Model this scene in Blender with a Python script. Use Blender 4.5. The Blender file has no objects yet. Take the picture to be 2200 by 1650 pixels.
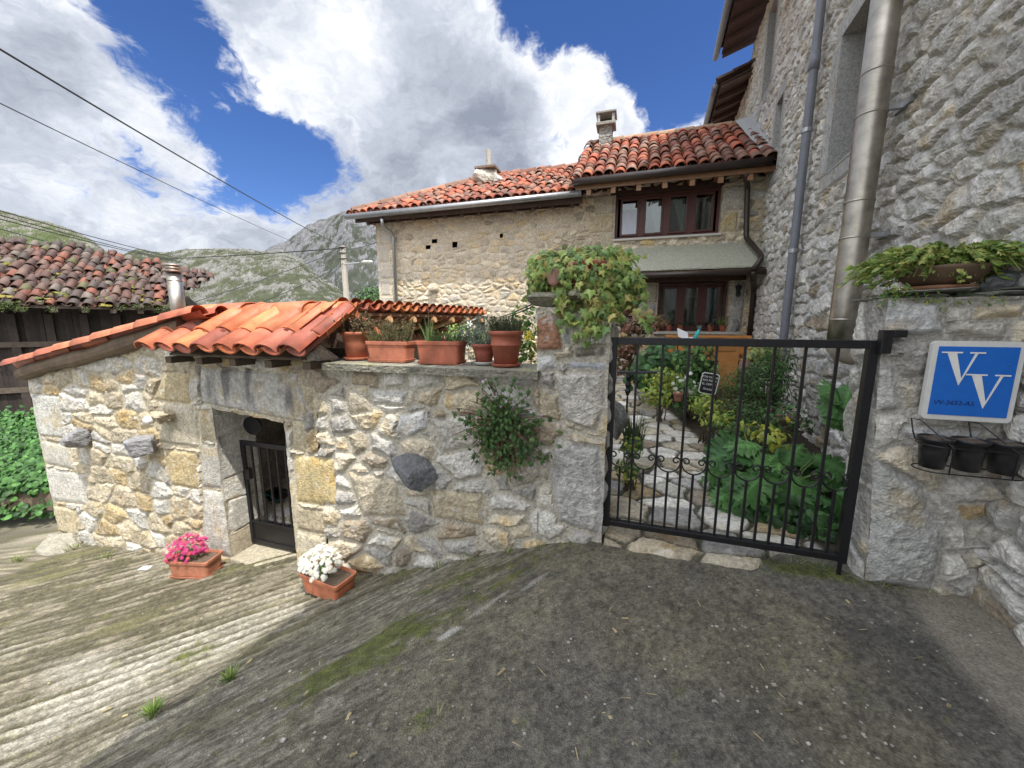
import bpy, math, random
import numpy as np
from mathutils import Vector
random.seed(7); RS = np.random.RandomState(11)
C = bpy.context.scene.collection
SC = bpy.context.scene
rad = math.radians
# ---------------------------------------------------------------- camera, sky, sun, exposure
FPX, PITCH, EYE = 826.0, rad(9.2), 1.6
cam = bpy.data.objects.new('camera', bpy.data.cameras.new('camera')); C.objects.link(cam)
cam.data.sensor_width = 36; cam.data.lens = FPX / 2200 * 36
cam.data.clip_start = 0.05; cam.data.clip_end = 9000
cam.location = (0, 0, EYE); cam.rotation_euler = (math.pi / 2 - PITCH, 0, 0)
SC.camera = cam
SUN = Vector((.262, -.45, 1.0)).normalized()
sun = bpy.data.objects.new('sun', bpy.data.lights.new('sun', 'SUN')); C.objects.link(sun)
sun.data.energy = 3.4; sun.data.angle = rad(0.6); sun.data.color = (1.0, .95, .86)
sun.rotation_euler = SUN.to_track_quat('Z', 'Y').to_euler()
SC.view_settings.view_transform = 'Standard'; SC.view_settings.look = 'None'
SC.view_settings.exposure = 0.70; SC.view_settings.gamma = 1
SC.cycles.max_bounces = 6; SC.cycles.transparent_max_bounces = 12
SC.cycles.use_denoising = True

def pray(px, py):
    a = (px - 1100) / FPX; b = (825 - py) / FPX
    return np.array([a, math.cos(PITCH) + b * math.sin(PITCH), -math.sin(PITCH) + b * math.cos(PITCH)])

world = bpy.data.worlds.new('World'); SC.world = world; world.use_nodes = True
nt = world.node_tree; nt.nodes.clear(); N = nt.nodes.new; LK = nt.links.new
def vmath(op, a, b=None, nt=nt):
    n = nt.nodes.new('ShaderNodeVectorMath'); n.operation = op
    for i, x in enumerate((a, b)):
        if x is None: continue
        if isinstance(x, (tuple, list)): n.inputs[i].default_value = x
        else: nt.links.new(x, n.inputs[i])
    return n
def fmath(op, a, b=None, c=None, nt=nt, clamp=False):
    n = nt.nodes.new('ShaderNodeMath'); n.operation = op; n.use_clamp = clamp
    for i, x in enumerate((a, b, c)):
        if x is None: continue
        if isinstance(x, (int, float)): n.inputs[i].default_value = x
        else: nt.links.new(x, n.inputs[i])
    return n.outputs[0]
def maprange(x, a, b, c, d, nt=nt, smooth=False):
    n = nt.nodes.new('ShaderNodeMapRange'); n.clamp = True
    if smooth: n.interpolation_type = 'SMOOTHSTEP'
    nt.links.new(x, n.inputs[0])
    for i, q in enumerate((a, b, c, d)): n.inputs[i + 1].default_value = q
    return n.outputs[0]
def noise_n(vec, scale, detail=8, rough=.6, dist=0.0, nt=nt):
    n = nt.nodes.new('ShaderNodeTexNoise'); n.inputs['Scale'].default_value = scale
    n.inputs['Detail'].default_value = detail; n.inputs['Roughness'].default_value = rough
    n.inputs['Distortion'].default_value = dist
    if vec is not None: nt.links.new(vec, n.inputs['Vector'])
    return n
tc = N('ShaderNodeTexCoord'); DIR = tc.outputs['Generated']
sky = N('ShaderNodeTexSky'); sky.sky_type = 'NISHITA'; sky.sun_disc = False
sky.sun_elevation = math.asin(SUN.z); sky.sun_rotation = math.atan2(SUN.x, SUN.y)
sky.altitude = 300; sky.dust_density = .3; sky.ozone_density = 2.5; sky.air_density = 1.0
# cloud cover as a field on the sky: fine noise plus broad clear and cloudy regions
sep = N('ShaderNodeSeparateXYZ'); LK(DIR, sep.inputs[0])
sv = vmath('MULTIPLY', DIR, (1.0, 1.0, 1.5)).outputs[0]
wn = noise_n(sv, 3.0, 5, .6)                       # billowing warp
wv = vmath('ADD', sv, vmath('SCALE', vmath('SUBTRACT', wn.outputs['Color'], (.5, .5, .5)).outputs[0]).outputs[0])
wv.inputs[1].links[0].from_node.inputs['Scale'].default_value = .35
wv = wv.outputs[0]
n1 = noise_n(wv, 3.6, 15, .62, .1); n2 = noise_n(wv, 2.2, 9, .58, .1); n3 = noise_n(wv, 6.5, 14, .66, .1); n4 = noise_n(wv, 16, 10, .65, .1)
field = fmath('MULTIPLY', fmath('SUBTRACT', n1.outputs[0], .5), 4.2)
field = fmath('ADD', field, fmath('MULTIPLY', fmath('SUBTRACT', n3.outputs[0], .5), 3.6))
field = fmath('ADD', field, fmath('MULTIPLY', fmath('SUBTRACT', n4.outputs[0], .5), 1.8))
# (pixel x, y, half angle deg, weight): weight<0 clear, >0 cloud
regions = [(310, 20, 5, -.8), (370, 90, 5, -.9), (440, 160, 5, -1.0), (520, 235, 5, -1.0), (600, 300, 4.5, -1.0), (680, 290, 4.5, -1.0), (560, 365, 4.5, -.9), (430, 385, 5, -.8), (290, 390, 6, -.8), (700, 345, 4, -.7),
           (1150, 60, 4, -.7), (1250, 50, 6, -1.2), (1370, 80, 6, -1.2), (1480, 140, 5.5, -1.3), (1500, 30, 8, -1.0), (1800, 0, 20, -.9), (1420, 250, 2.6, -.9), (1190, 275, 2.2, -.7), (785, 365, 1.6, -.9), (960, 100, 2.5, -.6), (1060, 40, 3, -.4),
           (120, 200, 16, .7), (420, 290, 4, .7), (760, 40, 10, .8), (560, 60, 6, .7), (1000, 280, 14, .8), (850, 200, 7, .6), (635, 240, 2.6, 1.25), (520, 190, 2.6, 1.15), (1180, 180, 5, 1.1), (1310, 200, 4.5, 1.6), (1390, 215, 3, 1.3), (1260, 170, 3.5, 1.2), (1480, 275, 3.0, 1.5), (1350, 270, 3, .5), (300, 490, 14, .8), (900, 440, 10, .7)]
for px, py, ha, w in regions:
    d = pray(px, py); d = d / np.linalg.norm(d)
    dt = vmath('DOT_PRODUCT', DIR, tuple(d)).outputs['Value']
    g = maprange(dt, math.cos(rad(ha * 1.6)), 1.0, 0, 1, smooth=True)
    field = fmath('ADD', field, fmath('MULTIPLY', g, w * .95))
field = fmath('ADD', field, .22)
field = fmath('ADD', field, maprange(sep.outputs[1], .25, -.25, 0, .8))  # extra unseen cloud behind the camera, added to fill the shaded facades
cover = maprange(field, -.45, .52, 0, 1, smooth=True)
sh = fmath('ADD', fmath('MULTIPLY', fmath('SUBTRACT', n2.outputs[0], .5), 3.4), fmath('MULTIPLY', fmath('SUBTRACT', n3.outputs[0], .5), 2.2))
sh = fmath('ADD', sh, maprange(field, .1, 1.6, -.05, .35))
sh = fmath('ADD', sh, fmath('SUBTRACT', maprange(sep.outputs[2], 0.02, .40, .35, 0.0), maprange(sep.outputs[1], .2, -.3, 0, .8)))  # unseen clouds behind the camera are whitened too, for the added fill
for px, py, ha, w in [(230, 130, 7, .25), (950, 330, 10, .35), (1120, 290, 5, .3), (560, 470, 10, .3), (60, 400, 8, .2), (420, 290, 5, -.4), (650, 160, 8, -.2), (1230, 190, 4, -.4), (330, 490, 3, -.5), (100, 30, 8, -.1), (1250, 330, 4, -.4), (640, 235, 3, -.3)]:
    d = pray(px, py); d = d / np.linalg.norm(d)
    dt = vmath('DOT_PRODUCT', DIR, tuple(d)).outputs['Value']
    sh = fmath('ADD', sh, fmath('MULTIPLY', maprange(dt, math.cos(rad(ha * 1.6)), 1.0, 0, 1, smooth=True), w))
sh = fmath('ADD', fmath('MULTIPLY', sh, .62), .14)
ramp = N('ShaderNodeValToRGB'); LK(sh, ramp.inputs[0])
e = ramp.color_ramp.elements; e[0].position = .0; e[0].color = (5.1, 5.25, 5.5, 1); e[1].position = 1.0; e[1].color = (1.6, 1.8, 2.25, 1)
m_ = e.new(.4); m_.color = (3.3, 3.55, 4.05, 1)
tint = vmath('MULTIPLY', sky.outputs[0], (.80, .84, 1.10))
hsv = N('ShaderNodeHueSaturation'); hsv.inputs['Saturation'].default_value = 1.12; hsv.inputs['Value'].default_value = .66; LK(tint.outputs[0], hsv.inputs['Color'])
mx = N('ShaderNodeMix'); mx.data_type = 'RGBA'; LK(cover, mx.inputs[0]); LK(hsv.outputs[0], mx.inputs[6]); LK(ramp.outputs[0], mx.inputs[7])
bg = N('ShaderNodeBackground'); bg.inputs[1].default_value = 0.125; sky_fill = fmath('ADD', 1.0, fmath('MULTIPLY', maprange(vmath('DOT_PRODUCT', DIR, tuple(SUN)).outputs['Value'], .32, 1.0, 0, 1), 2.6))   # sky brightened towards the sun, behind the camera, as added fill for the shade
lit = vmath('SCALE', mx.outputs[2]); LK(sky_fill, lit.inputs['Scale']); LK(lit.outputs[0], bg.inputs[0])
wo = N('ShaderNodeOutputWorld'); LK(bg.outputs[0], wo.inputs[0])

# ---------------------------------------------------------------- numeric noise
_rg = np.random.RandomState(3)
_perm = np.concatenate([_rg.permutation(256)] * 3)
_gr = _rg.normal(size=(256, 3)); _gr /= np.linalg.norm(_gr, axis=1)[:, None]
def perlin(P):
    P = np.asarray(P, float); I = np.floor(P).astype(int); F = P - I; I &= 255
    w = F * F * F * (F * (F * 6 - 15) + 10); out = np.zeros(len(P))
    for dx in (0, 1):
        wx = w[:, 0] if dx else 1 - w[:, 0]
        for dy in (0, 1):
            wy = w[:, 1] if dy else 1 - w[:, 1]
            for dz in (0, 1):
                wz = w[:, 2] if dz else 1 - w[:, 2]
                h = _perm[_perm[_perm[(I[:, 0] + dx) & 255] + ((I[:, 1] + dy) & 255)] + ((I[:, 2] + dz) & 255)]
                g = _gr[h]
                out += wx * wy * wz * (g[:, 0] * (F[:, 0] - dx) + g[:, 1] * (F[:, 1] - dy) + g[:, 2] * (F[:, 2] - dz))
    return out * 1.6
def fbm(P, s, octv=4, gain=.5, seed=0):
    P = np.asarray(P, float)
    if P.shape[1] == 2: P = np.column_stack([P, np.zeros(len(P))])
    P = P * s + seed * 17.3; a = 1; t = np.zeros(len(P)); n = 0
    for _ in range(octv):
        t += a * perlin(P); n += a; P = P * 2.03 + 5.1; a *= gain
    return t / n
def ridged(P, s, octv=3, seed=0):
    P = np.asarray(P, float)
    if P.shape[1] == 2: P = np.column_stack([P, np.zeros(len(P))])
    P = P * s + seed * 13.7; a = 1; t = np.zeros(len(P)); n = 0
    for _ in range(octv):
        t += a * (1 - 2 * np.abs(perlin(P))); n += a; P = P * 2.1 + 3.3; a *= .5
    return t / n
def sstep(a, b, x):
    t = np.clip((x - a) / (b - a), 0, 1); return t * t * (3 - 2 * t)
def lerp(a, b, t): return a + (b - a) * t
def A(*x): return np.array(x, float)

# ---------------------------------------------------------------- frames
class Frame:                     # u along the facade to the right, v away from the camera, z up
    def __init__(s, deg):
        a = rad(deg); s.u = A(math.cos(a), -math.sin(a), 0); s.v = A(math.sin(a), math.cos(a), 0); s.ang = -a
    def p(s, u, v, z):
        u = np.asarray(u, float); v = np.asarray(v, float); z = np.asarray(z, float)
        u, v, z = np.broadcast_arrays(u, v, z)
        return u[..., None] * s.u + v[..., None] * s.v + z[..., None] * A(0, 0, 1)
    def see(s, px, py, v):       # where the sight line through a photo point meets the plane v
        r = pray(px, py); o = A(0, 0, EYE); t = (v - o @ s.v) / (r @ s.v); q = o + r * t
        return float(q @ s.u), float(q[2])
    def pp(s, px, py, v):
        u, z = s.see(px, py, v); return s.p(u, v, z)
F = Frame(18); H = Frame(17)
T = Frame(0); T.u = A(math.sin(rad(20.3)), math.cos(rad(20.3)), 0); T.v = A(math.cos(rad(20.3)), -math.sin(rad(20.3)), 0)
TV0 = float(A(1.95, 0, 0) @ T.v); TU0 = float(A(1.95, 0, 0) @ T.u)
def tp(s, d, z):                 # tall house wall: s along the wall, d out of the wall towards the lane
    return T.p(np.asarray(s, float) + TU0, TV0 - np.asarray(d, float), z)
UP = A(0, 0, 1)

def ground_z(x, y):
    x = np.asarray(x, float); y = np.asarray(y, float)
    d = (x - .35) * -.756 + (y - 2.5) * .655
    xs = [-60, -9, -.5, -.15, .15, .474, .85, 1.26, 1.78, 2.52, 3.14, 4.3, 6.4, 12, 40, 5000]
    ys = [.8, .1, .0, 0, -.07, -.19, -.36, -.55, -.75, -.86, -.91, -1.07, -1.32, -1.75, -2.6, -3]
    z = 0
    for k in (-.12, -.04, .04, .12): z = z + np.interp(d + k, xs, ys) / 4
    return z
def gpix(px, py, dz=0.0):
    z = 0.0
    for _ in range(60):
        r = pray(px, py); t = (z - EYE) / r[2]; x, y = r[0] * t, r[1] * t; z = .5 * z + .5 * (float(ground_z(x, y)) + dz)
    return A(x, y, z)

# ---------------------------------------------------------------- mesh builder
class MB:
    def __init__(s): s.V = []; s.F = []; s.Cc = []; s.n = 0
    def add(s, V, faces, col=(.5, .5, .5)):
        V = np.asarray(V, float).reshape(-1, 3); col = np.asarray(col, float)
        if col.ndim == 1: col = np.tile(col, (len(V), 1))
        s.V.append(V); s.Cc.append(col)
        if isinstance(faces, np.ndarray): s.F.append(faces + s.n)
        else:
            by = {}
            for f in faces: by.setdefault(len(f), []).append(f)
            for k, l in by.items(): s.F.append(np.array(l, int) + s.n)
        s.n += len(V); return s
    def box(s, c, half, ax=None, col=(.5, .5, .5), jit=0):
        ax = np.eye(3) if ax is None else np.asarray(ax, float)
        V = []
        for dz in (-1, 1):
            for dx, dy in ((-1, -1), (1, -1), (1, 1), (-1, 1)):
                V.append(np.asarray(c, float) + dx * half[0] * ax[0] + dy * half[1] * ax[1] + dz * half[2] * ax[2])
        V = np.array(V)
        if jit: V = V + RS.uniform(-jit, jit, V.shape)
        return s.add(V, [(3, 2, 1, 0), (4, 5, 6, 7), (0, 1, 5, 4), (1, 2, 6, 5), (2, 3, 7, 6), (3, 0, 4, 7)], col)
    def fbox(s, fr, u0, u1, v0, v1, z0, z1, col=(.5, .5, .5), jit=0):
        return s.box(fr.p((u0 + u1) / 2, (v0 + v1) / 2, (z0 + z1) / 2), ((u1 - u0) / 2, (v1 - v0) / 2, (z1 - z0) / 2), (fr.u, fr.v, UP), col, jit)
    def tube(s, path, r, seg=8, col=(.5, .5, .5), cap=True, flat=1.0):
        P = np.asarray(path, float); n = len(P); r = np.broadcast_to(np.asarray(r, float), (n,))
        D = np.gradient(P, axis=0); D /= np.linalg.norm(D, axis=1)[:, None] + 1e-12
        ref = UP if abs(D[0][2]) < .95 else A(1, 0, 0)
        rings = []; X = np.cross(D[0], ref); X /= np.linalg.norm(X)
        for i in range(n):
            X = X - D[i] * (X @ D[i]); X /= np.linalg.norm(X) + 1e-12; Y = np.cross(D[i], X)
            a = np.arange(seg) * 2 * math.pi / seg
            rings.append(P[i] + r[i] * (np.cos(a)[:, None] * X + flat * np.sin(a)[:, None] * Y))
        V = np.concatenate(rings); f = []
        for i in range(n - 1):
            for j in range(seg):
                k = (j + 1) % seg; f.append((i * seg + j, i * seg + k, (i + 1) * seg + k, (i + 1) * seg + j))
        s.add(V, f, col)
        if cap:
            s.F.append(np.array([[s.n - len(V) + j for j in range(seg)][::-1]])); s.F.append(np.array([[s.n - seg + j for j in range(seg)]]))
        return s
    def lathe(s, c, prof, seg=20, ax=(A(1, 0, 0), A(0, 1, 0), UP), col=(.5, .5, .5)):
        c = np.asarray(c, float); a = np.arange(seg) * 2 * math.pi / seg; V = []; f = []
        for r, z in prof: V.append(c + r * (np.cos(a)[:, None] * ax[0] + np.sin(a)[:, None] * ax[1]) + z * np.asarray(ax[2]))
        for i in range(len(prof) - 1):
            for j in range(seg):
                k = (j + 1) % seg; f.append((i * seg + j, i * seg + k, (i + 1) * seg + k, (i + 1) * seg + j))
        return s.add(np.concatenate(V), f, col)
    def prism(s, poly, ext, col=(.5, .5, .5)):
        P = np.asarray(poly, float); n = len(P); V = np.concatenate([P, P + np.asarray(ext, float)])
        f = [(i, (i + 1) % n, n + (i + 1) % n, n + i) for i in range(n)]
        s.add(V, f, col); b = s.n - 2 * n
        s.F.append(np.array([list(range(b, b + n))[::-1]])); s.F.append(np.array([list(range(b + n, b + 2 * n))])); return s
    def grid(s, V, nu, nv, col=(.5, .5, .5), keep=None, flip=False):   # V: (nv*nu) rows of nu
        i = np.arange(nv - 1)[:, None] * nu + np.arange(nu - 1)[None, :]
        q = np.stack([i, i + 1, i + nu + 1, i + nu], -1).reshape(-1, 4)
        if flip: q = q[:, ::-1]
        if keep is not None: q = q[keep.reshape(-1)]
        return s.add(V, q, col)
    def rock(s, c, half, seed=0, col=(.4, .4, .4), lev=14, rough=.25, ax=None):
        n = lev; th = np.linspace(0.02, math.pi - .02, n); ph = np.arange(2 * n) * math.pi / n
        Tt, Pp = np.meshgrid(th, ph, indexing='ij')
        D = np.stack([np.sin(Tt) * np.cos(Pp), np.sin(Tt) * np.sin(Pp), np.cos(Tt)], -1).reshape(-1, 3)
        K = np.random.RandomState(seed).normal(size=(13, 3)); K /= np.linalg.norm(K, axis=1)[:, None]
        k = np.clip((D @ K.T) / .72, 1e-3, None).max(1); rr = 1 / np.clip(k, .8, 3)
        rr = rr * (1 + rough * .5 * fbm(D + seed, 2.2, 4))
        L = D * rr[:, None] * np.asarray(half, float)
        if ax is not None: L = L @ np.asarray(ax, float)
        f = []
        m = 2 * n
        for i in range(n - 1):
            for j in range(m): f.append((i * m + j, (i + 1) * m + j, (i + 1) * m + (j + 1) % m, i * m + (j + 1) % m))
        cc = np.asarray(col, float) * (1 + .35 * fbm(D + seed, 3, 3))[:, None]
        return s.add(L + np.asarray(c, float), f, cc)
    def build(s, name, mat, parent=None, smooth=False, bevel=0):
        V = np.concatenate(s.V); Cc = np.concatenate(s.Cc)
        org = np.zeros(3); q = parent
        while q is not None: org += np.array(q.location); q = q.parent
        V = V - org
        me = bpy.data.meshes.new(name); me.vertices.add(len(V)); me.vertices.foreach_set('co', V.astype('f4').ravel())
        L = np.concatenate([f.ravel() for f in s.F]); cnt = np.concatenate([np.full(len(f), f.shape[1]) for f in s.F])
        me.loops.add(len(L)); me.loops.foreach_set('vertex_index', L.astype('i4'))
        me.polygons.add(len(cnt)); me.polygons.foreach_set('loop_start', np.concatenate([[0], np.cumsum(cnt)[:-1]]).astype('i4'))
        me.polygons.foreach_set('use_smooth', np.full(len(cnt), bool(smooth)))
        me.update(calc_edges=True)
        at = me.attributes.new('Col', 'FLOAT_COLOR', 'POINT')
        at.data.foreach_set('color', np.column_stack([np.clip(Cc, 0, 1), np.ones(len(Cc))]).astype('f4').ravel())
        me.materials.append(mat)
        o = bpy.data.objects.new(name, me); C.objects.link(o)
        if parent is not None: o.parent = parent
        if bevel:
            b = o.modifiers.new('bevel', 'BEVEL'); b.width = bevel; b.segments = 2; b.limit_method = 'ANGLE'
        return o
def tag(o, label=None, cat=None, group=None, kind=None):
    if label: o['label'] = label
    if cat: o['category'] = cat
    if group: o['group'] = group
    if kind: o['kind'] = kind
    return o
def thing(name, loc, label, cat, group=None):
    o = bpy.data.objects.new(name, None); o.empty_display_size = .1; C.objects.link(o); o.location = tuple(float(x) for x in loc)
    return tag(o, label, cat, group)
def copy_tree(o, parent=None):
    c = o.copy(); C.objects.link(c)
    if parent is not None: c.parent = parent
    for ch in list(o.children): copy_tree(ch, c)
    return c

# ---------------------------------------------------------------- materials
_mc = {}
def mat(name, col=None, rough=.8, metal=0.0, namt=.25, ns=12, bump=.3, bs=40, bd=.004, spec=.4, speck=None, transl=0, nrm2=None):
    """col None: albedo from the mesh's own colour; noise varies it; fine bump on top"""
    if name in _mc: return _mc[name]
    m = bpy.data.materials.new(name); m.use_nodes = True; t = m.node_tree; t.nodes.clear()
    P = t.nodes.new('ShaderNodeBsdfPrincipled'); O = t.nodes.new('ShaderNodeOutputMaterial')
    tcx = t.nodes.new('ShaderNodeTexCoord').outputs['Object']
    if col is None:
        a = t.nodes.new('ShaderNodeAttribute'); a.attribute_name = 'Col'; base = a.outputs['Color']
    else:
        a = t.nodes.new('ShaderNodeRGB'); a.outputs[0].default_value = (*col, 1); base = a.outputs[0]
    nn = noise_n(tcx, ns, 6, .65, nt=t).outputs[0]
    k = maprange(nn, .25, .75, 1 - namt, 1 + namt, nt=t)
    sc_ = t.nodes.new('ShaderNodeVectorMath'); sc_.operation = 'SCALE'; t.links.new(base, sc_.inputs[0]); t.links.new(k, sc_.inputs['Scale'])
    base = sc_.outputs[0]
    if speck:
        vo = t.nodes.new('ShaderNodeTexVoronoi'); vo.inputs['Scale'].default_value = speck[0]; t.links.new(tcx, vo.inputs['Vector'])
        msk = maprange(vo.outputs['Distance'], speck[1], speck[1] * 1.5, speck[3], 0, nt=t)
        sx = t.nodes.new('ShaderNodeSeparateColor'); t.links.new(vo.outputs['Color'], sx.inputs[0])
        msk = fmath('MULTIPLY', msk, maprange(sx.outputs[0], .5, .95, 0, 1, nt=t), nt=t)
        mm = t.nodes.new('ShaderNodeMix'); mm.data_type = 'RGBA'; t.links.new(msk, mm.inputs[0]); t.links.new(base, mm.inputs[6]); mm.inputs[7].default_value = (*speck[2], 1); base = mm.outputs[2]
    t.links.new(base, P.inputs['Base Color'])
    P.inputs['Roughness'].default_value = rough; P.inputs['Metallic'].default_value = metal
    P.inputs['Specular IOR Level'].default_value = spec
    if bump:
        b = t.nodes.new('ShaderNodeBump'); b.inputs['Strength'].default_value = bump; b.inputs['Distance'].default_value = bd
        hgt = noise_n(tcx, bs, 8, .7, nt=t).outputs[0]
        if nrm2:
            v2 = t.nodes.new('ShaderNodeTexVoronoi'); v2.inputs['Scale'].default_value = nrm2; t.links.new(tcx, v2.inputs['Vector'])
            hgt = fmath('ADD', hgt, fmath('MULTIPLY', v2.outputs['Distance'], .6, nt=t), nt=t)
        t.links.new(hgt, b.inputs['Height']); t.links.new(b.outputs[0], P.inputs['Normal'])
    if transl:
        tr = t.nodes.new('ShaderNodeBsdfTranslucent'); t.links.new(base, tr.inputs['Color'])
        ms = t.nodes.new('ShaderNodeMixShader'); ms.inputs[0].default_value = transl
        t.links.new(P.outputs[0], ms.inputs[1]); t.links.new(tr.outputs[0], ms.inputs[2]); t.links.new(ms.outputs[0], O.inputs[0])
    else: t.links.new(P.outputs[0], O.inputs[0])
    _mc[name] = m; return m
M_STONE = mat('limestone', None, .85, namt=.45, ns=40, bump=.9, bs=60, bd=.010, spec=.3, nrm2=70)
M_CONC = mat('concrete_ground', None, .8, namt=.6, ns=85, bump=1.0, bs=120, bd=.008, spec=.35, speck=(170, .16, (.42, .40, .35), .7), nrm2=120)
M_TILE = mat('clay_tile', None, .7, namt=.28, ns=22, bump=.35, bs=60, bd=.003, spec=.35)
M_TILEN = mat('new_clay_tile', None, .5, namt=.5, ns=6, bump=.5, bs=90, bd=.002, spec=.4, speck=(60, .12, (.12, .07, .05), .6))
M_POT = mat('terracotta', None, .65, namt=.35, ns=9, bump=.15, bs=50, bd=.002)
M_IRON = mat('black_iron', (.012, .012, .014), .42, metal=.2, namt=.4, ns=30, bump=.25, bs=70, bd=.002, spec=.5)
M_LEAF = mat('leaf', None, .5, namt=.25, ns=30, bump=0, transl=.3, spec=.4)
M_PETAL = mat('petal', None, .7, namt=.1, ns=40, bump=0, transl=.3)
M_SOIL = mat('soil', (.13, .095, .068), .95, namt=.5, ns=60, bump=1, bs=80, bd=.01, speck=(60, .2, (.4, .36, .3), .7))
M_WOODO = mat('old_dark_wood', None, .85, namt=.4, ns=9, bump=.5, bs=30, bd=.006)
M_WOOD = mat('varnished_wood', None, .4, namt=.2, ns=8, bump=.1, bs=30, bd=.002)
M_STEEL = mat('stainless_steel', (.42, .39, .34), .42, metal=1, namt=.4, ns=6, bump=.08, bs=12, bd=.004)
M_ZINC = mat('zinc_gutter', (.36, .37, .38), .4, metal=.75, namt=.2, ns=9, bump=.1, bs=30, bd=.002)
M_PVC = mat('grey_pipe', (.16, .17, .20), .4, namt=.15, ns=8, bump=.05, spec=.45)
M_BROWNM = mat('brown_metal', (.035, .024, .02), .38, namt=.3, ns=10, bump=.1, bs=30, bd=.002, spec=.5)
M_PAINT = mat('plain_paint', None, .5, namt=.08, ns=20, bump=.05, bs=60, bd=.001)
M_CLOTH = mat('white_curtain', (.62, .63, .62), .9, namt=.1, ns=5, bump=.2, bs=20, bd=.01, transl=.3)
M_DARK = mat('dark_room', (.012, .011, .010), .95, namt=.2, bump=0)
def glass_mat():
    m = bpy.data.materials.new('window_glass'); m.use_nodes = True; t = m.node_tree; t.nodes.clear()
    O = t.nodes.new('ShaderNodeOutputMaterial'); g = t.nodes.new('ShaderNodeBsdfGlossy'); g.inputs['Roughness'].default_value = .03; g.inputs[0].default_value = (.9, .93, .92, 1)
    tr = t.nodes.new('ShaderNodeBsdfTransparent'); tr.inputs[0].default_value = (.62, .68, .66, 1)
    fr = t.nodes.new('ShaderNodeFresnel'); fr.inputs[0].default_value = 1.5
    k = fmath('ADD', fmath('MULTIPLY', fr.outputs[0], 1.6, nt=t), .03, nt=t, clamp=True)
    ms = t.nodes.new('ShaderNodeMixShader'); t.links.new(k, ms.inputs[0]); t.links.new(tr.outputs[0], ms.inputs[1]); t.links.new(g.outputs[0], ms.inputs[2]); t.links.new(ms.outputs[0], O.inputs[0])
    return m
M_GLASS = glass_mat()

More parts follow.
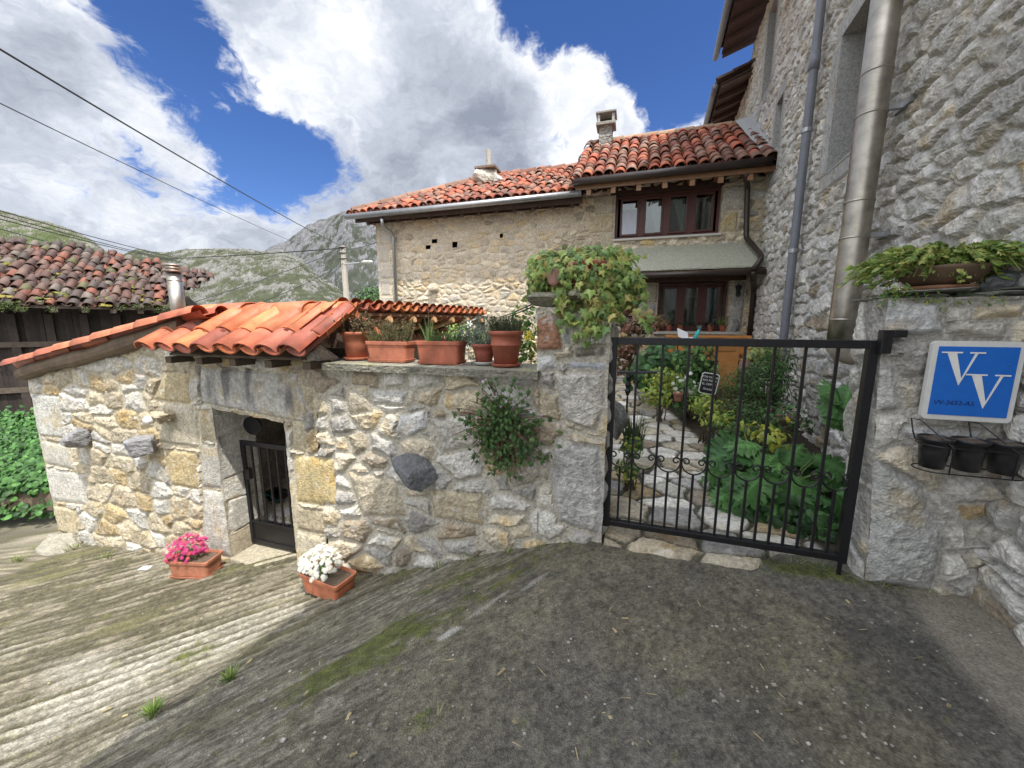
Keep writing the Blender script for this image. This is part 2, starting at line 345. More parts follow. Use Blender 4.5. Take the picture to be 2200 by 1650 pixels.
# ---------------------------------------------------------------- rubble masonry as real relief
GREY = [(.46, .445, .405), (.40, .385, .355), (.52, .50, .45), (.35, .335, .31)]
PALE = [(.60, .58, .53), (.55, .53, .49)]
CREAM = [(.52, .45, .33), (.48, .42, .32), (.55, .49, .38)]
OCHRE = [(.47, .37, .22), (.44, .34, .20), (.50, .40, .25)]
TAN = [(.36, .30, .22), (.32, .27, .21)]
class Rubble:
    def __init__(s, u0, u1, z0, z1, w, h, seed, pal, mortar=(.33, .30, .25), depth=.035, gap=.008, edge=.04, crag=.012, lift=.5, tilt=.06, warp=.35, stamps=(), inner=None, jit=.5, mvar=.15):
        r = np.random.RandomState(seed); s.w, s.h, s.mortar, s.depth, s.gap, s.edge, s.crag, s.warp, s.seed = w, h, A(*mortar), depth, gap, edge, crag, warp, seed
        s.mvar = mvar
        c = []; z = z0 - 1.5 * h; row = 0
        while z < z1 + 1.5 * h:
            hr = h * r.uniform(.65, 1.4); u = u0 - 2 * w * r.uniform(.7, 1)
            while u < u1 + 1.5 * w:
                wr = w * r.choice([.55, .8, 1, 1.3, 1.7], p=[.2, .25, .25, .2, .1])
                if r.rand() < .16 and hr > h * .9:
                    c.append((u + wr / 2, z + hr * .25)); c.append((u + wr / 2 + r.uniform(-.2, .2) * w, z + hr * .8))
                else: c.append((u + wr / 2, z + hr / 2 + r.uniform(-jit, jit) * hr * .6))
                u += wr
            z += hr
        s.c = np.array(c); n = len(s.c); s.pw = r.uniform(0, .22, n)
        s.st = [(np.array(p, float), A(*col), hh, cr) for p, col, hh, cr in stamps]
        names = list(pal.keys()); pr = np.array([pal[k][1] for k in names], float); pr /= pr.sum()
        pick = r.choice(len(names), n, p=pr)
        s.col = np.array([pal[names[i]][0][r.randint(len(pal[names[i]][0]))] for i in pick]) * r.uniform(.82, 1.14, (n, 1))
        s.hs = 1 - lift * r.rand(n); s.tl = r.uniform(-tilt, tilt, (n, 2)); s.rr = r.rand(n)
    def ev(s, u, z):
        shp = u.shape; u = u.ravel(); z = z.ravel(); P = np.column_stack([u, z]); sc = 1 / (2.2 * s.w)
        wu = u + s.warp * s.w * fbm(P, sc, 3, seed=s.seed) + .12 * s.w * fbm(P, sc * 5, 2, seed=s.seed + 4)
        wz = z + s.warp * s.h * fbm(P, sc, 3, seed=s.seed + 1) + .12 * s.h * fbm(P, sc * 5, 2, seed=s.seed + 5)
        N_ = len(u); id1 = np.zeros(N_, int); b = np.zeros(N_)
        order = np.argsort(np.floor(wz / (2 * s.h)) * 1e4 + wu, kind='stable')
        for k in range(0, N_, 3000):
            ix = order[k:k + 3000]; a_, b_ = wu[ix], wz[ix]
            sel = np.where((s.c[:, 0] > a_.min() - 2.5 * s.w) & (s.c[:, 0] < a_.max() + 2.5 * s.w) & (s.c[:, 1] > b_.min() - 2.5 * s.h) & (s.c[:, 1] < b_.max() + 2.5 * s.h))[0]
            if len(sel) < 2: sel = np.arange(len(s.c))
            cc = s.c[sel]; D = ((a_[:, None] - cc[:, 0]) / s.w) ** 2 + ((b_[:, None] - cc[:, 1]) / s.h) ** 2 - s.pw[sel]
            o2 = np.argpartition(D, 1, axis=1)[:, :2]; ar = np.arange(len(ix)); dd = D[ar[:, None], o2]
            sw = dd[:, 0] > dd[:, 1]; i1 = np.where(sw, o2[:, 1], o2[:, 0]); i2 = np.where(sw, o2[:, 0], o2[:, 1])
            d1 = D[ar, i1]; d2 = D[ar, i2]; q = np.sqrt(((cc[i1, 0] - cc[i2, 0]) / s.w) ** 2 + ((cc[i1, 1] - cc[i2, 1]) / s.h) ** 2) + 1e-6
            b[ix] = (d2 - d1) / (2 * q) * math.sqrt(s.w * s.h); id1[ix] = sel[i1]
        hs = s.hs[id1]; col = s.col[id1]; tl = s.tl[id1]; cu = s.c[id1]; rr = s.rr[id1]
        craga = np.full(N_, s.crag)
        for j, (poly, pc, hh, cr) in enumerate(s.st):
            n = len(poly); sd = np.full(N_, 1e9); ar_ = 0
            for i in range(n):
                p, q = poly[i], poly[(i + 1) % n]; ar_ += p[0] * q[1] - p[1] * q[0]
            for i in range(n):
                p, q = poly[i], poly[(i + 1) % n]; e_ = q - p; L = np.hypot(*e_); nx, ny = (-e_[1] / L, e_[0] / L)
                if ar_ < 0: nx, ny = -nx, -ny
                sd = np.minimum(sd, (u - p[0]) * nx + (z - p[1]) * ny)
            sd = sd + .012 * fbm(P, 9, 3, seed=j + 3)
            ins = sd > -.015
            b = np.where(ins, sd + s.gap * .6, b); hs = np.where(ins, hh, hs); col = np.where(ins[:, None], pc, col)
            tl = np.where(ins[:, None], 0, tl); craga = np.where(ins, cr, craga); rr = np.where(ins, (j * .37) % 1, rr)
        P3 = np.column_stack([u, z, rr * 40])
        t = np.clip((b - s.gap) / (s.edge * (.5 + rr)), 0, 1); prof = 1 - (1 - t) ** 2.2
        hgt = prof * s.depth * hs + prof * ((u - cu[:, 0]) * tl[:, 0] + (z - cu[:, 1]) * tl[:, 1])
        cg = ridged(P3, 7, 3, seed=s.seed) * .8 + ridged(P3, 19, 3, seed=s.seed + 2) * .55
        hgt += prof * craga * cg + (1 - prof) * .003 * fbm(P, 30, 3)
        ms = sstep(s.gap - .004, s.gap + .006, b)
        v1 = fbm(P3, 5, 3, seed=9); v2 = fbm(P3, 22, 4, seed=12)
        col = col * (1 + .30 * v1 + .42 * v2)[:, None]
        och = sstep(.12, .5, fbm(P3, 4, 3, seed=21)); col = lerp(col, col * A(1.0, .84, .58), (och * .7)[:, None])
        whit = sstep(.18, .42, fbm(P3, 15, 4, seed=31)); col = lerp(col, A(.62, .61, .58), (whit * .45)[:, None])
        dk = sstep(.2, .5, fbm(P3, 9, 4, seed=41)); col = lerp(col, col * .62, (dk * .4)[:, None])
        mo = s.mortar * (1 + s.mvar * 2 * fbm(P, 3, 3, seed=51) + .3 * fbm(P, 40, 2))[:, None]
        col = lerp(mo, col, ms[:, None])
        return hgt.reshape(shp), col.reshape(shp + (3,))

def panel(mb, base, nrm, us, ztop, zbot, dz, rub, ends=(None, None), holes=(), off=0.0, topfade=False, tint=None, uval=None, rows=None, endz=99, hmul=None):
    """base(u,z)->points; relief pushed along nrm. ends: edge direction shared with the neighbouring face"""
    us = np.asarray(us, float); nu = len(us); zt = ztop(us); zb = zbot(us)
    nz = rows or int(max(2, math.ceil((zt - zb).max() / dz)))
    t = np.linspace(0, 1, nz)[:, None]; Z = zb[None, :] + (zt - zb)[None, :] * t; U = np.broadcast_to(us[None, :], Z.shape)
    for h in holes:                              # snap the rows and columns nearest to an opening's edges
        pass
    Hh, col = rub.ev(U if uval is None else np.broadcast_to(uval(us)[None, :], Z.shape), Z)
    if hmul is not None: Hh = Hh * hmul(U, Z)
    P = base(U, Z)
    for side, e_ in enumerate(ends):
        if e_ is None: continue
        ue = us[0] if side == 0 else us[-1]
        dst = np.abs(U - ue); w = (1 - sstep(0, .05, dst)) * (Z < endz)
        hc = (.014 + .012 * fbm(np.column_stack([np.full(Z.size, ue * 3.1), Z.ravel()]), 6, 3)).reshape(Z.shape)
        Hh = lerp(Hh, hc, w); P = P + (hc * w)[..., None] * e_
    P = P + (Hh + off)[..., None] * nrm
    keep = None
    if holes:
        cu = (us[:-1] + us[1:]) / 2; cz = (Z[:-1, :-1] + Z[1:, 1:]) / 2; keep = np.ones(cz.shape, bool)
        for (a, b, c, d) in holes: keep &= ~((cu[None, :] > a) & (cu[None, :] < b) & (cz > c) & (cz < d))
    if tint is not None: col = tint(U, Z, col)
    mb.grid(P.reshape(-1, 3), nu, nz, col.reshape(-1, 3), keep)
    return Hh

# ---------------------------------------------------------------- barrel tiles
def tiles(mb, O, Ax, S, ncol, nrow, pitch, expo, r, palette, jit=.006, seed=0, clip=None, seg=7, thick=.014, chan=True, ovl=1.25, taper=.82, squash=1.02):
    """O eave corner, Ax unit along the eave, S unit up the slope"""
    rg = np.random.RandomState(seed); Ax = Ax / np.linalg.norm(Ax); S = S / np.linalg.norm(S); Nn = np.cross(Ax, S)
    if Nn[2] < 0: Nn = -Nn
    pal = np.array(palette)
    def one(c, up, rb, rt, L, kind, col):
        a = np.linspace(rad(4), rad(176), seg) if kind else np.linspace(rad(184), rad(356), seg)
        ca, sa = np.cos(a)[:, None], np.sin(a)[:, None]; sd = 1 if kind else -1
        s_ = S + rg.normal(0, jit, 3); x = Ax + rg.normal(0, jit * 2, 3)
        def ring(r_, d): return c + s_ * d + r_ * (ca * x + sa * Nn * squash)
        V = np.concatenate([ring(rb, 0), ring(rb - thick, 0), ring(rt, L), ring(rb - thick, L * .6)])
        f = []
        for i in range(seg - 1):
            f += [(i, i + 1, 2 * seg + i + 1, 2 * seg + i), (seg + i + 1, i + 1, i, seg + i), (seg + i, 3 * seg + i, 3 * seg + i + 1, seg + i + 1)]
        cc = np.tile(col, (len(V), 1)); cc *= (1 + .10 * rg.normal(size=(len(V), 1)) * 1); 
        mb.add(V, f, cc)
    for j in range(nrow):
        for i in range(ncol):
            for kind in ((0, 1) if chan else (1,)):
                u = (i + (.5 if kind == 0 else 0)) * pitch; d = j * expo + (0 if kind else -.02)
                P = O + Ax * u + S * d + Nn * (.055 if kind else r * .95 + .01) + rg.normal(0, jit, 3)
                if clip is not None and not clip(u, d): continue
                col = pal[rg.randint(len(pal))] * rg.uniform(.78, 1.16) * (1 if kind else .8)
                one(P, kind, r * rg.uniform(.96, 1.04) * (1 if kind else .86), r * (taper if kind else .86), expo * ovl, kind, col)
RED_OLD = [(.30, .085, .045), (.38, .10, .055), (.22, .08, .05), (.16, .075, .055), (.42, .13, .07), (.24, .13, .09), (.15, .075, .055), (.30, .10, .06), (.27, .16, .12), (.20, .11, .08), (.24, .075, .05)]
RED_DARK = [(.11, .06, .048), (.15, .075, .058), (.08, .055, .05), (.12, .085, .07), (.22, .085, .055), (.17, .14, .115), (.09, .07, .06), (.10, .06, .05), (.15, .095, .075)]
RED_NEW = [(.50, .15, .065), (.44, .12, .06), (.55, .19, .075), (.38, .12, .075), (.48, .13, .05), (.33, .095, .06)]
# ================================================================ GROUND
def axis(lo, hi, step, far, grow=1.25):
    a = list(np.arange(lo, hi + 1e-6, step)); s = step
    x = hi
    while x < far: s *= grow; x += s; a.append(x)
    s = step; x = lo; pre = []
    while x > -far: s *= grow; x -= s; pre.append(x)
    return np.array(pre[::-1] + a)
gx = axis(-5.2, 2.9, .016, 3500); gy = axis(.75, 4.4, .013, 3500)
GX, GY = np.meshgrid(gx, gy); P2 = np.column_stack([GX.ravel(), GY.ravel()])
Zg = ground_z(GX, GY).ravel()
x, y = P2[:, 0], P2[:, 1]
ed = (x - .35) * -.756 + (y - 2.5) * .655            # distance down the ramp from its crest
near = np.exp(-np.maximum(0, np.hypot(x + 1, y - 2) - 6) / 3)
# tyre-grip ribs cast into the ramp, fading towards the crest
ga, gb = gpix(0, 1525), gpix(600, 1315); gd = (gb - ga)[:2]; gd /= np.linalg.norm(gd); gn = A(-gd[1], gd[0])
q = x * gn[0] + y * gn[1] + .04 * fbm(P2, .8, 3, seed=2) + .012 * fbm(P2, 4, 4, seed=3)
al = x * gd[0] + y * gd[1]
ribph = q / .100
rib = np.abs((ribph % 1) - .5) * 2; ribm = sstep(.55, 1.35, ed + .3 * fbm(P2, 1.1, 3, seed=5)) * (.45 + .55 * sstep(-.3, .25, fbm(P2 * A(1, 1), 1.7, 3, seed=8)))
g1 = sstep(.25, .8, rib); n_med0 = fbm(P2, 3.2, 4, seed=22)
Zg += near * (ribm * (.5 + 1.0 * sstep(-.4, .4, n_med0)) * (.022 * g1 - .010) + .012 * fbm(P2, 1.3, 4, seed=1) + .0035 * fbm(P2, 22, 4, seed=4) + .0035 * ridged(P2, 45, 2, seed=6))
# drips of mortar running down the slope between crest and wall
str_ = fbm(np.column_stack([q * 11, al * 2.2]), 1, 4, seed=14)
str2 = ridged(np.column_stack([q * 16, al * 1.5]), 1, 3, seed=15)
mid = sstep(-.15, .35, ed) * (1 - sstep(1.25, 1.9, ed))
Zg += near * mid * .009 * str_
n_big = fbm(P2, .9, 4, seed=21); n_med = fbm(P2, 3.2, 4, seed=22); n_f = fbm(P2, 14, 4, seed=23)
darkc = A(.148, .132, .094) * (1 + .5 * n_med + .6 * n_f)[:, None]
darkc = lerp(darkc, A(.115, .11, .10) * (1 + .4 * n_f)[:, None], (sstep(.15, -.9, ed) * sstep(-.1, .3, n_big + .2) * .7)[:, None])
pale = A(.25, .222, .165) * (1 + .22 * n_med + .22 * n_f)[:, None]
grime = A(.085, .076, .045) * (1 + .3 * n_f)[:, None]
ramp_m = sstep(.95, 1.75, ed + .25 * n_med)
chalk = sstep(.05, .45, fbm(np.column_stack([q * 1.2, al * .45]), 1, 4, seed=33) + .15) * ramp_m * (1 - sstep(3.2, 4.5, ed))
groove = (1 - g1) * ribm
pl = lerp(pale, A(.44, .415, .355) * (1 + .2 * n_f)[:, None], (chalk * .8)[:, None])
pl = lerp(pl, grime, np.clip(groove * (.75 + .5 * n_f) + sstep(-.15, .25, n_big * .7 + n_med * .6 + (str_ * .8)) * .85 * (1 - chalk * .55), 0, 1)[:, None])
gc = lerp(darkc, pl, ramp_m[:, None])
gc = lerp(gc, gc * .62, (mid * sstep(-.1, .35, str_) * .8)[:, None])
gc = lerp(gc, A(.33, .31, .26), (mid * sstep(.5, .8, str2 + .2 * n_f) * .5)[:, None])
gc = lerp(gc, A(.065, .063, .058) * (1 + .3 * n_f)[:, None], (sstep(.1, .35, fbm(P2, 1.6, 4, seed=25)) * sstep(1.0, .2, ed) * .6)[:, None])
# moss: strip along the crest, under the wall, at the gate
def blob(cx, cy, dx, dy, L, W):
    d = A(dx, dy) / math.hypot(dx, dy); a_ = (x - cx) * d[0] + (y - cy) * d[1]; b_ = -(x - cx) * d[1] + (y - cy) * d[0]
    return np.exp(-(a_ / L) ** 2 - (b_ / W) ** 2)
m1, m2 = gpix(640, 1490), gpix(880, 1340); mc = (m1 + m2) / 2; md = (m2 - m1)
moss = blob(mc[0], mc[1], md[0], md[1], .5, .14) * 1.0 + .75 * blob(*gpix(1050, 1270)[:2], md[0], md[1], .7, .12) + blob(*gpix(780, 1440)[:2], md[0], md[1], .2, .14) * .3
moss += .8 * blob(*gpix(1000, 1240)[:2], 1, .2, .5, .09) + .75 * blob(*gpix(440, 1400)[:2], gd[0], gd[1], .25, .04) + .6 * blob(*gpix(900, 1545)[:2], md[0], md[1], .08, .04)
moss += 1.0 * blob(*gpix(1720, 1225)[:2], 1, -.32, .45, .09)
gran = fbm(P2, 30, 3, seed=44); gc = gc * np.clip(1 + .6 * gran + .75 * fbm(P2, 62, 2, seed=45), .3, 2.2)[:, None]; stk = fbm(np.column_stack([q * 22, al * 4]), 1, 4, seed=46)
gc = gc * (1 - .55 * np.clip(stk, 0, 1) * sstep(-.4, .3, ed) * (1 - .75 * ramp_m))[:, None]
Zg += near * (.004 * gran + .005 * stk * (1 - .7 * ramp_m) * sstep(-.6, .1, ed))
moss = sstep(.35, .95, moss + .6 * gran + .6 * n_med + .7 * fbm(P2, 9, 3, seed=27) + .5 * stk)
gc = lerp(gc, A(.085, .10, .018) * (1 + .8 * n_f + .8 * gran)[:, None], (moss * .85)[:, None]); Zg += moss * near * .006
thinm = sstep(.1, .5, fbm(np.column_stack([q * 4, al * 1.0]), 1, 4, seed=37)) * sstep(.2, 1.6, ed); gc = lerp(gc, A(.19, .18, .075), (thinm * .45)[:, None])
# paler soft-edged patch at the foot of the right-hand wall, and light cement patches
pr_ = sstep(.35, .75, blob(*gpix(2180, 1430)[:2], .36, .93, .75, .28) + blob(2.35, .9, .36, .93, .9, .33) + .12 * n_med)
gc = lerp(gc, A(.30, .27, .22) * (1 + .3 * n_f)[:, None], (pr_ * .8)[:, None])
for px, py, L, W in ((965, 1362, .085, .03), (1150, 1250, .16, .022), (1050, 1300, .2, .018), (650, 1100, .01, .01)):
    w_ = sstep(.4, .6, blob(*gpix(px, py)[:2], md[0], md[1], L, W) + .12 * n_f); gc = lerp(gc, A(.40, .39, .36), (w_ * (.9 if px == 965 else .45))[:, None]); Zg += w_ * .004 * near
far = 1 - near
gfar = lerp(A(.10, .13, .05), A(.25, .24, .2), sstep(-.2, .3, fbm(P2, .01, 3, seed=40))[:, None])
gfar = lerp(A(.22, .21, .19) * (1 + .2 * n_med)[:, None], gfar, sstep(25, 60, np.hypot(x, y))[:, None])
gc = lerp(gc, gfar, (far * sstep(6, 14, np.hypot(x, y)))[:, None])
mb = MB(); mb.grid(np.column_stack([x, y, Zg]), len(gx), len(gy), gc)
tag(mb.build('ground', M_CONC, smooth=True), 'ribbed and mossy concrete lane running down past the stone wall', kind='structure')

# ================================================================ FRONT WALL (shed front, garden wall, gate pillar)
W0 = 2.68
def sx(px, py, v=W0): return F.see(px, py, v)
def poly(*pts, v=W0): return [sx(a, b, v) for a, b in pts]
BL = (.42, .40, .36)
stamps_shed = [
    (poly((432, 790), (640, 803), (662, 880), (655, 908), (640, 905), (432, 872)), (.40, .39, .36), .95, .004),     # lintel
    (poly((355, 800), (408, 803), (410, 868), (330, 858)), (.42, .35, .22), .8, .006),
    (poly((430, 880), (512, 888), (517, 952), (432, 945)), (.40, .35, .25), .85, .004), (poly((340, 865), (425, 872), (428, 960), (345, 950)), (.42, .38, .29), .7, .005),
    (poly((432, 952), (518, 960), (524, 1055), (436, 1045)), BL, .9, .004), (poly((436, 1052), (526, 1062), (533, 1205), (440, 1185)), (.50, .48, .43), .95, .004),
    (poly((350, 965), (424, 972), (428, 1050), (370, 1040)), (.47, .38, .22), .8, .008),
    (poly((630, 905), (655, 912), (660, 975), (632, 962)), (.42, .37, .26), .8, .004), (poly((632, 975), (722, 988), (728, 1090), (638, 1078)), (.52, .42, .23), .95, .003),
    (poly((638, 1085), (700, 1098), (706, 1150), (640, 1135)), (.42, .36, .25), .7, .006), (poly((640, 1140), (700, 1155), (702, 1235), (642, 1225)), (.50, .45, .34), .8, .006),
    (poly((60, 845), (128, 850), (140, 940), (84, 935)), (.50, .49, .45), .8, .006), (poly((84, 945), (150, 955), (165, 1010), (100, 995)), (.48, .46, .40), .9, .004),
    (poly((98, 1002), (185, 1020), (190, 1085), (112, 1075)), (.50, .48, .43), .9, .004), (poly((110, 1085), (165, 1095), (168, 1150), (120, 1140)), (.47, .40, .27), .8, .006)]
rub_shed = Rubble(-7.5, -2.6, -1.6, 2.1, .36, .21, 5, {'c': ([(.46, .395, .285), (.42, .36, .265), (.49, .43, .32)], 5), 'o': ([(.42, .33, .19), (.40, .31, .18)], 1.8), 'g': (GREY, 1), 'p': ([(.50, .48, .43)], 2)}, mortar=(.46, .41, .31), depth=.018, gap=.010, edge=.06, crag=.017, stamps=stamps_shed, warp=.5)
stamps_w1 = [
    (poly((1190, 800), (1300, 795), (1300, 870), (1280, 930), (1210, 900)), (.46, .44, .40), .9, .016),
    (poly((1195, 940), (1290, 960), (1298, 1060), (1290, 1150), (1200, 1120), (1180, 1020)), (.42, .41, .39), .9, .016),
    (poly((720, 985), (725, 1085), (632, 1078), (630, 975)), (.52, .42, .23), .95, .003),
    (poly((860, 890), (915, 880), (920, 920), (880, 940), (850, 930)), (.56, .56, .55), .9, .014), (poly((925, 900), (1010, 890), (1030, 960), (950, 975)), (.44, .42, .37), .8, .014),
    (poly((740, 830), (790, 828), (800, 885), (750, 890)), (.50, .45, .35), .9, .014), (poly((795, 835), (880, 838), (870, 872), (800, 868)), (.50, .49, .46), .8, .012),
    (poly((925, 1050), (1040, 1060), (1040, 1130), (930, 1110)), (.44, .38, .27), .8, .012), (poly((745, 1010), (850, 1030), (880, 1110), (780, 1110)), (.44, .39, .30), .85, .014),
    (poly((1092, 1130), (1140, 1125), (1145, 1155), (1100, 1160)), (.56, .49, .36), .8, .01), (poly((1075, 1000), (1160, 985), (1170, 1030), (1100, 1050)), (.44, .40, .33), .8, .014),
    (poly((1146, 690), (1180, 672), (1205, 690), (1210, 752), (1146, 758)), (.30, .16, .10), 1.0, .004),
    (poly((1146, 765), (1190, 762), (1200, 795), (1150, 798)), (.50, .50, .49), .8, .01), (poly((1215, 775), (1300, 778), (1298, 797), (1222, 792)), (.40, .42, .45), .9, .003),
    (poly((1232, 745), (1300, 742), (1300, 768), (1235, 768)), (.20, .19, .15), .7, .003), (poly((1206, 700), (1225, 700), (1228, 742), (1212, 738)), (.27, .28, .29), .7, .003)]
rub_w1 = Rubble(-3.2, 0, -1.3, 1.9, .33, .215, 23, {'g': (GREY, 3), 'p': (PALE, 2), 'c': (CREAM, 4), 'o': (OCHRE, .5), 't': (TAN, .8)}, mortar=(.44, .41, .345), depth=.024, gap=.020, edge=.06, crag=.020, stamps=stamps_w1, warp=.5)
def fbase(v=W0): return lambda U, Z: F.p(U, v, Z)
def gline(us, v=W0, d=-.12):
    q_ = F.p(us, v, 0); return ground_z(q_[:, 0], q_[:, 1]) + d
UL, UD0, UD1, UP0, UP1 = -7.26, -4.06, -3.10, -.66, -.19
LINT = .73; SILL = -.885
def lin(us, a, b): return np.interp(us, [a[0], b[0]], [a[1], b[1]])
def shed_top(us): return np.interp(us, [-7.3, -4.62, -4.4, -2.6], [.93, 1.44, 1.34, 1.34])
def drip(U, Z, col):        # run-off stains on the lintel stone
    k = ((Z > .70) & (Z < 1.17) & (U > -4.22) & (U < -2.84)).astype(float)
    s_ = sstep(.02, .35, fbm(np.column_stack([U.ravel() * 7, Z.ravel() * 1.0]), 1, 3, seed=61)).reshape(U.shape)
    return lerp(col, np.broadcast_to(A(.10, .10, .105), col.shape), (k * s_ * .8 * sstep(.68, .9, Z))[..., None])
shed = thing('stone_shed', F.p(-5, W0, -1.1), 'low stone shed with new orange tile roof, lintelled doorway and black iron door', 'shed')
mb = MB(); D_ = .0125
FN = -F.v
us = np.append(np.arange(UL, UD0 - .004, D_), UD0)
panel(mb, fbase(), FN, us[:-60], shed_top, gline, D_, rub_shed, ends=(-F.u, None), tint=drip)
panel(mb, fbase(), FN, us[-61:], shed_top, gline, D_, rub_shed, ends=(None, F.u), tint=drip, endz=LINT)
us = np.linspace(UD0, UD1, 78)
panel(mb, fbase(), FN, us, shed_top, lambda u: np.full(len(u), LINT) - .04 * (u - UD0) / .6, D_, rub_shed, tint=drip)
us = np.linspace(UD1, -2.72, 32)
panel(mb, fbase(), FN, us, shed_top, gline, D_, rub_shed, ends=(-F.u, None), tint=drip, endz=LINT)
rub_side = Rubble(0, 5, -1.8, 2.2, .3, .2, 8, {'c': (CREAM, 3), 'g': (GREY, 3)}, mortar=(.42, .38, .3), depth=.03, stamps=[])
# left end wall of the shed and the doorway's two reveals
def sbase(uc): return lambda U, Z: F.p(uc, U, Z)
panel(mb, sbase(UL), -F.u, np.arange(W0, 5.2, .03), lambda v: np.full(len(v), .93), lambda v: np.full(len(v), -1.75), .03, rub_side, ends=(-F.v, None))
rub_rev = Rubble(2, 4, -1.5, 1, 1.1, .36, 31, {'c': (CREAM, 3), 'p': (PALE, 1)}, mortar=(.4, .36, .28), depth=.010, gap=.004, edge=.02, crag=.004, warp=.06, jit=.1)
vs = np.arange(W0, W0 + .42, .012)
panel(mb, sbase(UD0), F.u, vs, lambda v: np.full(len(v), LINT + .02), lambda v: np.full(len(v), SILL - .3), D_, rub_rev, ends=(-F.v, None))
panel(mb, sbase(UD1), -F.u, vs, lambda v: np.full(len(v), LINT + .02), lambda v: np.full(len(v), SILL - .3), D_, rub_rev, ends=(-F.v, None))
mb.fbox(F, UD0 + .03, UD1 - .03, W0 - .0, W0 + .42, LINT - .005, LINT + .3, (.25, .24, .22))
# rough core and back faces so the walls have their thickness from any side
mb.fbox(F, UL + .02, UD0 - .02, W0 + .40, W0 + .44, -1.6, .9, (.36, .33, .27)); mb.fbox(F, UD0 - .3, UD1 + .45, W0 + .405, W0 + .445, LINT + .03, 1.34, (.3, .28, .24))
mb.build('wall', M_STONE, shed, smooth=False)
mb = MB(); mb.fbox(F, UD0 + .02, UD1 - .02, W0 - .05, W0 + .5, SILL - .25, SILL, (.40, .36, .27), .01); mb.build('threshold', M_STONE, shed, bevel=.015)
for px, py, hw, hh, dp, sd in ((187, 940, .17, .11, .17, 3), (328, 947, .19, .115, .18, 5)):
    u_, z_ = sx(px, py); mb = MB(); mb.rock(F.p(u_, W0 - dp * .55, z_), (hw, dp, hh), sd, (.25, .25, .26), 18, .35, (F.u, F.v, UP)); tag(mb.build('corbel_stone', M_STONE, shed), 'dark grey stone jutting from the wall')
u_, z_ = sx(368, 890); mb = MB(); mb.rock(F.p(u_, W0 - .06, z_), (.13, .12, .08), 11, (.42, .36, .26), 16, .5, (F.u, F.v, UP)); mb.build('broken_stone', M_STONE, shed)
mb = MB(); mb.lathe(F.p(u_ - .07, W0 - .16, z_ - .03), [(0.001, -.05), (.03, -.045), (.045, -.02), (.045, .02), (.03, .045), (.001, .05)], 12, (F.u, UP, F.v), (.75, .73, .7)); mb.build('porcelain_insulator', M_PAINT, shed, smooth=True)
mb = MB(); mb.rock(F.p(-7.0, W0 - .12, -1.28), (.42, .16, .14), 4, (.30, .28, .23), 18, .6, (F.u, F.v, UP)); mb.build('footing_stone', M_STONE, shed)
# roof timbers
mb = MB()
(bu0, zz0), (bu1, zz1) = F.see(52, 803, W0 - .04), F.see(400, 700, W0 - .04)
ang = math.atan2(zz1 - zz0, bu1 - bu0)
ax = (F.u * math.cos(ang) + UP * math.sin(ang), F.v, UP * math.cos(ang) - F.u * math.sin(ang))
V0 = mb.n
n_ = 40; tt = np.linspace(0, 1, n_)
path = F.p(bu0 + (bu1 - bu0) * tt, W0 - .04, zz0 + (zz1 - zz0) * tt + .012 * np.sin(tt * 9)) + A(0, 0, -.0)
mb.tube(path, .085 + .008 * np.sin(tt * 21), 12, (.13, .095, .065))
mb.fbox(F, -4.45, -2.62, W0 - .04, W0 + .06, 1.27, 1.36, (.10, .075, .055))
for u_ in np.arange(-4.3, -2.6, .42): mb.fbox(F, u_, u_ + .08, 2.47, 2.70, 1.21, 1.27, (.09, .07, .05))
mb.build('roof_timber', M_WOODO, shed)
# roof boards under tiles (block light)
(ru0_, rz0_), (ru1_, rz1_) = F.see(14, 784, 2.55), F.see(405, 654, 2.55); rz0_ -= .07; rz1_ -= .15; rL_ = math.hypot(ru1_ - ru0_, rz1_ - rz0_)
Sp = (F.v * .62 + UP * .36); Sp /= np.linalg.norm(Sp)
mb = MB()
mb.prism([F.p(-4.28, 2.50, 1.30), F.p(-2.66, 2.50, 1.30), F.p(-2.66, 3.06, 1.64), F.p(-4.28, 3.06, 1.64)], UP * -.02, (.1, .08, .06))
mb.prism([F.p(-4.28, 3.06, 1.64), F.p(-2.66, 3.06, 1.64), F.p(-2.62, 3.4, 1.5), F.p(-4.5, 3.4, 1.5)], UP * -.02, (.1, .08, .06))
mb.prism([F.p(ru0_, 2.62, rz0_), F.p(ru1_, 2.62, rz1_), F.p(ru1_, 5.2, rz1_), F.p(ru0_, 5.2, rz0_)], UP * -.03, (.1, .08, .06))
mb.build('roof_boarding', M_WOODO, shed)
mb = MB()
tiles(mb, F.p(F.see(318, 745, 2.40)[0], 2.40, 1.300), F.u, Sp, 8, 1, .250, .25, .122, RED_NEW, .006, 3, thick=.018, taper=.86, ovl=1.9, squash=.74)
tiles(mb, F.p(F.see(318, 745, 2.40)[0] + .02, 2.40, 1.310) + Sp * .24, F.u, Sp, 8, 1, .250, .50, .122, RED_NEW, .008, 33, thick=.018, taper=.80, ovl=1.0, squash=.74)
tiles(mb, F.p(-4.45, 3.2, 1.64), F.u, F.v * .6 - UP * .3, 7, 1, .262, .5, .115, RED_NEW, .005, 13, thick=.018, chan=False)
mb.build('porch_tiles', M_TILEN, shed, smooth=True)
mb = MB()     # ridge caps lying along the ridge
rg = np.random.RandomState(4)
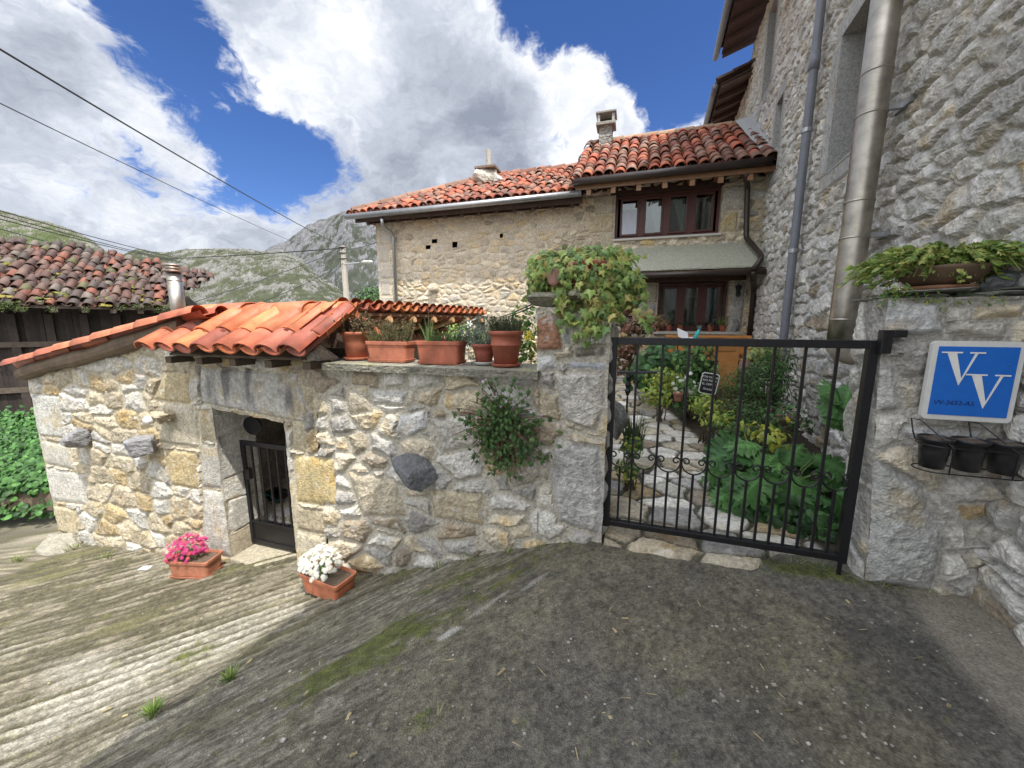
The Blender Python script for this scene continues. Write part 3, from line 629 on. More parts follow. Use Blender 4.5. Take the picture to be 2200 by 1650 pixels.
for k in range(5):
    c0 = F.p(-4.68 + k * .40, 3.02, 1.675 + .012 * (k % 2)); a = np.linspace(rad(-8), rad(188), 9)
    col = A(*RED_NEW[rg.randint(5)])
    ring = lambda r_, d: c0 + F.u * d + r_ * (np.cos(a)[:, None] * F.v + .75 * np.sin(a)[:, None] * UP)
    Vv = np.concatenate([ring(.135, 0), ring(.155, .47), ring(.115, 0), ring(.135, .47)]); f = []
    for i in range(8): f += [(i, i + 1, 9 + i + 1, 9 + i), (18 + i, 27 + i, 27 + i + 1, 18 + i + 1), (9 + i, 9 + i + 1, 27 + i + 1, 27 + i), (i + 1, i, 18 + i, 18 + i + 1)]
    mb.add(Vv, f, col)
mb.build('ridge_tiles', M_TILEN, shed, smooth=True)
mb = MB()     # left slope: falls to the left, verge along the front
Sl = F.u * (ru1_ - ru0_) + UP * (rz1_ - rz0_); Sl /= np.linalg.norm(Sl)
tiles(mb, F.p(ru0_, 2.59, rz0_), F.v, Sl, 12, 9, .205, rL_ / 9, .095, [(.55, .15, .075), (.60, .19, .09), (.50, .14, .08), (.62, .20, .09)], .004, 9, thick=.018)
mb.build('side_roof_tiles', M_TILEN, shed, smooth=True)
mb = MB()
for v_ in np.arange(3.0, 5.2, .45):
    mb.tube([F.p(ru1_, v_ - .02, rz1_ + .03), F.p(ru1_, v_ + .5, rz1_ + .05)], [.12, .14], 12, RED_NEW[1])
mb.build('side_ridge_tiles', M_TILEN, shed, smooth=True)
# iron door
door = bpy.data.objects.new('iron_door', None); C.objects.link(door); door.parent = shed
tag(door, 'black iron door with vertical bars over a solid lower panel')
DV = W0 + .24; Dz0, Dz1, DM = -.865, F.see(515, 945, W0 + .24)[1], F.see(600, 1128, W0 + .24)[1]
du0, du1 = UD0 + .005, UD1 - .008
mb = MB()
for a, b in ((du0, du0 + .05), (du1 - .03, du1)): mb.fbox(F, a, b, DV - .015, DV + .015, Dz0, Dz1)
mb.fbox(F, du0 + .05, du1 - .03, DV - .015, DV + .015, Dz1 - .05, Dz1); mb.fbox(F, du0 + .05, du1 - .03, DV - .015, DV + .015, Dz0, Dz0 + .05); mb.fbox(F, du0 + .05, du1 - .03, DV - .015, DV + .015, DM - .03, DM)
mb.build('door_frame', M_IRON, door, bevel=.003)
mb = MB(); mb.fbox(F, du0 + .05, du1 - .03, DV - .004, DV + .004, Dz0 + .05, DM - .03); mb.build('lower_panel', M_IRON, door)
for k in range(6):
    u_ = du0 + .15 + k * .118; mb = MB(); mb.fbox(F, u_ - .009, u_ + .009, DV - .009, DV + .009, DM, Dz1 - .05); mb.build('bar', M_IRON, door)
mb = MB(); mb.fbox(F, du0 + .05, du0 + .11, DV - .03, DV + .02, -.1, .02); mb.build('lock', M_IRON, door, bevel=.004)
def scroll(c, ex, ez, R, turns=1.15, n=26, r=.005):     # a C of iron ending in two curls, hanging from c
    pts = []
    for t in np.linspace(-1, 1, 2 * n):
        a = -math.pi / 2 + t * math.pi * .55
        pts.append((R * math.cos(a), R * math.sin(a)))
    def curl(p, sgn):
        out = []
        cx = p[0] - sgn * R * .34; cy = p[1]
        for k in range(1, n): 
            a = (0 if sgn > 0 else math.pi) + sgn * k / n * math.pi * 2.1; rr = R * .34 * (1 - .55 * k / n); out.append((cx + rr * math.cos(a), cy + rr * math.sin(a)))
        return out
    full = curl(pts[0], -1)[::-1] + pts + curl(pts[-1], 1)
    return [c + ex * a + ez * b for a, b in full]
for k in range(5):
    mb = MB(); mb.tube(scroll(F.p(du0 + .209 + k * .118, DV, DM + .075), F.u, UP, .054, r=.004), .004, 5); mb.build('scroll', M_IRON, door)

# ---- garden wall with the gate pillar at its end
gw = thing('garden_wall', F.p(-1.7, W0, -.5), 'rough grey and cream stone garden wall ending in a pillar beside the gate', 'wall')
mb = MB()
COP = 1.20
us = np.arange(-2.72, UP0, D_); us[-1] = UP0
panel(mb, fbase(), FN, us, lambda u: np.full(len(u), COP), gline, D_, rub_w1)
us = np.append(np.arange(UP0, UP1, D_), UP1)
panel(mb, fbase(), FN, us, lambda u: np.full(len(u), 1.70) - .1 * sstep(-.45, -.2, u), gline, D_, rub_w1, ends=(-F.u, F.u))
rub_p = Rubble(2, 4, -.3, 2, .24, .2, 41, {'g': (GREY, 3), 'p': (PALE, 2)}, mortar=(.34, .32, .27), depth=.04, gap=.014)
panel(mb, sbase(UP1), F.u, np.arange(W0, W0 + .5, .015), lambda v: np.full(len(v), 1.6), lambda v: np.full(len(v), -.1), .015, rub_p, ends=(-F.v, None))
panel(mb, sbase(UP0), -F.u, np.arange(W0, W0 + .5, .015), lambda v: np.full(len(v), 1.7), lambda v: np.full(len(v), COP), .015, rub_p, ends=(-F.v, None))
panel(mb, lambda U, Z: F.p(U, W0 + .42, Z), F.v, np.arange(-2.72, UP1, .03), lambda u: np.where(u > UP0, 1.6, COP), lambda u: np.full(len(u), -1.2), .03, rub_p)
mb.fbox(F, UP0 + .02, UP1 - .02, W0 + .02, W0 + .44, 1.4, 1.585, (.33, .31, .26)); mb.fbox(F, UP0 + .02, UP0 + .24, W0 + .02, W0 + .44, 1.5, 1.68, (.33, .31, .26)); mb.fbox(F, -2.72, UP0, W0 + .02, W0 + .41, 1.0, COP - .01, (.33, .31, .26))
mb.build('wall', M_STONE, gw)
mb = MB()   # coping slabs
cu = [-2.70, -2.05, -1.36, -.645]
for a, b in zip(cu[:-1], cu[1:]):
    n1_, n2_ = 50, 16; uu = np.linspace(a, b - .006, n1_); 
    for zc, up_ in ((COP + .055, 1), (COP - .0, -1)):
        U, V = np.meshgrid(uu, np.linspace(0, 1, n2_)); fr_ = W0 - .10 + .014 * fbm(np.column_stack([uu * 7, uu * 0 + a]), 1, 3) ; VV = fr_[None, :] + V * (.50 - 0)
        Zc = zc + .004 * fbm(np.column_stack([U.ravel(), VV.ravel()]), 9, 3).reshape(U.shape)
        cc = (A(.26, .25, .20) * (1 + .4 * fbm(np.column_stack([U.ravel(), VV.ravel()]), 6, 4)).reshape(-1, 1)); ms_ = sstep(.05, .4, fbm(np.column_stack([U.ravel(), VV.ravel()]), 4, 3, seed=5))[:, None]
        mb.grid(F.p(U, VV, Zc).reshape(-1, 3), n1_, n2_, lerp(cc, A(.30, .30, .14), ms_ * .6), flip=(up_ < 0))
        if up_ > 0: top = F.p(U, VV, Zc)[0]; cf = cc[:n1_]
        else: bot = F.p(U, VV, Zc)[0]
    kk = 5; rows = [lerp(bot, top, t) + FN * (.01 * fbm(np.column_stack([uu * 20, uu * 0 + t * 3]), 1, 3))[:, None] * (0 < t < 1) for t in np.linspace(0, 1, kk)]
    mb.grid(np.concatenate(rows), n1_, kk, np.tile(cf * .8, (kk, 1)))
mb.build('coping_slab', M_STONE, gw)
mb = MB()
mb.rock(F.p(-.585, W0 + .12, 1.765), (.17, .24, .06), 7, (.21, .20, .15), 20, .2, (F.u, F.v, UP)); mb.rock(F.p(-.40, W0 + .1, 1.76), (.10, .22, .055), 9, (.19, .18, .12), 16, .3, (F.u, F.v, UP))
mb.build('capstone', M_STONE, gw)
u_, z_ = sx(905, 997); ca = rad(-38)
mb = MB(); mb.rock(F.p(u_, W0 - .09, z_), (.20, .14, .105), 21, (.17, .175, .185), 20, .3, (F.u * math.cos(ca) + UP * math.sin(ca), F.v, UP * math.cos(ca) - F.u * math.sin(ca))); tag(mb.build('corbel_stone', M_STONE, gw), 'dark slanting stone jutting from the wall')
u_, z_ = sx(690, 775); mb = MB(); mb.rock(F.p(-2.66, W0 + .02, 1.30), (.13, .14, .10), 14, (.50, .49, .46), 16, .4, (F.u, F.v, UP)); mb.build('top_stone', M_STONE, gw)

# ================================================================ RIGHT PIER
PV = 2.74; PU0 = 1.42
def px2(*pts): return [F.see(a, b, PV) for a, b in pts]
stamps_pier = [
    (px2((1920, 640), (2050, 650), (2060, 720), (1960, 725), (1905, 700)), (.46, .46, .46), .9, .012), (px2((2110, 655), (2200, 650), (2200, 682), (2100, 690)), (.50, .46, .38), .8, .01),
    (px2((1860, 960), (1990, 1040), (2030, 1160), (2000, 1270), (1870, 1250), (1850, 1100)), (.42, .42, .40), 1.0, .018), (px2((1880, 790), (1960, 770), (1965, 880), (1885, 890)), (.48, .47, .45), .8, .012),
    (px2((1965, 915), (2110, 925), (2110, 950), (1990, 955), (1960, 935)), (.46, .46, .46), .6, .006), (px2((2050, 1085), (2125, 1080), (2125, 1110), (2070, 1120)), (.44, .33, .19), .8, .01),
    (px2((2068, 1190), (2120, 1188), (2118, 1220), (2078, 1225)), (.52, .49, .40), .7, .008), (px2((2070, 1130), (2120, 1125), (2110, 1160), (2075, 1165)), (.48, .46, .40), .6, .008)]
rub_pier = Rubble(1, 3, -.3, 2, .30, .22, 53, {'g': (GREY, 5), 'p': (PALE, 3), 'c': (CREAM, 1), 't': (TAN, .5)}, mortar=(.45, .43, .39), depth=.035, gap=.016, edge=.08, crag=.02, stamps=stamps_pier, warp=.6)
rub_ps = Rubble(2, 4, -.3, 2, .5, .34, 43, {'g': (GREY, 3), 'p': (PALE, 2)}, mortar=(.37, .36, .33), depth=.02, gap=.012, edge=.06, crag=.012)
pier = thing('gate_pier', F.p(1.7, PV, 0), 'broad rendered stone pier with slate top carrying the blue sign', 'pier')
mb = MB()
def pu(U, Z): return PU0 + (U - PU0) - .09 * sstep(.0, 1.6, Z) * (1 - sstep(PU0, PU0 + .5, U))   # leaning left edge
panel(mb, lambda U, Z: F.p(pu(U, Z), PV, Z), FN, np.arange(PU0, 2.5, .012), lambda u: np.full(len(u), 1.73), lambda u: np.full(len(u), -.12), .012, rub_pier, ends=(-F.u, None))
panel(mb, lambda U, Z: F.p(PU0 - .09 * sstep(0, 1.6, Z), U, Z), -F.u, np.arange(PV, PV + .30, .012), lambda v: np.full(len(v), 1.73), lambda v: np.full(len(v), -.12), .012, rub_ps, ends=(-F.v, None))
mb.fbox(F, PU0 - .05, 2.3, PV + .02, PV + .34, 1.4, 1.71, (.35, .34, .32)); mb.fbox(F, PU0 + .03, 2.0, PV + .3, PV + .36, -.1, 1.7, (.35, .34, .32))
mb.build('wall', M_STONE, pier)
mb = MB()
for k, (a, b, z_, d) in enumerate([(1.27, 1.62, 1.735, .0), (1.60, 2.0, 1.74, .02), (1.98, 2.4, 1.735, .0), (1.36, 1.75, 1.765, -.03), (1.75, 2.2, 1.77, -.02)]):
    mb.rock(F.p((a + b) / 2, PV + .17, z_), ((b - a) / 2 * 1.1, .24 - d, .022), 60 + k, (.25, .25, .22), 18, .2, (F.u, F.v, UP))
mb.build('slate_top', M_STONE, pier)

# ================================================================ TALL HOUSE on the right
tall = thing('tall_stone_house', tp(4, 0, 0), 'tall grey rubble stone house with red tiled eaves and steel flue, right of the gate', 'house')
def t_see(px, py, d=0.0):
    p0 = tp(0, d, 0); n = -T.v; r = pray(px, py); o = A(0, 0, EYE); t = ((p0 - o) @ n) / (r @ n); q_ = o + r * t
    return float(q_ @ T.u) - TU0, float(q_[2])
win = [(4.55, 5.25, 3.35, 4.80), (7.62, 8.05, 4.20, 5.42), (8.75, 9.45, 6.15, 7.75)]      # s0,s1,z0,z1
stt = []
for (a, b, c, d) in win:
    wj = .22 if b - a > .5 else .15
    stt += [([(b, c), (b + wj * 1.3, c), (b + wj * 1.3, d), (b, d)], (.38, .38, .37), .5, .003), ([(a - wj, c), (a, c), (a, d), (a - wj, d)], (.38, .38, .37), .5, .003),
            ([(a - wj, d), (b + wj, d), (b + wj, d + .24), (a - wj, d + .24)], (.38, .38, .37), .5, .003), ([(a - wj, c - .2), (b + wj, c - .2), (b + wj, c), (a - wj, c)], (.36, .36, .35), .6, .003)]
rub_tall = Rubble(-7, 16, -.5, 8.6, .26, .15, 71, {'g': ([(.52, .51, .48), (.47, .46, .43), (.56, .55, .52)], 6), 'p': (PALE, 4), 't': (TAN, .25), 'c': (CREAM, .3), 'd': ([(.42, .41, .38), (.45, .43, .40)], 1)}, mortar=(.46, .44, .39), depth=.038, gap=.008, edge=.04, crag=.015, lift=.6, tilt=.10, stamps=stt, warp=.5)
mb = MB()
ss = [1.2]
while ss[-1] < 15.5: ss.append(ss[-1] + max(.013, .0034 * (ss[-1] + 1.2)))
ss = np.array(ss)
for (a, b, c, d) in win:
    for e_ in (a, b): ss[np.argmin(np.abs(ss - e_))] = e_
def ttop(s_): return np.interp(s_, [0, 11.0, 11.05, 15], [8.05, 8.05, 7.35, 7.35])
zb_ = np.array([-.15] + sorted(sum([[c, d] for _, _, c, d in win], [])) + [8.05])
lo = -.2
cuts = [-.2, 3.35, 4.80, 5.42, 6.15, 7.75, 8.05]
def tbase(U, Z): return tp(U, 0, Z)
prev = None
for k in range(len(cuts) - 1):
    c0, c1 = cuts[k], cuts[k + 1]; st_ = .017 if c1 < 5 else .024
    cut2 = [c0, 4.20, c1] if c0 == 3.35 else [c0, c1]
    for a_, b_ in zip(cut2[:-1], cut2[1:]):
        hol = [w for w in win if w[2] < (a_ + b_) / 2 < w[3]]
        panel(mb, tbase, -T.v, ss, lambda s_: np.minimum(np.full(len(s_), b_), ttop(s_) + 0 * s_), lambda s_: np.minimum(np.full(len(s_), a_), ttop(s_)), st_, rub_tall, holes=hol)
mb.build('wall', M_STONE, tall)
mb = MB(); mb.prism([tp(1.2, -.01, -.3), tp(-7, -.01, -.3), tp(-7, -7, -.3), tp(1.2, -7, -.3)], UP * 8.3, (.38, .37, .35)); mb.prism([tp(1.2, -.16, -.3), tp(1.2, -7, -.3), tp(15.5, -7, -.3), tp(15.5, -.25, -.3)], UP * 3.6, (.3, .3, .28))
mb.prism([tp(-7, -.35, 3.3), tp(-7, -7, 3.3), tp(15.5, -7, 3.3), tp(15.5, -.35, 3.3)], UP * 4.6, (.3, .3, .28)); mb.build('side_wall', M_STONE, tall)
for (a, b, c, d) in win:
    fr_ = MB()
    for (s0, s1, z0, z1) in ((a, b, c - .02, c), (a, b, d, d + .02)): fr_.box(tp((s0 + s1) / 2, -.14, (z0 + z1) / 2), ((s1 - s0) / 2, .17, .012), (T.u, T.v, UP), (.36, .36, .35))
    for s0 in (a - .01, b + .01): fr_.box(tp(s0, -.14, (c + d) / 2), (.012, .17, (d - c) / 2), (T.u, T.v, UP), (.38, .38, .37))
    wo_ = fr_.build('window', M_STONE, tall)
    g_ = MB(); g_.box(tp((a + b) / 2, -.28, (c + d) / 2), ((b - a) / 2, .006, (d - c) / 2), (T.u, T.v, UP), (.02, .02, .02)); g_.build('pane', M_BROWNM, wo_)
# eaves: two roof levels, tiled underside seen from below
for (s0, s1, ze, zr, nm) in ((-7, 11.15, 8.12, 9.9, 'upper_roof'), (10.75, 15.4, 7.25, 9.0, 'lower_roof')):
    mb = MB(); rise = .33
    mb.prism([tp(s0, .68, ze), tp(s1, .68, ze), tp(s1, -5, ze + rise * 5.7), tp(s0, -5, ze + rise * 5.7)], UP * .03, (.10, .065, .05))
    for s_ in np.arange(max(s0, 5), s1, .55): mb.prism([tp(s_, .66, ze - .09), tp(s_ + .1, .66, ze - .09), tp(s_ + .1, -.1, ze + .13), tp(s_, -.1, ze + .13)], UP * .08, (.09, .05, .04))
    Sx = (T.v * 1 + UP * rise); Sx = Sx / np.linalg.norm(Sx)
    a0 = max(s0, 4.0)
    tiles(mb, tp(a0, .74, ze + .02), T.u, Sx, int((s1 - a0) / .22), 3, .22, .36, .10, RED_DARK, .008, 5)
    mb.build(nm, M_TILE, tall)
    mb = MB(); pth = tp(np.linspace(s0, s1 + .05, 12), .80, ze - .02); mb.tube(pth, .07, 10, (.1, .1, .1)); mb.build('gutter', M_PVC, tall, smooth=True)
# downpipe and steel flue fixed to the wall
def line_t(p0, p1, d, n=14):
    (s0, z0), (s1, z1) = t_see(*p0, d), t_see(*p1, d); return s0, z0, s1, z1
s0, z0 = t_see(1722, 400, .12)
dp = thing('grey_downpipe', tp(s0, .12, 0), 'slim grey plastic downpipe clipped to the tall stone wall', 'downpipe')
mb = MB(); mb.tube(tp(np.full(12, s0), .13, np.linspace(.35, 8.1, 12)), .052, 12); mb.build('pipe', M_PVC, dp, smooth=True)
for z_ in (1.15, 2.55, 4.05, 5.6, 7.1):
    mb = MB(); mb.tube([tp(s0, .13, z_ - .025), tp(s0, .13, z_ + .025)], .062, 12, (.4, .42, .45)); mb.box(tp(s0, .05, z_), (.012, .06, .012), (T.u, T.v, UP), (.4, .42, .45)); mb.build('pipe_clip', M_ZINC, dp)
mb = MB(); mb.tube([tp(s0, .13, 4.75), tp(s0, .13, 4.95)], .06, 12); mb.build('pipe_collar', M_PVC, dp, smooth=True)
s0, z0 = t_see(1862, 365, .22)
fl = thing('steel_flue', tp(s0, .22, 1.3), 'wide stainless steel flue climbing the tall stone wall above the gate', 'flue')
mb = MB(); mb.tube(tp(np.full(30, s0), .24, np.linspace(1.42, 9.3, 30)), .102, 28); mb.build('pipe', M_STEEL, fl, smooth=True)
for z_ in (1.62, 2.32, 2.62, 3.30, 3.62, 4.5, 5.5):
    mb = MB(); mb.tube([tp(s0, .24, z_ - .007), tp(s0, .24, z_ + .007)], .107, 28); mb.build('band', M_STEEL, fl, smooth=True)
for z_ in (2.34, 3.34):
    mb = MB(); mb.box(tp(s0, .08, z_), (.02, .10, .02), (T.u, T.v, UP), (.4, .4, .4)); mb.box(tp(s0, -.0, z_), (.12, .05, .025), (T.u, T.v, UP), (.4, .4, .4)); mb.build('bracket', M_ZINC, fl)
mb = MB(); cc_ = tp(s0, .24, 1.42); mb.tube([cc_, cc_ - UP * .05, cc_ - UP * .10 - T.v * -.03, cc_ - UP * .14 - T.v * -.1, cc_ - UP * .15 - T.v * -.22], [.104, .102, .09, .07, .06], 24, (.4, .36, .3)); mb.build('elbow', M_POT, fl, smooth=True)
mb = MB()
for k, z_ in enumerate(np.arange(.35, 1.2, .13)): mb.rock(tp(s0 - .05 + .03 * (k % 2), -.0, z_), (.13, .09, .065), 90 + k, (.30, .13, .07), 12, .3, (T.u, T.v, UP))
tag(mb.build('brick_patch', M_STONE, tall), 'reddish brick patch low on the wall')
def at_y(px, py, y_):
    r = pray(px, py); t = y_ / r[1]; return A(0, 0, EYE) + r * t
# ================================================================ FAR HOUSE
HV = 8.875
def hs_(px, py, v=HV): return H.see(px, py, v)
def hp(*pts): return [hs_(a, b) for a, b in pts]
far = thing('stone_house', H.p(-2, HV, .3), 'two-part rubble stone house with red barrel-tile roofs and brown windows across the garden', 'house')
WU, WL = (-.43, 1.59, 3.33, 4.30), (.52, 1.86, 1.395, 2.42)
st = [([(-.95, 3.5), (-.45, 3.5), (-.45, 3.85), (-.95, 3.85)], (.45, .38, .25), .8, .006), ([(-.85, 3.85), (-.45, 3.85), (-.45, 4.25), (-.85, 4.25)], (.42, .37, .28), .8, .006), ([(-.7, 3.2), (-.45, 3.2), (-.45, 3.48), (-.7, 3.48)], (.42, .37, .27), .8, .006),
      ([(1.62, 3.75), (2.05, 3.75), (2.05, 4.2), (1.62, 4.2)], (.40, .38, .33), .8, .006), ([(1.62, 3.35), (1.9, 3.35), (1.9, 3.72), (1.62, 3.72)], (.44, .37, .22), .8, .006),
      ([(.10, 1.4), (.50, 1.4), (.50, 2.0), (.05, 2.0)], (.40, .38, .36), .9, .006), ([(.08, 2.0), (.50, 2.0), (.50, 2.38), (.08, 2.38)], (.40, .36, .28), .9, .006),
      ([(1.90, 1.4), (2.15, 1.4), (2.15, 2.4), (1.90, 2.4)], (.38, .37, .34), .8, .006)]
for k in range(9): z_ = .6 + k * .42; st.append(([(-6.30, z_), (-6.0 + .12 * (k % 2), z_), (-6.0 + .12 * (k % 2), z_ + .39), (-6.30, z_ + .39)], (.40, .385, .36), .9, .005))
rub_far = Rubble(-6.4, 2.6, 0, 4.7, .25, .15, 77, {'t': (TAN, 2), 'c': ([(.62, .55, .42), (.56, .49, .37), (.66, .58, .45)], 5), 'o': ([(.58, .44, .22), (.62, .48, .28)], 2.5), 'g': (GREY, 1.5)}, mortar=(.55, .48, .37), depth=.026, gap=.020, edge=.05, crag=.012, stamps=st, warp=.5, mvar=.25)
def plaster(U, Z, col):     # old render still covering much of the left wing
    P_ = np.column_stack([U.ravel(), Z.ravel()]); m = sstep(-.25, .3, fbm(P_, 1.0, 4, seed=70) + .25 - .45 * sstep(-2.6, -.6, P_[:, 0])).reshape(U.shape)
    m = m * sstep(.2, -.9, U); pc = A(.62, .54, .42) * (1 + .25 * fbm(P_, 2.4, 4, seed=71) + .15 * fbm(P_, 12, 3, seed=72)).reshape(U.shape)[..., None]
    return lerp(col, pc, (m * .55)[..., None])
def pmask(U, Z):
    P_ = np.column_stack([U.ravel(), Z.ravel()]); m = sstep(-.25, .3, fbm(P_, 1.0, 4, seed=70) + .25 - .45 * sstep(-2.6, -.6, P_[:, 0])).reshape(U.shape) * sstep(.2, -.9, U); return 1 - .45 * m
mb = MB(); holes = [WU, WL, (-4.95, -4.81, 3.36, 3.47), (-4.78, -4.62, 3.50, 3.60), (-4.22, -4.08, 3.37, 3.50), (-3.0, -2.93, 3.52, 3.62)]
uu = np.arange(-6.33, 2.62, .019)
zc = [0.2, 1.395, 2.42, 3.33, 4.30, 4.62]
for c0, c1 in zip(zc[:-1], zc[1:]):
    hol = [w for w in holes if w[2] < c1 and w[3] > c0]
    uu2 = uu.copy()
    for w in (WU, WL):
        for e_ in w[:2]: uu2[np.argmin(np.abs(uu2 - e_))] = e_
    panel(mb, lambda U, Z: H.p(U, HV, Z), -H.v, uu2, lambda u: np.full(len(u), c1) - (0 if c1 < 4.6 else .3 * (u < -1.25)), lambda u: np.full(len(u), c0), .019, rub_far, holes=hol, tint=plaster, hmul=pmask, ends=(-H.u, None))
rub_fs = Rubble(8, 14, 0, 5, .3, .2, 78, {'t': (TAN, 2), 'g': (GREY, 3)}, mortar=(.35, .32, .27), depth=.03)
panel(mb, lambda U, Z: H.p(-6.33, U, Z), -H.u, np.arange(HV, HV + 5, .05), lambda v: np.full(len(v), 4.3), lambda v: np.full(len(v), -1.5), .05, rub_fs, ends=(-H.v, None))
mb.fbox(H, -6.33, 2.6, HV + .34, HV + .38, -1, 3.3, (.3, .27, .22)); mb.fbox(H, -6.33, -.5, HV + .3, HV + .34, 3.3, 4.2, (.02, .02, .02)); mb.fbox(H, -6.33, 2.5, HV + 4.9, HV + 5, -1, 4.3, (.35, .33, .28))
mb.fbox(H, -6.33, -4, HV + .0, HV + .3, -1.6, .25, (.36, .33, .28)); mb.fbox(H, -4, 2.6, HV + .02, HV + .3, -1, .22, (.36, .33, .28))
mb.build('wall', M_STONE, far)
for px, py, w in ((1497, 0, 0),): pass
# small loose holes get dark backs from the wall core; projecting stone
u_, z_ = hs_(932, 622); mb = MB(); mb.rock(H.p(u_, HV - .06, z_), (.13, .1, .08), 31, (.5, .44, .34), 14, .3, (H.u, H.v, UP)); mb.build('projecting_stone', M_STONE, far)
def window(u0, u1, z0, z1, dep, bays, parent, fr=H, v=HV, mcol=(.085, .028, .022)):
    w = bpy.data.objects.new('window', None); C.objects.link(w); w.parent = parent
    mb = MB(); vv = v + dep; t = .055
    mb.fbox(fr, u0, u1, vv, vv + .06, z0, z0 + t, mcol); mb.fbox(fr, u0, u1, vv, vv + .06, z1 - t, z1, mcol)
    for a, b in ((u0, u0 + t), (u1 - t, u1)): mb.fbox(fr, a, b, vv, vv + .06, z0 + t, z1 - t, mcol)
    e_ = np.linspace(u0 + t, u1 - t, bays + 1)
    for q_ in e_[1:-1]: mb.fbox(fr, q_ - .055, q_ + .055, vv + .002, vv + .058, z0 + t, z1 - t, mcol)
    for a, b in zip(e_[:-1], e_[1:]):            # each casement's own sash
        a, b = a + .05, b - .05
        mb.fbox(fr, a, a + .04, vv - .015, vv + .03, z0 + t + .01, z1 - t - .01, mcol); mb.fbox(fr, b - .04, b, vv - .015, vv + .03, z0 + t + .01, z1 - t - .01, mcol)
        mb.fbox(fr, a + .04, b - .04, vv - .015, vv + .03, z0 + t + .01, z0 + t + .05, mcol); mb.fbox(fr, a + .04, b - .04, vv - .015, vv + .03, z1 - t - .05, z1 - t - .01, mcol)
    mb.build('window_frame', M_WOOD, w, bevel=.004)
    for a, b in zip(e_[:-1], e_[1:]):
        mb = MB(); mb.fbox(fr, a + .09, b - .09, vv + .005, vv + .010, z0 + t + .05, z1 - t - .05); mb.build('pane', M_GLASS, w)
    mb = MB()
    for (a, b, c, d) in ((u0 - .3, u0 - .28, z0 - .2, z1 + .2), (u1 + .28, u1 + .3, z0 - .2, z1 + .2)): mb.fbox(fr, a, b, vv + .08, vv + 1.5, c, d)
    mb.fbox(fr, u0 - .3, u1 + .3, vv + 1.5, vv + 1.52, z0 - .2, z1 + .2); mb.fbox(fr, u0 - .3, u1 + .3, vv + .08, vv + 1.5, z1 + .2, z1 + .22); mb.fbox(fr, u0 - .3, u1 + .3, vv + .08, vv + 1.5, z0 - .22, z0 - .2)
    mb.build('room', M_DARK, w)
    # reveals
    mb = MB(); cst = (.36, .33, .28)
    mb.fbox(fr, u0 - .25, u0 + .004, v + .0, vv + .12, z0 - .05, z1 + .05, cst); mb.fbox(fr, u1 - .004, u1 + .25, v + .0, vv + .12, z0 - .05, z1 + .05, cst); mb.fbox(fr, u0, u1, v + .0, vv + .1, z0 - .04, z0 - .002, cst)
    mb.build('reveal', M_STONE, w)
    return w, e_, vv
def curtain(u0, u1, z0, z1, vv, parent, lean, fr=H, narrow=.35):
    n_, m_ = 34, 14; mb = MB(); t = np.linspace(0, 1, n_)[None, :]; s_ = np.linspace(0, 1, m_)[:, None]      # s 0 bottom
    wd = (u1 - u0) * (narrow + (1 - narrow) * s_ ** 1.3)
    U = (u0 + t * wd) if lean < 0 else (u1 - (1 - t) * wd); Z = z0 + (z1 - z0) * s_ + 0 * t; V = vv + .012 * np.sin(t * 44 + s_ * 2) + 0 * s_
    mb.grid(fr.p(U, V, Z).reshape(-1, 3), n_, m_); mb.build('curtain', M_CLOTH, parent, smooth=True)
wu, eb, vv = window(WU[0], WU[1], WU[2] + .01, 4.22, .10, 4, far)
mb = MB(); mb.fbox(H, WU[0] - .1, WU[1] + .1, HV - .02, HV + .2, 4.22, 4.34, (.05, .025, .02)); mb.build('lintel', M_WOODO, wu)
mb = MB(); mb.fbox(H, WU[0] - .03, WU[1] + .03, HV - .06, HV + .14, WU[2] - .035, WU[2] + .004, (.52, .50, .46)); mb.build('window_sill', M_PAINT, wu)
curtain(eb[1] + .12, eb[2] - .10, 3.45, 4.1, vv + .06, wu, 1); curtain(eb[2] + .12, eb[3] - .10, 3.45, 4.1, vv + .06, wu, 1, narrow=.3); curtain(eb[3] + .3, eb[4] - .1, 3.45, 4.1, vv + .06, wu, 1, narrow=.5)
mb = MB(); mb.fbox(H, eb[0] + .10, eb[1] - .10, vv - .004, vv + .002, 3.44, 3.92, (.50, .53, .62)); tag(mb.build('pane_reflection', M_PAINT, wu), 'pale panel painted as a reflection on the left pane')  # flat pale panel before the glass, its colour painted as a reflection
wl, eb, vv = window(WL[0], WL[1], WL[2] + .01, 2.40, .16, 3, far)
mb = MB(); mb.fbox(H, WL[0] - .05, WL[1] + .25, HV - .10, HV + .18, WL[2] - .05, WL[2] + .004, (.50, .48, .43)); mb.build('window_sill', M_STONE, wl)
mb = MB(); mb.fbox(H, .12, 2.12, HV - .09, HV + .1, 2.41, 2.60, (.075, .045, .035), .006); mb.build('lintel', M_WOODO, wl, bevel=.015)
curtain(eb[0] + .1, eb[1] - .1, 1.55, 2.28, vv + .06, wl, 1, narrow=.25); curtain(eb[2] + .1, eb[3] - .1, 1.6, 2.28, vv + .06, wl, -1, narrow=.35); curtain(eb[1] + .12, eb[2] - .12, 2.1, 2.28, vv + .06, wl, 1, narrow=.9)
# doorway beside the lower window (dark recess behind the ivy)
mb = MB(); mb.fbox(H, -.62, .02, HV - .006, HV + .05, .35, 2.35, (.03, .02, .018)); tag(mb.build('door', M_WOODO, far), 'dark doorway left of the lower window')
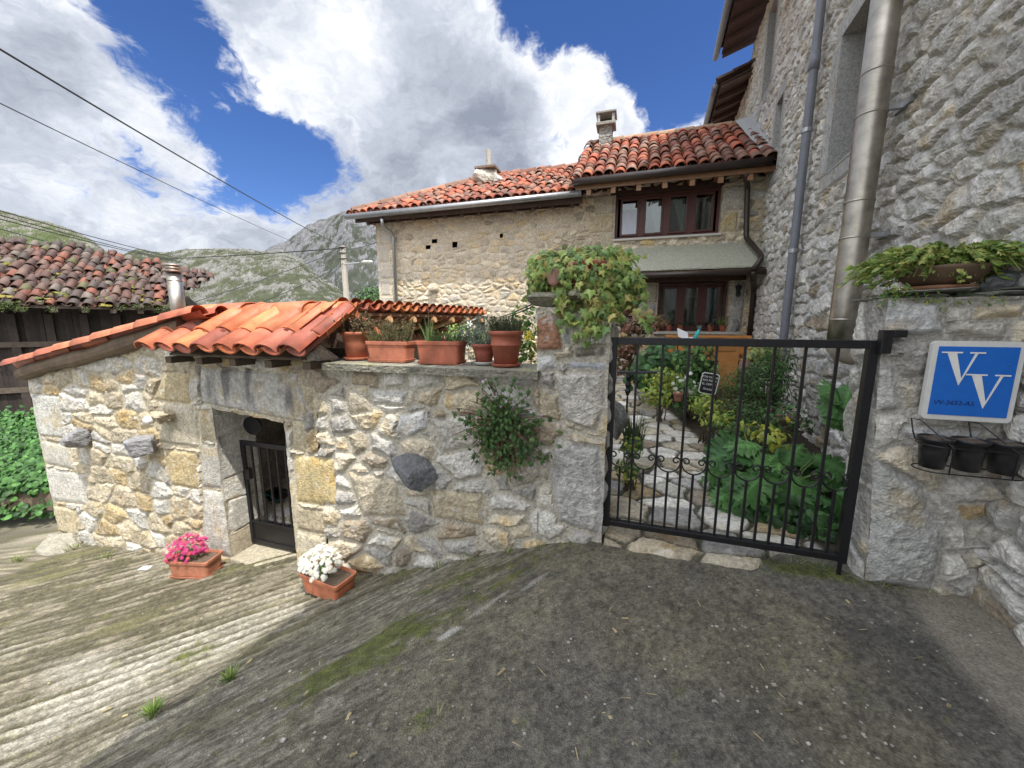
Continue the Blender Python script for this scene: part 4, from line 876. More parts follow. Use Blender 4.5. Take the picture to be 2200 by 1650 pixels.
# awning sheet, its beam and gutter
mb = MB(); n_ = 60; uu = np.linspace(-.55, 2.40, n_)
vt, vb = HV - .01, HV - .70; zt_, zb2 = 3.12, H.see(1400, 582, HV - .70)[1]
for a, b in ((-.55, .92), (.905, 2.42)):
    mb.prism([H.p(a, vt, zt_), H.p(b, vt, zt_), H.p(b, vb, zb2), H.p(a, vb, zb2)], UP * .02 + UP * (.006 if a > 0 else 0), (.36, .36, .29))
mb.build('awning', M_STONE, far)
mb = MB(); mb.fbox(H, -.5, 2.40, vb + .02, vb + .10, zb2 - .10, zb2 - .02, (.24, .15, .09))
for u_ in (-.1, .62, 1.35, 2.05): mb.prism([H.p(u_, vb + .03, zb2 - .1), H.p(u_ + .09, vb + .03, zb2 - .1), H.p(u_ + .09, HV, zb2 + .12), H.p(u_, HV, zb2 + .12)], UP * .08, (.12, .07, .05))
mb.build('awning_timber', M_WOODO, far)
mb = MB(); mb.tube([H.p(-.4, vb - .05, zb2 - .085), H.p(2.52, vb - .05, zb2 - .085)], .05, 10); mb.build('awning_gutter', M_BROWNM, far, smooth=True)
# roofs
def roof(fr, u0, u1, v0, z0, v1, z1, name, ncol, seed, r, clip=None, pal=RED_OLD, expo=.26, parent=None, poly=None, under=(.07, .04, .035), mats=M_TILE, jit=.010):
    S = (fr.v * (v1 - v0) + UP * (z1 - z0)); L = np.linalg.norm(S)
    mb = MB(); pitch = (u1 - u0) / ncol
    tiles(mb, fr.p(u0, v0, z0), fr.u, S / L, ncol, int(L / expo) + 1, pitch, expo, r, pal, jit, seed, clip, thick=.016)
    o = mb.build(name, mats, parent, smooth=True)
    mb = MB(); pl = poly or [fr.p(u0, v0 + .05, z0), fr.p(u1, v0 + .05, z0), fr.p(u1, v1, z1), fr.p(u0, v1, z1)]
    mb.prism(pl, UP * -.04, under); mb.build('roof_boarding', M_WOODO, parent); return o
EVR = HV - .50
uR0, uR1 = H.see(1237, 392, EVR)[0], 2.46
zR = H.see(1237, 395, EVR)[1] + .02
roof(H, uR0, uR1, EVR, zR, HV + 2.0, 6.02, 'right_roof', 17, 5, .118, parent=far, expo=.25, clip=lambda u, d: u < 3.95 - .12 * d)
mb = MB(); mb.prism([H.p(uR0, HV + 2, 6.0), H.p(uR1 - .3, HV + 2, 6.0), H.p(uR1 - .3, HV + 5, 4.3), H.p(uR0, HV + 5, 4.3)], UP * .04, (.3, .1, .06)); mb.build('rear_slope', M_TILE, far)
mb = MB()
for k in range(9):
    c0 = H.p(uR0 + k * .40, HV + 2.0, 6.07); a = np.linspace(0, math.pi, 8); rr_ = .13
    f = []; V_ = np.concatenate([c0 + rr_ * (np.cos(a)[:, None] * H.v + .9 * np.sin(a)[:, None] * UP), c0 + H.u * .42 + UP * .01 + rr_ * 1.1 * (np.cos(a)[:, None] * H.v + .9 * np.sin(a)[:, None] * UP)])
    for i in range(7): f.append((i, i + 1, 8 + i + 1, 8 + i))
    mb.add(V_, f, A(.34, .22, .14) * random.uniform(.8, 1.2))
mb.build('ridge_tiles', M_TILE, far)
mb = MB(); n_ = 20; tt = np.linspace(0, 1, n_)     # cement flashing where the roof meets the tall wall
pf0, pf1 = H.p(2.36, EVR + .05, zR + .08), H.p(2.30, HV + 1.95, 6.12); Lp = lerp(pf0[None], pf1[None], tt[:, None])
mb.grid(np.concatenate([Lp + H.u * -.22 + UP * .07, Lp + H.u * .04 + UP * .12, Lp + H.u * .40 + UP * .33]), n_, 3, (.40, .41, .42)); mb.build('flashing', M_STONE, far)
EVL = HV - .42; uL0 = H.see(752, 462, EVL)[0]; zL = H.see(1236, 425, EVL)[1] + .05; zL0 = H.see(752, 458, EVL)[1]
uL1 = uR0 + .12
# hip on the left: the slope is cut along a line rising from the left corner
SL = H.v * 2.42 + UP * (5.50 - zL); LL = np.linalg.norm(SL)
hipu = (-3.87 - uL0)
roof(H, uL0, uL1, EVL, zL, HV + 2.0, 5.50, 'left_roof', 28, 15, .108, clip=lambda u, d: u > hipu * d / LL - .05, parent=far, expo=.25,
     poly=[H.p(uL0, EVL + .05, zL), H.p(uL1, EVL + .05, zL), H.p(uL1, HV + 2, 5.5), H.p(-3.87, HV + 2, 5.5)], jit=.014)
mb = MB(); mb.prism([H.p(uL0, EVL, zL), H.p(-3.87, HV + 2, 5.5), H.p(-3.87, HV + 2.4, 5.5), H.p(uL0, HV + 5, zL)], UP * .04, (.28, .1, .06)); mb.prism([H.p(-3.87, HV + 2, 5.5), H.p(uL1, HV + 2, 5.5), H.p(uL1, HV + 5, 4.3), H.p(uL0, HV + 5, 4.3)], UP * .04, (.28, .1, .06)); mb.build('rear_slope', M_TILE, far)
mb = MB(); h0, h1 = H.p(uL0 + .05, EVL + .05, zL + .10), H.p(-3.87, HV + 2, 5.60); nh = 11
for k in range(nh):
    c0 = lerp(h0, h1, k / nh); c1 = lerp(h0, h1, (k + 1.15) / nh); mb.tube([c0 + UP * .02 * random.random(), c1 + UP * .03], [.12, .095], 10, A(.22, .12, .08) * random.uniform(.7, 1.3))
for k in range(7): mb.tube([H.p(-3.9 + k * .40, HV + 2, 5.57), H.p(-3.45 + k * .40, HV + 2, 5.60)], [.11, .12], 10, A(.25, .11, .07) * random.uniform(.7, 1.3))
mb.build('ridge_tiles', M_TILE, far)
# gutters and rafters
mb = MB(); mb.tube([H.p(uL0 - .05, EVL - .09, zL - .03), H.p(uL1, EVL - .09, zL + .0)], .065, 10); mb.build('gutter', M_ZINC, far, smooth=True)
mb = MB(); mb.tube([H.p(uR0 - .03, EVR - .10, zR - .02), H.p(uR1 - .22, EVR - .10, zR)], .07, 10); mb.build('gutter', M_BROWNM, far, smooth=True)
mb = MB(); mb.fbox(H, uR0, 2.4, EVR - .02, EVR + .01, zR - .15, zR - .06, (.22, .115, .055))
for k in range(8): u_ = uR0 + .22 + k * .48; mb.prism([H.p(u_, EVR, zR - .14), H.p(u_ + .09, EVR, zR - .14), H.p(u_ + .09, HV + .1, zR + .12), H.p(u_, HV + .1, zR + .12)], UP * -.12, (.28, .15, .075))
mb.build('rafter', M_WOOD, far)
mb = MB(); mb.fbox(H, uL0 + .1, uL1, EVL + .05, EVL + .09, zL - .14, zL - .02, (.07, .045, .035))
for k in range(13): u_ = uL0 + .4 + k * .42; mb.prism([H.p(u_, EVL + .1, zL - .12), H.p(u_ + .08, EVL + .1, zL - .12), H.p(u_ + .08, HV + .1, zL + .1), H.p(u_, HV + .1, zL + .1)], UP * -.09, (.07, .045, .035))
mb.fbox(H, -6.4, 0 - 1.2, HV - .03, HV + .3, zL - .1, zL + .12, (.06, .04, .03)); mb.fbox(H, -1.28, 2.3, HV - .01, HV + .3, 4.32, 4.62, (.05, .03, .025))
mb.build('eave_timber', M_WOODO, far)
# downpipes
def pipe(name, pts, r, m, parent=far):
    mb = MB(); P_ = [np.array(p) for p in pts]; out = [P_[0]]
    for i in range(1, len(P_) - 1):
        a, b, c = P_[i - 1], P_[i], P_[i + 1]; k = min(.08, .4 * np.linalg.norm(b - a), .4 * np.linalg.norm(c - b)); d0 = (a - b) / np.linalg.norm(a - b); d1 = (c - b) / np.linalg.norm(c - b)
        out += [b + d0 * k, b + (d0 + d1) * k * .22, b + d1 * k]
    out.append(P_[-1]); mb.tube(out, r, 10); return mb.build(name, m, parent, smooth=True)
def hq(px, py, d): u_, z_ = H.see(px, py, HV - d); return H.p(u_, HV - d, z_)
pipe('downpipe', [hq(820, 470, .48), hq(823, 486, .44), hq(845, 503, .12), hq(852, 655, .10)], .042, M_ZINC)
pipe('downpipe', [hq(1604, 372, .50), hq(1603, 385, .40), hq(1606, 400, .12), hq(1603, 510, .10), hq(1634, 546, .62), hq(1636, 556, .76), hq(1618, 580, .80)], .048, M_BROWNM)
pipe('downpipe', [hq(1620, 583, .80), hq(1618, 598, .68), hq(1620, 622, .14), hq(1608, 745, .10)], .05, M_BROWNM)
# chimneys
mb = MB(); u_, z_ = H.see(1301, 315, HV + 1.7); rubc = Rubble(-3, 3, 5, 7, .16, .07, 91, {'g': ([(.3, .29, .27), (.24, .235, .22)], 1)}, mortar=(.24, .235, .22), depth=.015, gap=.006, edge=.015, crag=.004)
hw = .15
for bs_, nr_, lo_ in ((lambda U, Z: H.p(U, HV + 1.7 - hw, Z), -H.v, u_ - hw), (lambda U, Z: H.p(u_ + hw, HV + 1.7 - u_ + U, Z), H.u, u_ - hw), (lambda U, Z: H.p(u_ - hw, HV + 1.7 - u_ + U, Z), -H.u, u_ - hw), (lambda U, Z: H.p(U, HV + 1.7 + hw, Z), H.v, u_ - hw)):
    panel(mb, bs_, nr_, np.arange(lo_, lo_ + 2 * hw + .001, .015), lambda u: np.full(len(u), 6.32), lambda u: np.full(len(u), 5.5), .015, rubc)
mb.build('chimney_stack', M_STONE, far)
mb = MB(); vc = HV + 1.7
mb.fbox(H, u_ - .23, u_ + .23, vc - .23, vc + .23, 6.30, 6.37, (.28, .27, .24)); mb.fbox(H, u_ - .24, u_ + .24, vc - .24, vc + .24, 6.55, 6.60, (.26, .26, .23))
for a in (-1, 1):
    for b in (-1, 1): mb.fbox(H, u_ + a * .17 - .03, u_ + a * .17 + .03, vc + b * .17 - .03, vc + b * .17 + .03, 6.37, 6.55, (.40, .39, .37))
mb.fbox(H, u_ - .14, u_ + .14, vc + .1, vc + .14, 6.37, 6.55, (.05, .05, .05)); mb.build('chimney_cap', M_STONE, far, bevel=.01)
u_, z_ = H.see(1050, 395, HV + 1.4)
mb = MB(); mb.rock(H.p(u_, HV + 1.3, 5.28), (.34, .3, .26), 44, (.45, .41, .35), 14, .4); mb.rock(H.p(u_ + .35, HV + 1.2, 5.2), (.15, .2, .12), 45, (.5, .49, .45), 12, .4); mb.fbox(H, u_ - .28, u_ + .28, HV + 1.1, HV + 1.6, 5.52, 5.57, (.2, .14, .11)); mb.tube([H.p(u_ + .02, HV + 1.35, 5.5), H.p(u_ + .02, HV + 1.35, 6.02)], .065, 12, (.38, .36, .33)); mb.build('chimney_pot', M_STONE, far)
# wall lantern
lp = hs_(1583, 625); mb = MB(); c_ = H.p(lp[0], HV - .12, lp[1])
mb.lathe(c_, [(.001, .12), (.05, .09), (.06, .08), (.035, .0), (.03, -.02), (.045, -.05), (.04, -.1), (.001, -.13)], 8, (H.u, H.v, UP)); mb.tube([c_ + UP * .1, c_ + UP * .14, c_ + UP * .13 + H.v * .12], .008, 6); mb.build('wall_lantern', M_IRON, far)

# ================================================================ LEAN-TO behind the garden wall
lt = thing('lean_to', F.p(-4.2, 5.3, -.6), 'low lean-to with a scalloped red tile edge on round rafters behind the pots', 'lean-to')
LV = 5.25
la_, lb_ = at_y(742, 668, 4.5), at_y(1047, 667, 7.6); zE = .5 * (la_[2] + lb_[2]) - .02; la_[2] = lb_[2] = zE
le_ = lb_ - la_; LLn = np.linalg.norm(le_); le_ /= LLn; ln_ = A(-le_[1], le_[0], 0)      # ln_ points away behind the roof
nt_ = 18; ptc = LLn / nt_; mb = MB()
dn = ln_ * .95 - UP * .30
for i in range(nt_):
    c0 = la_ + le_ * (i + .5) * ptc + UP * .085; a = np.linspace(rad(180), rad(360), 8); col = A(*RED_NEW[random.randrange(5)]) * random.uniform(.6, .95)
    ring = lambda r_, d, o=0: c0 + dn * d + r_ * (np.cos(a)[:, None] * le_ + .95 * np.sin(a)[:, None] * UP)
    V_ = np.concatenate([ring(ptc * .53, 0), ring(ptc * .42, 0), ring(ptc * .5, 1.2), ring(ptc * .42, 1.2)]); f = []
    for j in range(7): f += [(j + 1, j, 8 + j, 8 + j + 1), (j, j + 1, 17 + j, 16 + j), (8 + j + 1, 8 + j, 24 + j, 25 + j)]
    mb.add(V_, f, col)
    c1 = la_ + le_ * i * ptc + UP * .085 + ln_ * .02; V_ = np.concatenate([c1 + dn * d + ptc * .4 * (np.cos(a)[:, None] * le_ - .6 * np.sin(a)[:, None] * UP) for d in (0, 1.2)]); mb.add(V_, [(j, j + 1, 9 + j, 8 + j) for j in range(7)], col * .8)
mb.build('roof_tiles', M_TILE, lt, smooth=True)
mb = MB(); mb.prism([la_ + ln_ * .04 - UP * .04, lb_ + ln_ * .04 - UP * .04, lb_ + ln_ * .10 - UP * .04, la_ + ln_ * .10 - UP * .04], UP * -.035, (.30, .17, .10)); mb.prism([la_ + ln_ * .05 - UP * .01, lb_ + ln_ * .05 - UP * .01, lb_ + ln_ * 1.2 - UP * .38, la_ + ln_ * 1.2 - UP * .38], UP * .015, (.1, .07, .05)); mb.build('roof_boarding', M_WOODO, lt)
for k in range(7):
    p_ = la_ + le_ * LLn * (.07 + .145 * k) - UP * .115; mb = MB(); mb.tube([p_, p_ + ln_ * 1.2 - UP * .36], .045, 10, (.42, .25, .12)); mb.build('rafter', M_WOODO, lt)
mb = MB()
for k in range(13): p_ = la_ + le_ * (LLn * .38 + k * .13) + ln_ * .5 - UP * (.36 + .04 * math.sin(k * .45)); mb.tube([p_, p_ + ln_ * .5], .055, 8, A(.30, .16, .10) * random.uniform(.7, 1.2))
mb.build('stacked_tiles', M_TILE, lt)
mb = MB()
mb.prism([la_ + ln_ * 1.15, lb_ + ln_ * 1.15, lb_ + ln_ * 1.3, la_ + ln_ * 1.3], UP * -2.6, (.25, .22, .18)); V_ = MB()
for p_ in (la_, lerp(la_, lb_, .5), lb_): mb.box(p_ + ln_ * .15 - UP * 1.25, (.06, .06, 1.15), (le_, ln_, UP), (.1, .07, .05))
mb.build('back_wall', M_STONE, lt)

# ================================================================ COURTYARD seen through the iron door
yd = thing('timber_cupboard', F.p(-4.6, 4.6, -.5), 'orange-brown timber doors in the courtyard behind the iron door', 'cupboard')
mb = MB(); q0, q1 = F.see(556, 905, 4.6), F.see(640, 1010, 4.6)
zc0, zc1 = -.62, .42
mb.fbox(F, q0[0] - .3, q1[0] + .1, 4.62, 4.70, zc0, zc1 + .05, (.42, .17, .06)); mb.fbox(F, q0[0] - .1, q0[0] + .02, 4.58, 4.62, zc0, zc1, (.36, .14, .05)); mb.fbox(F, q0[0] + .50, q0[0] + .58, 4.58, 4.62, zc0, zc1, (.22, .08, .035)); mb.build('door_panel', M_WOOD, yd)
mb = MB(); mb.fbox(F, q0[0] - .8, q1[0] + .5, 4.45, 4.6, -.02, .10, (.10, .05, .035)); mb.fbox(F, q0[0] - .8, q1[0] + .5, 4.1, 4.2, .30, .40, (.08, .05, .035)); mb.build('beam', M_WOODO, yd)
iw = thing('inner_stone_wall', F.p(-4.6, 3.5, -.8), 'shaded stone pier standing just inside the iron door', 'wall')
rub_in = Rubble(-6, -2, -1.2, 1.5, .3, .22, 88, {'g': (GREY, 3), 'c': (CREAM, 1)}, depth=.03); mb = MB()
e0, e1 = F.see(500, 1000, 3.7)[0], F.see(556, 1000, 3.7)[0]
panel(mb, lambda U, Z: F.p(U, 3.7, Z), FN, np.arange(e0 - .6, e1, .02), lambda u: np.full(len(u), 1.3), lambda u: np.full(len(u), -1.1), .02, rub_in, ends=(None, F.u))
panel(mb, lambda U, Z: F.p(e1, U, Z), F.u, np.arange(3.7, 5.2, .03), lambda u: np.full(len(u), 1.3), lambda u: np.full(len(u), -1.1), .03, rub_in, ends=(-F.v, None)); mb.build('wall', M_STONE, iw)
u_, z_ = F.see(541, 915, 2.95); mb = MB(); mb.tube([F.p(u_, 2.95, z_), F.p(u_ + .0, 2.975, z_)], .125, 28, flat=.8); mb.tube([F.p(u_, 2.96, z_ + .1), F.p(u_, 2.93, LINT + .02)], .006, 6)
tag(mb.build('frying_pan', M_IRON, smooth=False), 'dark oval pan hanging from the lintel above the iron door', 'pan')
rub_fl = Rubble(-5, 0, 3, 7, .35, .25, 93, {'p': (PALE, 3), 'c': (CREAM, 2)}, mortar=(.4, .37, .3), depth=.012, gap=.01, edge=.02, crag=.004); mb = MB()
us_ = np.arange(-5.5, -.8, .04)
panel(mb, lambda U, Z: F.p(U, Z, ground_z(F.p(U, Z, 0)[..., 0], F.p(U, Z, 0)[..., 1]) * 0 - .70), UP, us_, lambda u: np.full(len(u), 7.0), lambda u: np.full(len(u), 3.1), .04, rub_fl); tag(mb.build('courtyard_floor', M_STONE), 'pale stone courtyard floor', kind='structure')
ct = thing('garden_cart', F.p(-3.4, 3.5, -.7), 'dark folded cart with teal strip on the courtyard floor behind the door', 'cart')
mb = MB(); cx, cz = F.see(592, 1065, 3.5)
mb.tube([F.p(cx - .12 + .0, 3.5, cz - .12), F.p(cx + .05, 3.52, cz + .10), F.p(cx + .14, 3.5, cz + .03)], .035, 8); mb.fbox(F, cx - .12, cx + .12, 3.45, 3.6, cz - .03, cz + .06); mb.build('frame', M_IRON, ct)
mb = MB(); mb.lathe(F.p(cx, 3.5, cz - .18), [(.13, -.02), (.15, -.02), (.15, .02), (.13, .02), (.13, -.02)], 24, (F.u, UP, F.v)); mb.build('wheel', M_IRON, ct)
mb = MB(); mb.tube([F.p(cx - .14, 3.44, cz + .05), F.p(cx + .12, 3.44, cz - .02)], .010, 6, (.03, .25, .28)); mb.build('strap', M_PAINT, ct)

# ================================================================ OLD BARN on the left
barn = thing('wooden_barn', A(-13, 10, -1), 'old dark timber barn with sagging mossy tile roof beyond the shed', 'barn')
EA = at_y(-160, 655, 9.0); EB = at_y(345, 660, 11.2); RA = at_y(-160, 478, 12.5); RB = at_y(452, 626, 17.0)
EA[2] = 2.02; EB[2] = 1.98
Ax = EB - EA; LA = np.linalg.norm(Ax); Ax /= LA
S0 = RA - EA; S0 -= Ax * (S0 @ Ax); 
slope = A(-Ax[1], Ax[0], 0); slope = slope * 3.6 + UP * 2.15; LS = np.linalg.norm(slope); slope /= LS
Ax2 = Ax
mb = MB(); ncol = int(LA / .235) + 9
rgm = np.random.RandomState(5)
# ridge sinks towards the right end, where the roof runs out beyond the eave corner
def bclip(u, d): return u < LA + .62 * d and d < 3.6 - max(0, u - 1.6) * .44
ncol = int((LA + 5.0) / .235)
tiles(mb, EA, Ax, slope, ncol, 17, .235, .26, .112, [tuple(.8 * x for x in c) for c in RED_DARK] * 2 + [(.09, .085, .04)], .024, 45, bclip, thick=.02, ovl=1.35)
mb.build('roof_tiles', M_TILE, barn, smooth=True)
mb = MB(); mb.prism([EA, EB, EB + Ax * .55 + slope * .8, EA + Ax * 1.7 + slope * 3.5, EA + slope * 3.5], UP * -.06, (.07, .05, .04))
bk = A(slope[0], slope[1], 0); bk /= np.linalg.norm(bk)
mb.prism([EA + slope * 3.5, EA + Ax * 1.7 + slope * 3.5, EB + Ax * .55 + slope * .8, EB + Ax * .5 + bk * 6, EA + bk * 7], UP * -.05, (.07, .05, .04)); mb.build('roof_boarding', M_WOODO, barn)
mb = MB()
bn = -bk
wv0 = EA + bk * .75; wv1 = EB + bk * .75 - Ax * .1
npl = 44
for k in range(npl):
    a = lerp(wv0, wv1, k / npl); b = lerp(wv0, wv1, (k + .97) / npl); a = a.copy(); b = b.copy(); a[2] = b[2] = -.95
    cpl = A(.032, .024, .02) * rgm.uniform(.5, 1.25); mb.prism([a + bn * rgm.uniform(0, .02), b + bn * rgm.uniform(0, .02), b + bk * .05, a + bk * .05], UP * 2.95, cpl)
for k in range(6):
    a = lerp(wv0, wv1, (k + .5) / 6).copy(); a[2] = .5; mb.box(a + bn * .05, (.08, .05, 1.3), (Ax, bk, UP), (.04, .03, .025))
for z_ in (-.2, 1.0): a = (wv0 + wv1) / 2; a = A(a[0], a[1], z_); mb.box(a + bn * .07, (np.linalg.norm(wv1 - wv0) / 2, .04, .07), (Ax, bk, UP), (.085, .065, .05))
mb.build('plank_wall', M_WOODO, barn)
mb = MB(); a = lerp(wv0, wv1, .5).copy(); a[2] = -1.1; mb.box(a + bn * .04, (np.linalg.norm(wv1 - wv0) / 2, .2, .22), (Ax, bk, UP), (.16, .14, .11)); mb.build('stone_base', M_STONE, barn)
mb = MB()
for k in range(7): a = EA + Ax * (.3 + k * (LA - .8) / 6); mb.prism([a, a + Ax * .12, a + Ax * .12 + slope * 1.2, a + slope * 1.2], UP * -.16, (.07, .05, .04))
mb.build('rafter', M_WOODO, barn)
# ================================================================ PLANTS toolkit
def leaf_shape(kind):
    if kind == 'ivy':
        a = [(-90, .25), (-55, .55), (-25, .62), (-8, .42), (12, .80), (30, .42), (55, .40), (90, 1.0), (125, .40), (150, .42), (168, .80), (188, .42), (205, .62), (235, .55)]
        return np.array([(r * math.cos(rad(t)), r * math.sin(rad(t)) + .25) for t, r in a])
    if kind == 'oval': return np.array([(0, 0), (.22, .18), (.30, .42), (.22, .72), (0, 1.05), (-.22, .72), (-.30, .42), (-.22, .18)])
    if kind == 'round': return np.array([(0, 0), (.38, .15), (.5, .5), (.33, .85), (0, 1.0), (-.33, .85), (-.5, .5), (-.38, .15)])
    if kind == 'lance': return np.array([(0, 0), (.10, .25), (.11, .55), (0, 1.0), (-.11, .55), (-.10, .25)])
    if kind == 'fern': return np.array([(0, 0), (.14, .2), (.42, .38), (.18, .42), (.34, .68), (.12, .66), (0, 1), (-.12, .66), (-.34, .68), (-.18, .42), (-.42, .38), (-.14, .2)])
    if kind == 'lobed':
        pts = [(0, 0)]; L = 6
        for i in range(L):
            y_ = .10 + i * .14; w = .50 * math.sin(math.pi * (i + 1.2) / (L + 1.3)) + .08
            pts += [(w * .42, y_), (w, y_ + .13), (w * .8, y_ + .10)]
        pts += [(0, 1.05)]; return np.array(pts + [(-x_, y_) for x_, y_ in pts[1:-1][::-1]])
def leaves(mb, P, Nn, size, kind, cols, up=None, fold=.18, droop=.15, seed=0, align=.5):
    """P centres, Nn facing directions; each leaf is its own little folded polygon fan"""
    rg = np.random.RandomState(seed); P = np.asarray(P, float); n = len(P); sh = leaf_shape(kind); k = len(sh)
    Nn = Nn / (np.linalg.norm(Nn, axis=1)[:, None] + 1e-9)
    rv = rg.normal(size=(n, 3)); g = (np.tile(A(0, 0, -1), (n, 1)) if up is None else np.tile(up, (n, 1))) * align + rv * (1 - align) * .8
    Y = g - Nn * (g * Nn).sum(1)[:, None]; Y /= np.linalg.norm(Y, axis=1)[:, None] + 1e-9; X = np.cross(Y, Nn)
    sz = (size * rg.uniform(.6, 1.25, n))[:, None, None]
    x_ = sh[:, 0][None, :, None]; y_ = sh[:, 1][None, :, None]
    ctr = np.array([0, sh[:, 1].mean()])
    V = P[:, None] + sz * (x_ * X[:, None] + y_ * Y[:, None] - (np.abs(x_) * fold + y_ ** 2 * droop) * Nn[:, None])
    Cn = P[:, None] + sz * (ctr[1] * Y[:, None] + .05 * Nn[:, None])
    V = np.concatenate([V, Cn], 1)
    idx = np.arange(n)[:, None, None] * (k + 1); tri = np.array([(i, (i + 1) % k, k) for i in range(k)])[None]
    cols = np.asarray(cols, float)
    cc = cols[rg.randint(len(cols), size=n)] * rg.uniform(.7, 1.25, (n, 1)); cc = np.repeat(cc[:, None], k + 1, 1)
    mb.add(V.reshape(-1, 3), (idx + tri).reshape(-1, 3), cc.reshape(-1, 3))
def lobed(mb, P, Nn, D, L, col, lobes=6, seed=0):
    """one deeply lobed leaf: strips either side of a drooping midrib"""
    rg = np.random.RandomState(seed); Nn = Nn / np.linalg.norm(Nn); D = D - Nn * (D @ Nn); D /= np.linalg.norm(D); X = np.cross(D, Nn); V = []; f = []; cc = []
    def pt(x_, y_): return P + L * (x_ * X + y_ * D - (.30 * y_ ** 2 + .30 * abs(x_) + .03 * math.sin(y_ * 40)) * Nn)
    for s_ in (-1, 1):
        for i in range(lobes):
            y0 = i / (lobes + .6); y1 = (i + 1) / (lobes + .6); w = .46 * math.sin(math.pi * (i + .9) / (lobes + .8)) * rg.uniform(.85, 1.15); k = len(V)
            pts = [(0, y0), (w * .34, y0 + .005), (w * .72, y0 + .02), (w * .80, y0 + .10), (w * 1.02, y0 + .13), (w * .78, y0 + .19), (w * .60, y1 + .05), (w * .34, y1 - .01), (0, y1)]
            V += [pt(s_ * a, b) for a, b in pts]; f.append(tuple(range(k, k + 9)) if s_ > 0 else tuple(range(k, k + 9))[::-1]); cc += [np.asarray(col) * (1.5 if a == 0 else rg.uniform(.8, 1.1)) for a, b in pts]
    k = len(V); y0 = lobes / (lobes + .6); V += [pt(-.06, y0), pt(.06, y0), pt(0, 1.06)]; f.append((k, k + 1, k + 2)); cc += [np.asarray(col)] * 3
    mb.add(V, f, np.array(cc))
def shell(c, half, n, seed, lo=.55, ax=None, flat=0, bottom=-1.0):
    rg = np.random.RandomState(seed); D = rg.normal(size=(n * 2, 3)); D /= np.linalg.norm(D, axis=1)[:, None]; D = D[D[:, 2] > bottom][:n]
    r = rg.uniform(lo, 1.0, (len(D), 1)) * (1 + .22 * fbm(D + seed, 2.5, 3))[:, None]
    L = D * r * np.asarray(half, float); Nn = D + rg.normal(size=D.shape) * .45 + A(0, -.2, .35)
    if ax is not None: L = L @ np.asarray(ax); Nn = Nn @ np.asarray(ax)
    return np.asarray(c, float) + L, Nn
def blades(mb, c, n, h, r, spread, cols, w=.008, seed=0, curve=.5, zvar=.4, area=(0, 0), ax=(A(1, 0, 0), A(0, 1, 0)), segs=5):
    rg = np.random.RandomState(seed); c = np.asarray(c, float)
    a = rg.uniform(0, 2 * math.pi, n); D = np.cos(a)[:, None] * ax[0] + np.sin(a)[:, None] * ax[1]; off = rg.uniform(-1, 1, n)[:, None] * ax[0] * area[0] + rg.uniform(-1, 1, n)[:, None] * ax[1] * area[1] + D * (rg.uniform(0, r, n))[:, None]
    hh = h * rg.uniform(1 - zvar, 1.1, n); sp = spread * rg.uniform(.1, 1, n); side = np.cross(D, UP)
    t = np.linspace(0, 1, segs); V = []
    for s_ in t:
        ctr = c + off + D * (sp * s_ ** (1 + curve))[:, None] + UP * (hh * (s_ - .25 * curve * s_ ** 2 * sp / max(spread, 1e-6)))[:, None]; ww = w * (1 - s_ ** 2 * .92)
        V += [ctr - side * ww, ctr + side * ww]
    V = np.stack(V, 1); k = 2 * segs; q = np.array([(2 * i, 2 * i + 1, 2 * i + 3, 2 * i + 2) for i in range(segs - 1)])[None] + np.arange(n)[:, None, None] * k
    cols = np.asarray(cols, float); cc = np.repeat((cols[rg.randint(len(cols), size=n)] * rg.uniform(.7, 1.3, (n, 1)))[:, None], k, 1)
    mb.add(V.reshape(-1, 3), q.reshape(-1, 4), cc.reshape(-1, 3)); return c + off + D * sp[:, None] + UP * hh[:, None]
def sprigs(mb, base, n, h, area, cols, seed=0, leaf=.02, kind='lance', lean=.3, per=16, ax=(A(1, 0, 0), A(0, 1, 0)), stem=(.12, .10, .05)):
    """upright twiggy stems set with small leaves: heather, rosemary, lavender"""
    rg = np.random.RandomState(seed); base = np.asarray(base, float)
    for _ in range(n):
        o = base + ax[0] * rg.uniform(-1, 1) * area[0] + ax[1] * rg.uniform(-1, 1) * area[1]
        d = UP + ax[0] * (rg.normal() * lean + (o - base) @ ax[0] / max(area[0], .01) * lean) + ax[1] * rg.normal() * lean; d /= np.linalg.norm(d); L = h * rg.uniform(.55, 1.15)
        t = np.linspace(0, 1, 5); pts = o + d * (L * t)[:, None] + (rg.normal(size=3) * .10 * L) * (t ** 2)[:, None]
        mb.tube(pts, np.linspace(.003, .0012, 5), 4, stem, cap=False)
        tt = rg.uniform(.15, 1, per); P_ = np.stack([np.interp(tt, t, pts[:, i]) for i in range(3)], 1)
        leaves(mb, P_, rg.normal(size=(per, 3)) + A(0, -.5, .3), leaf, kind, cols, up=d * 1.0, seed=rg.randint(9999), align=.45)
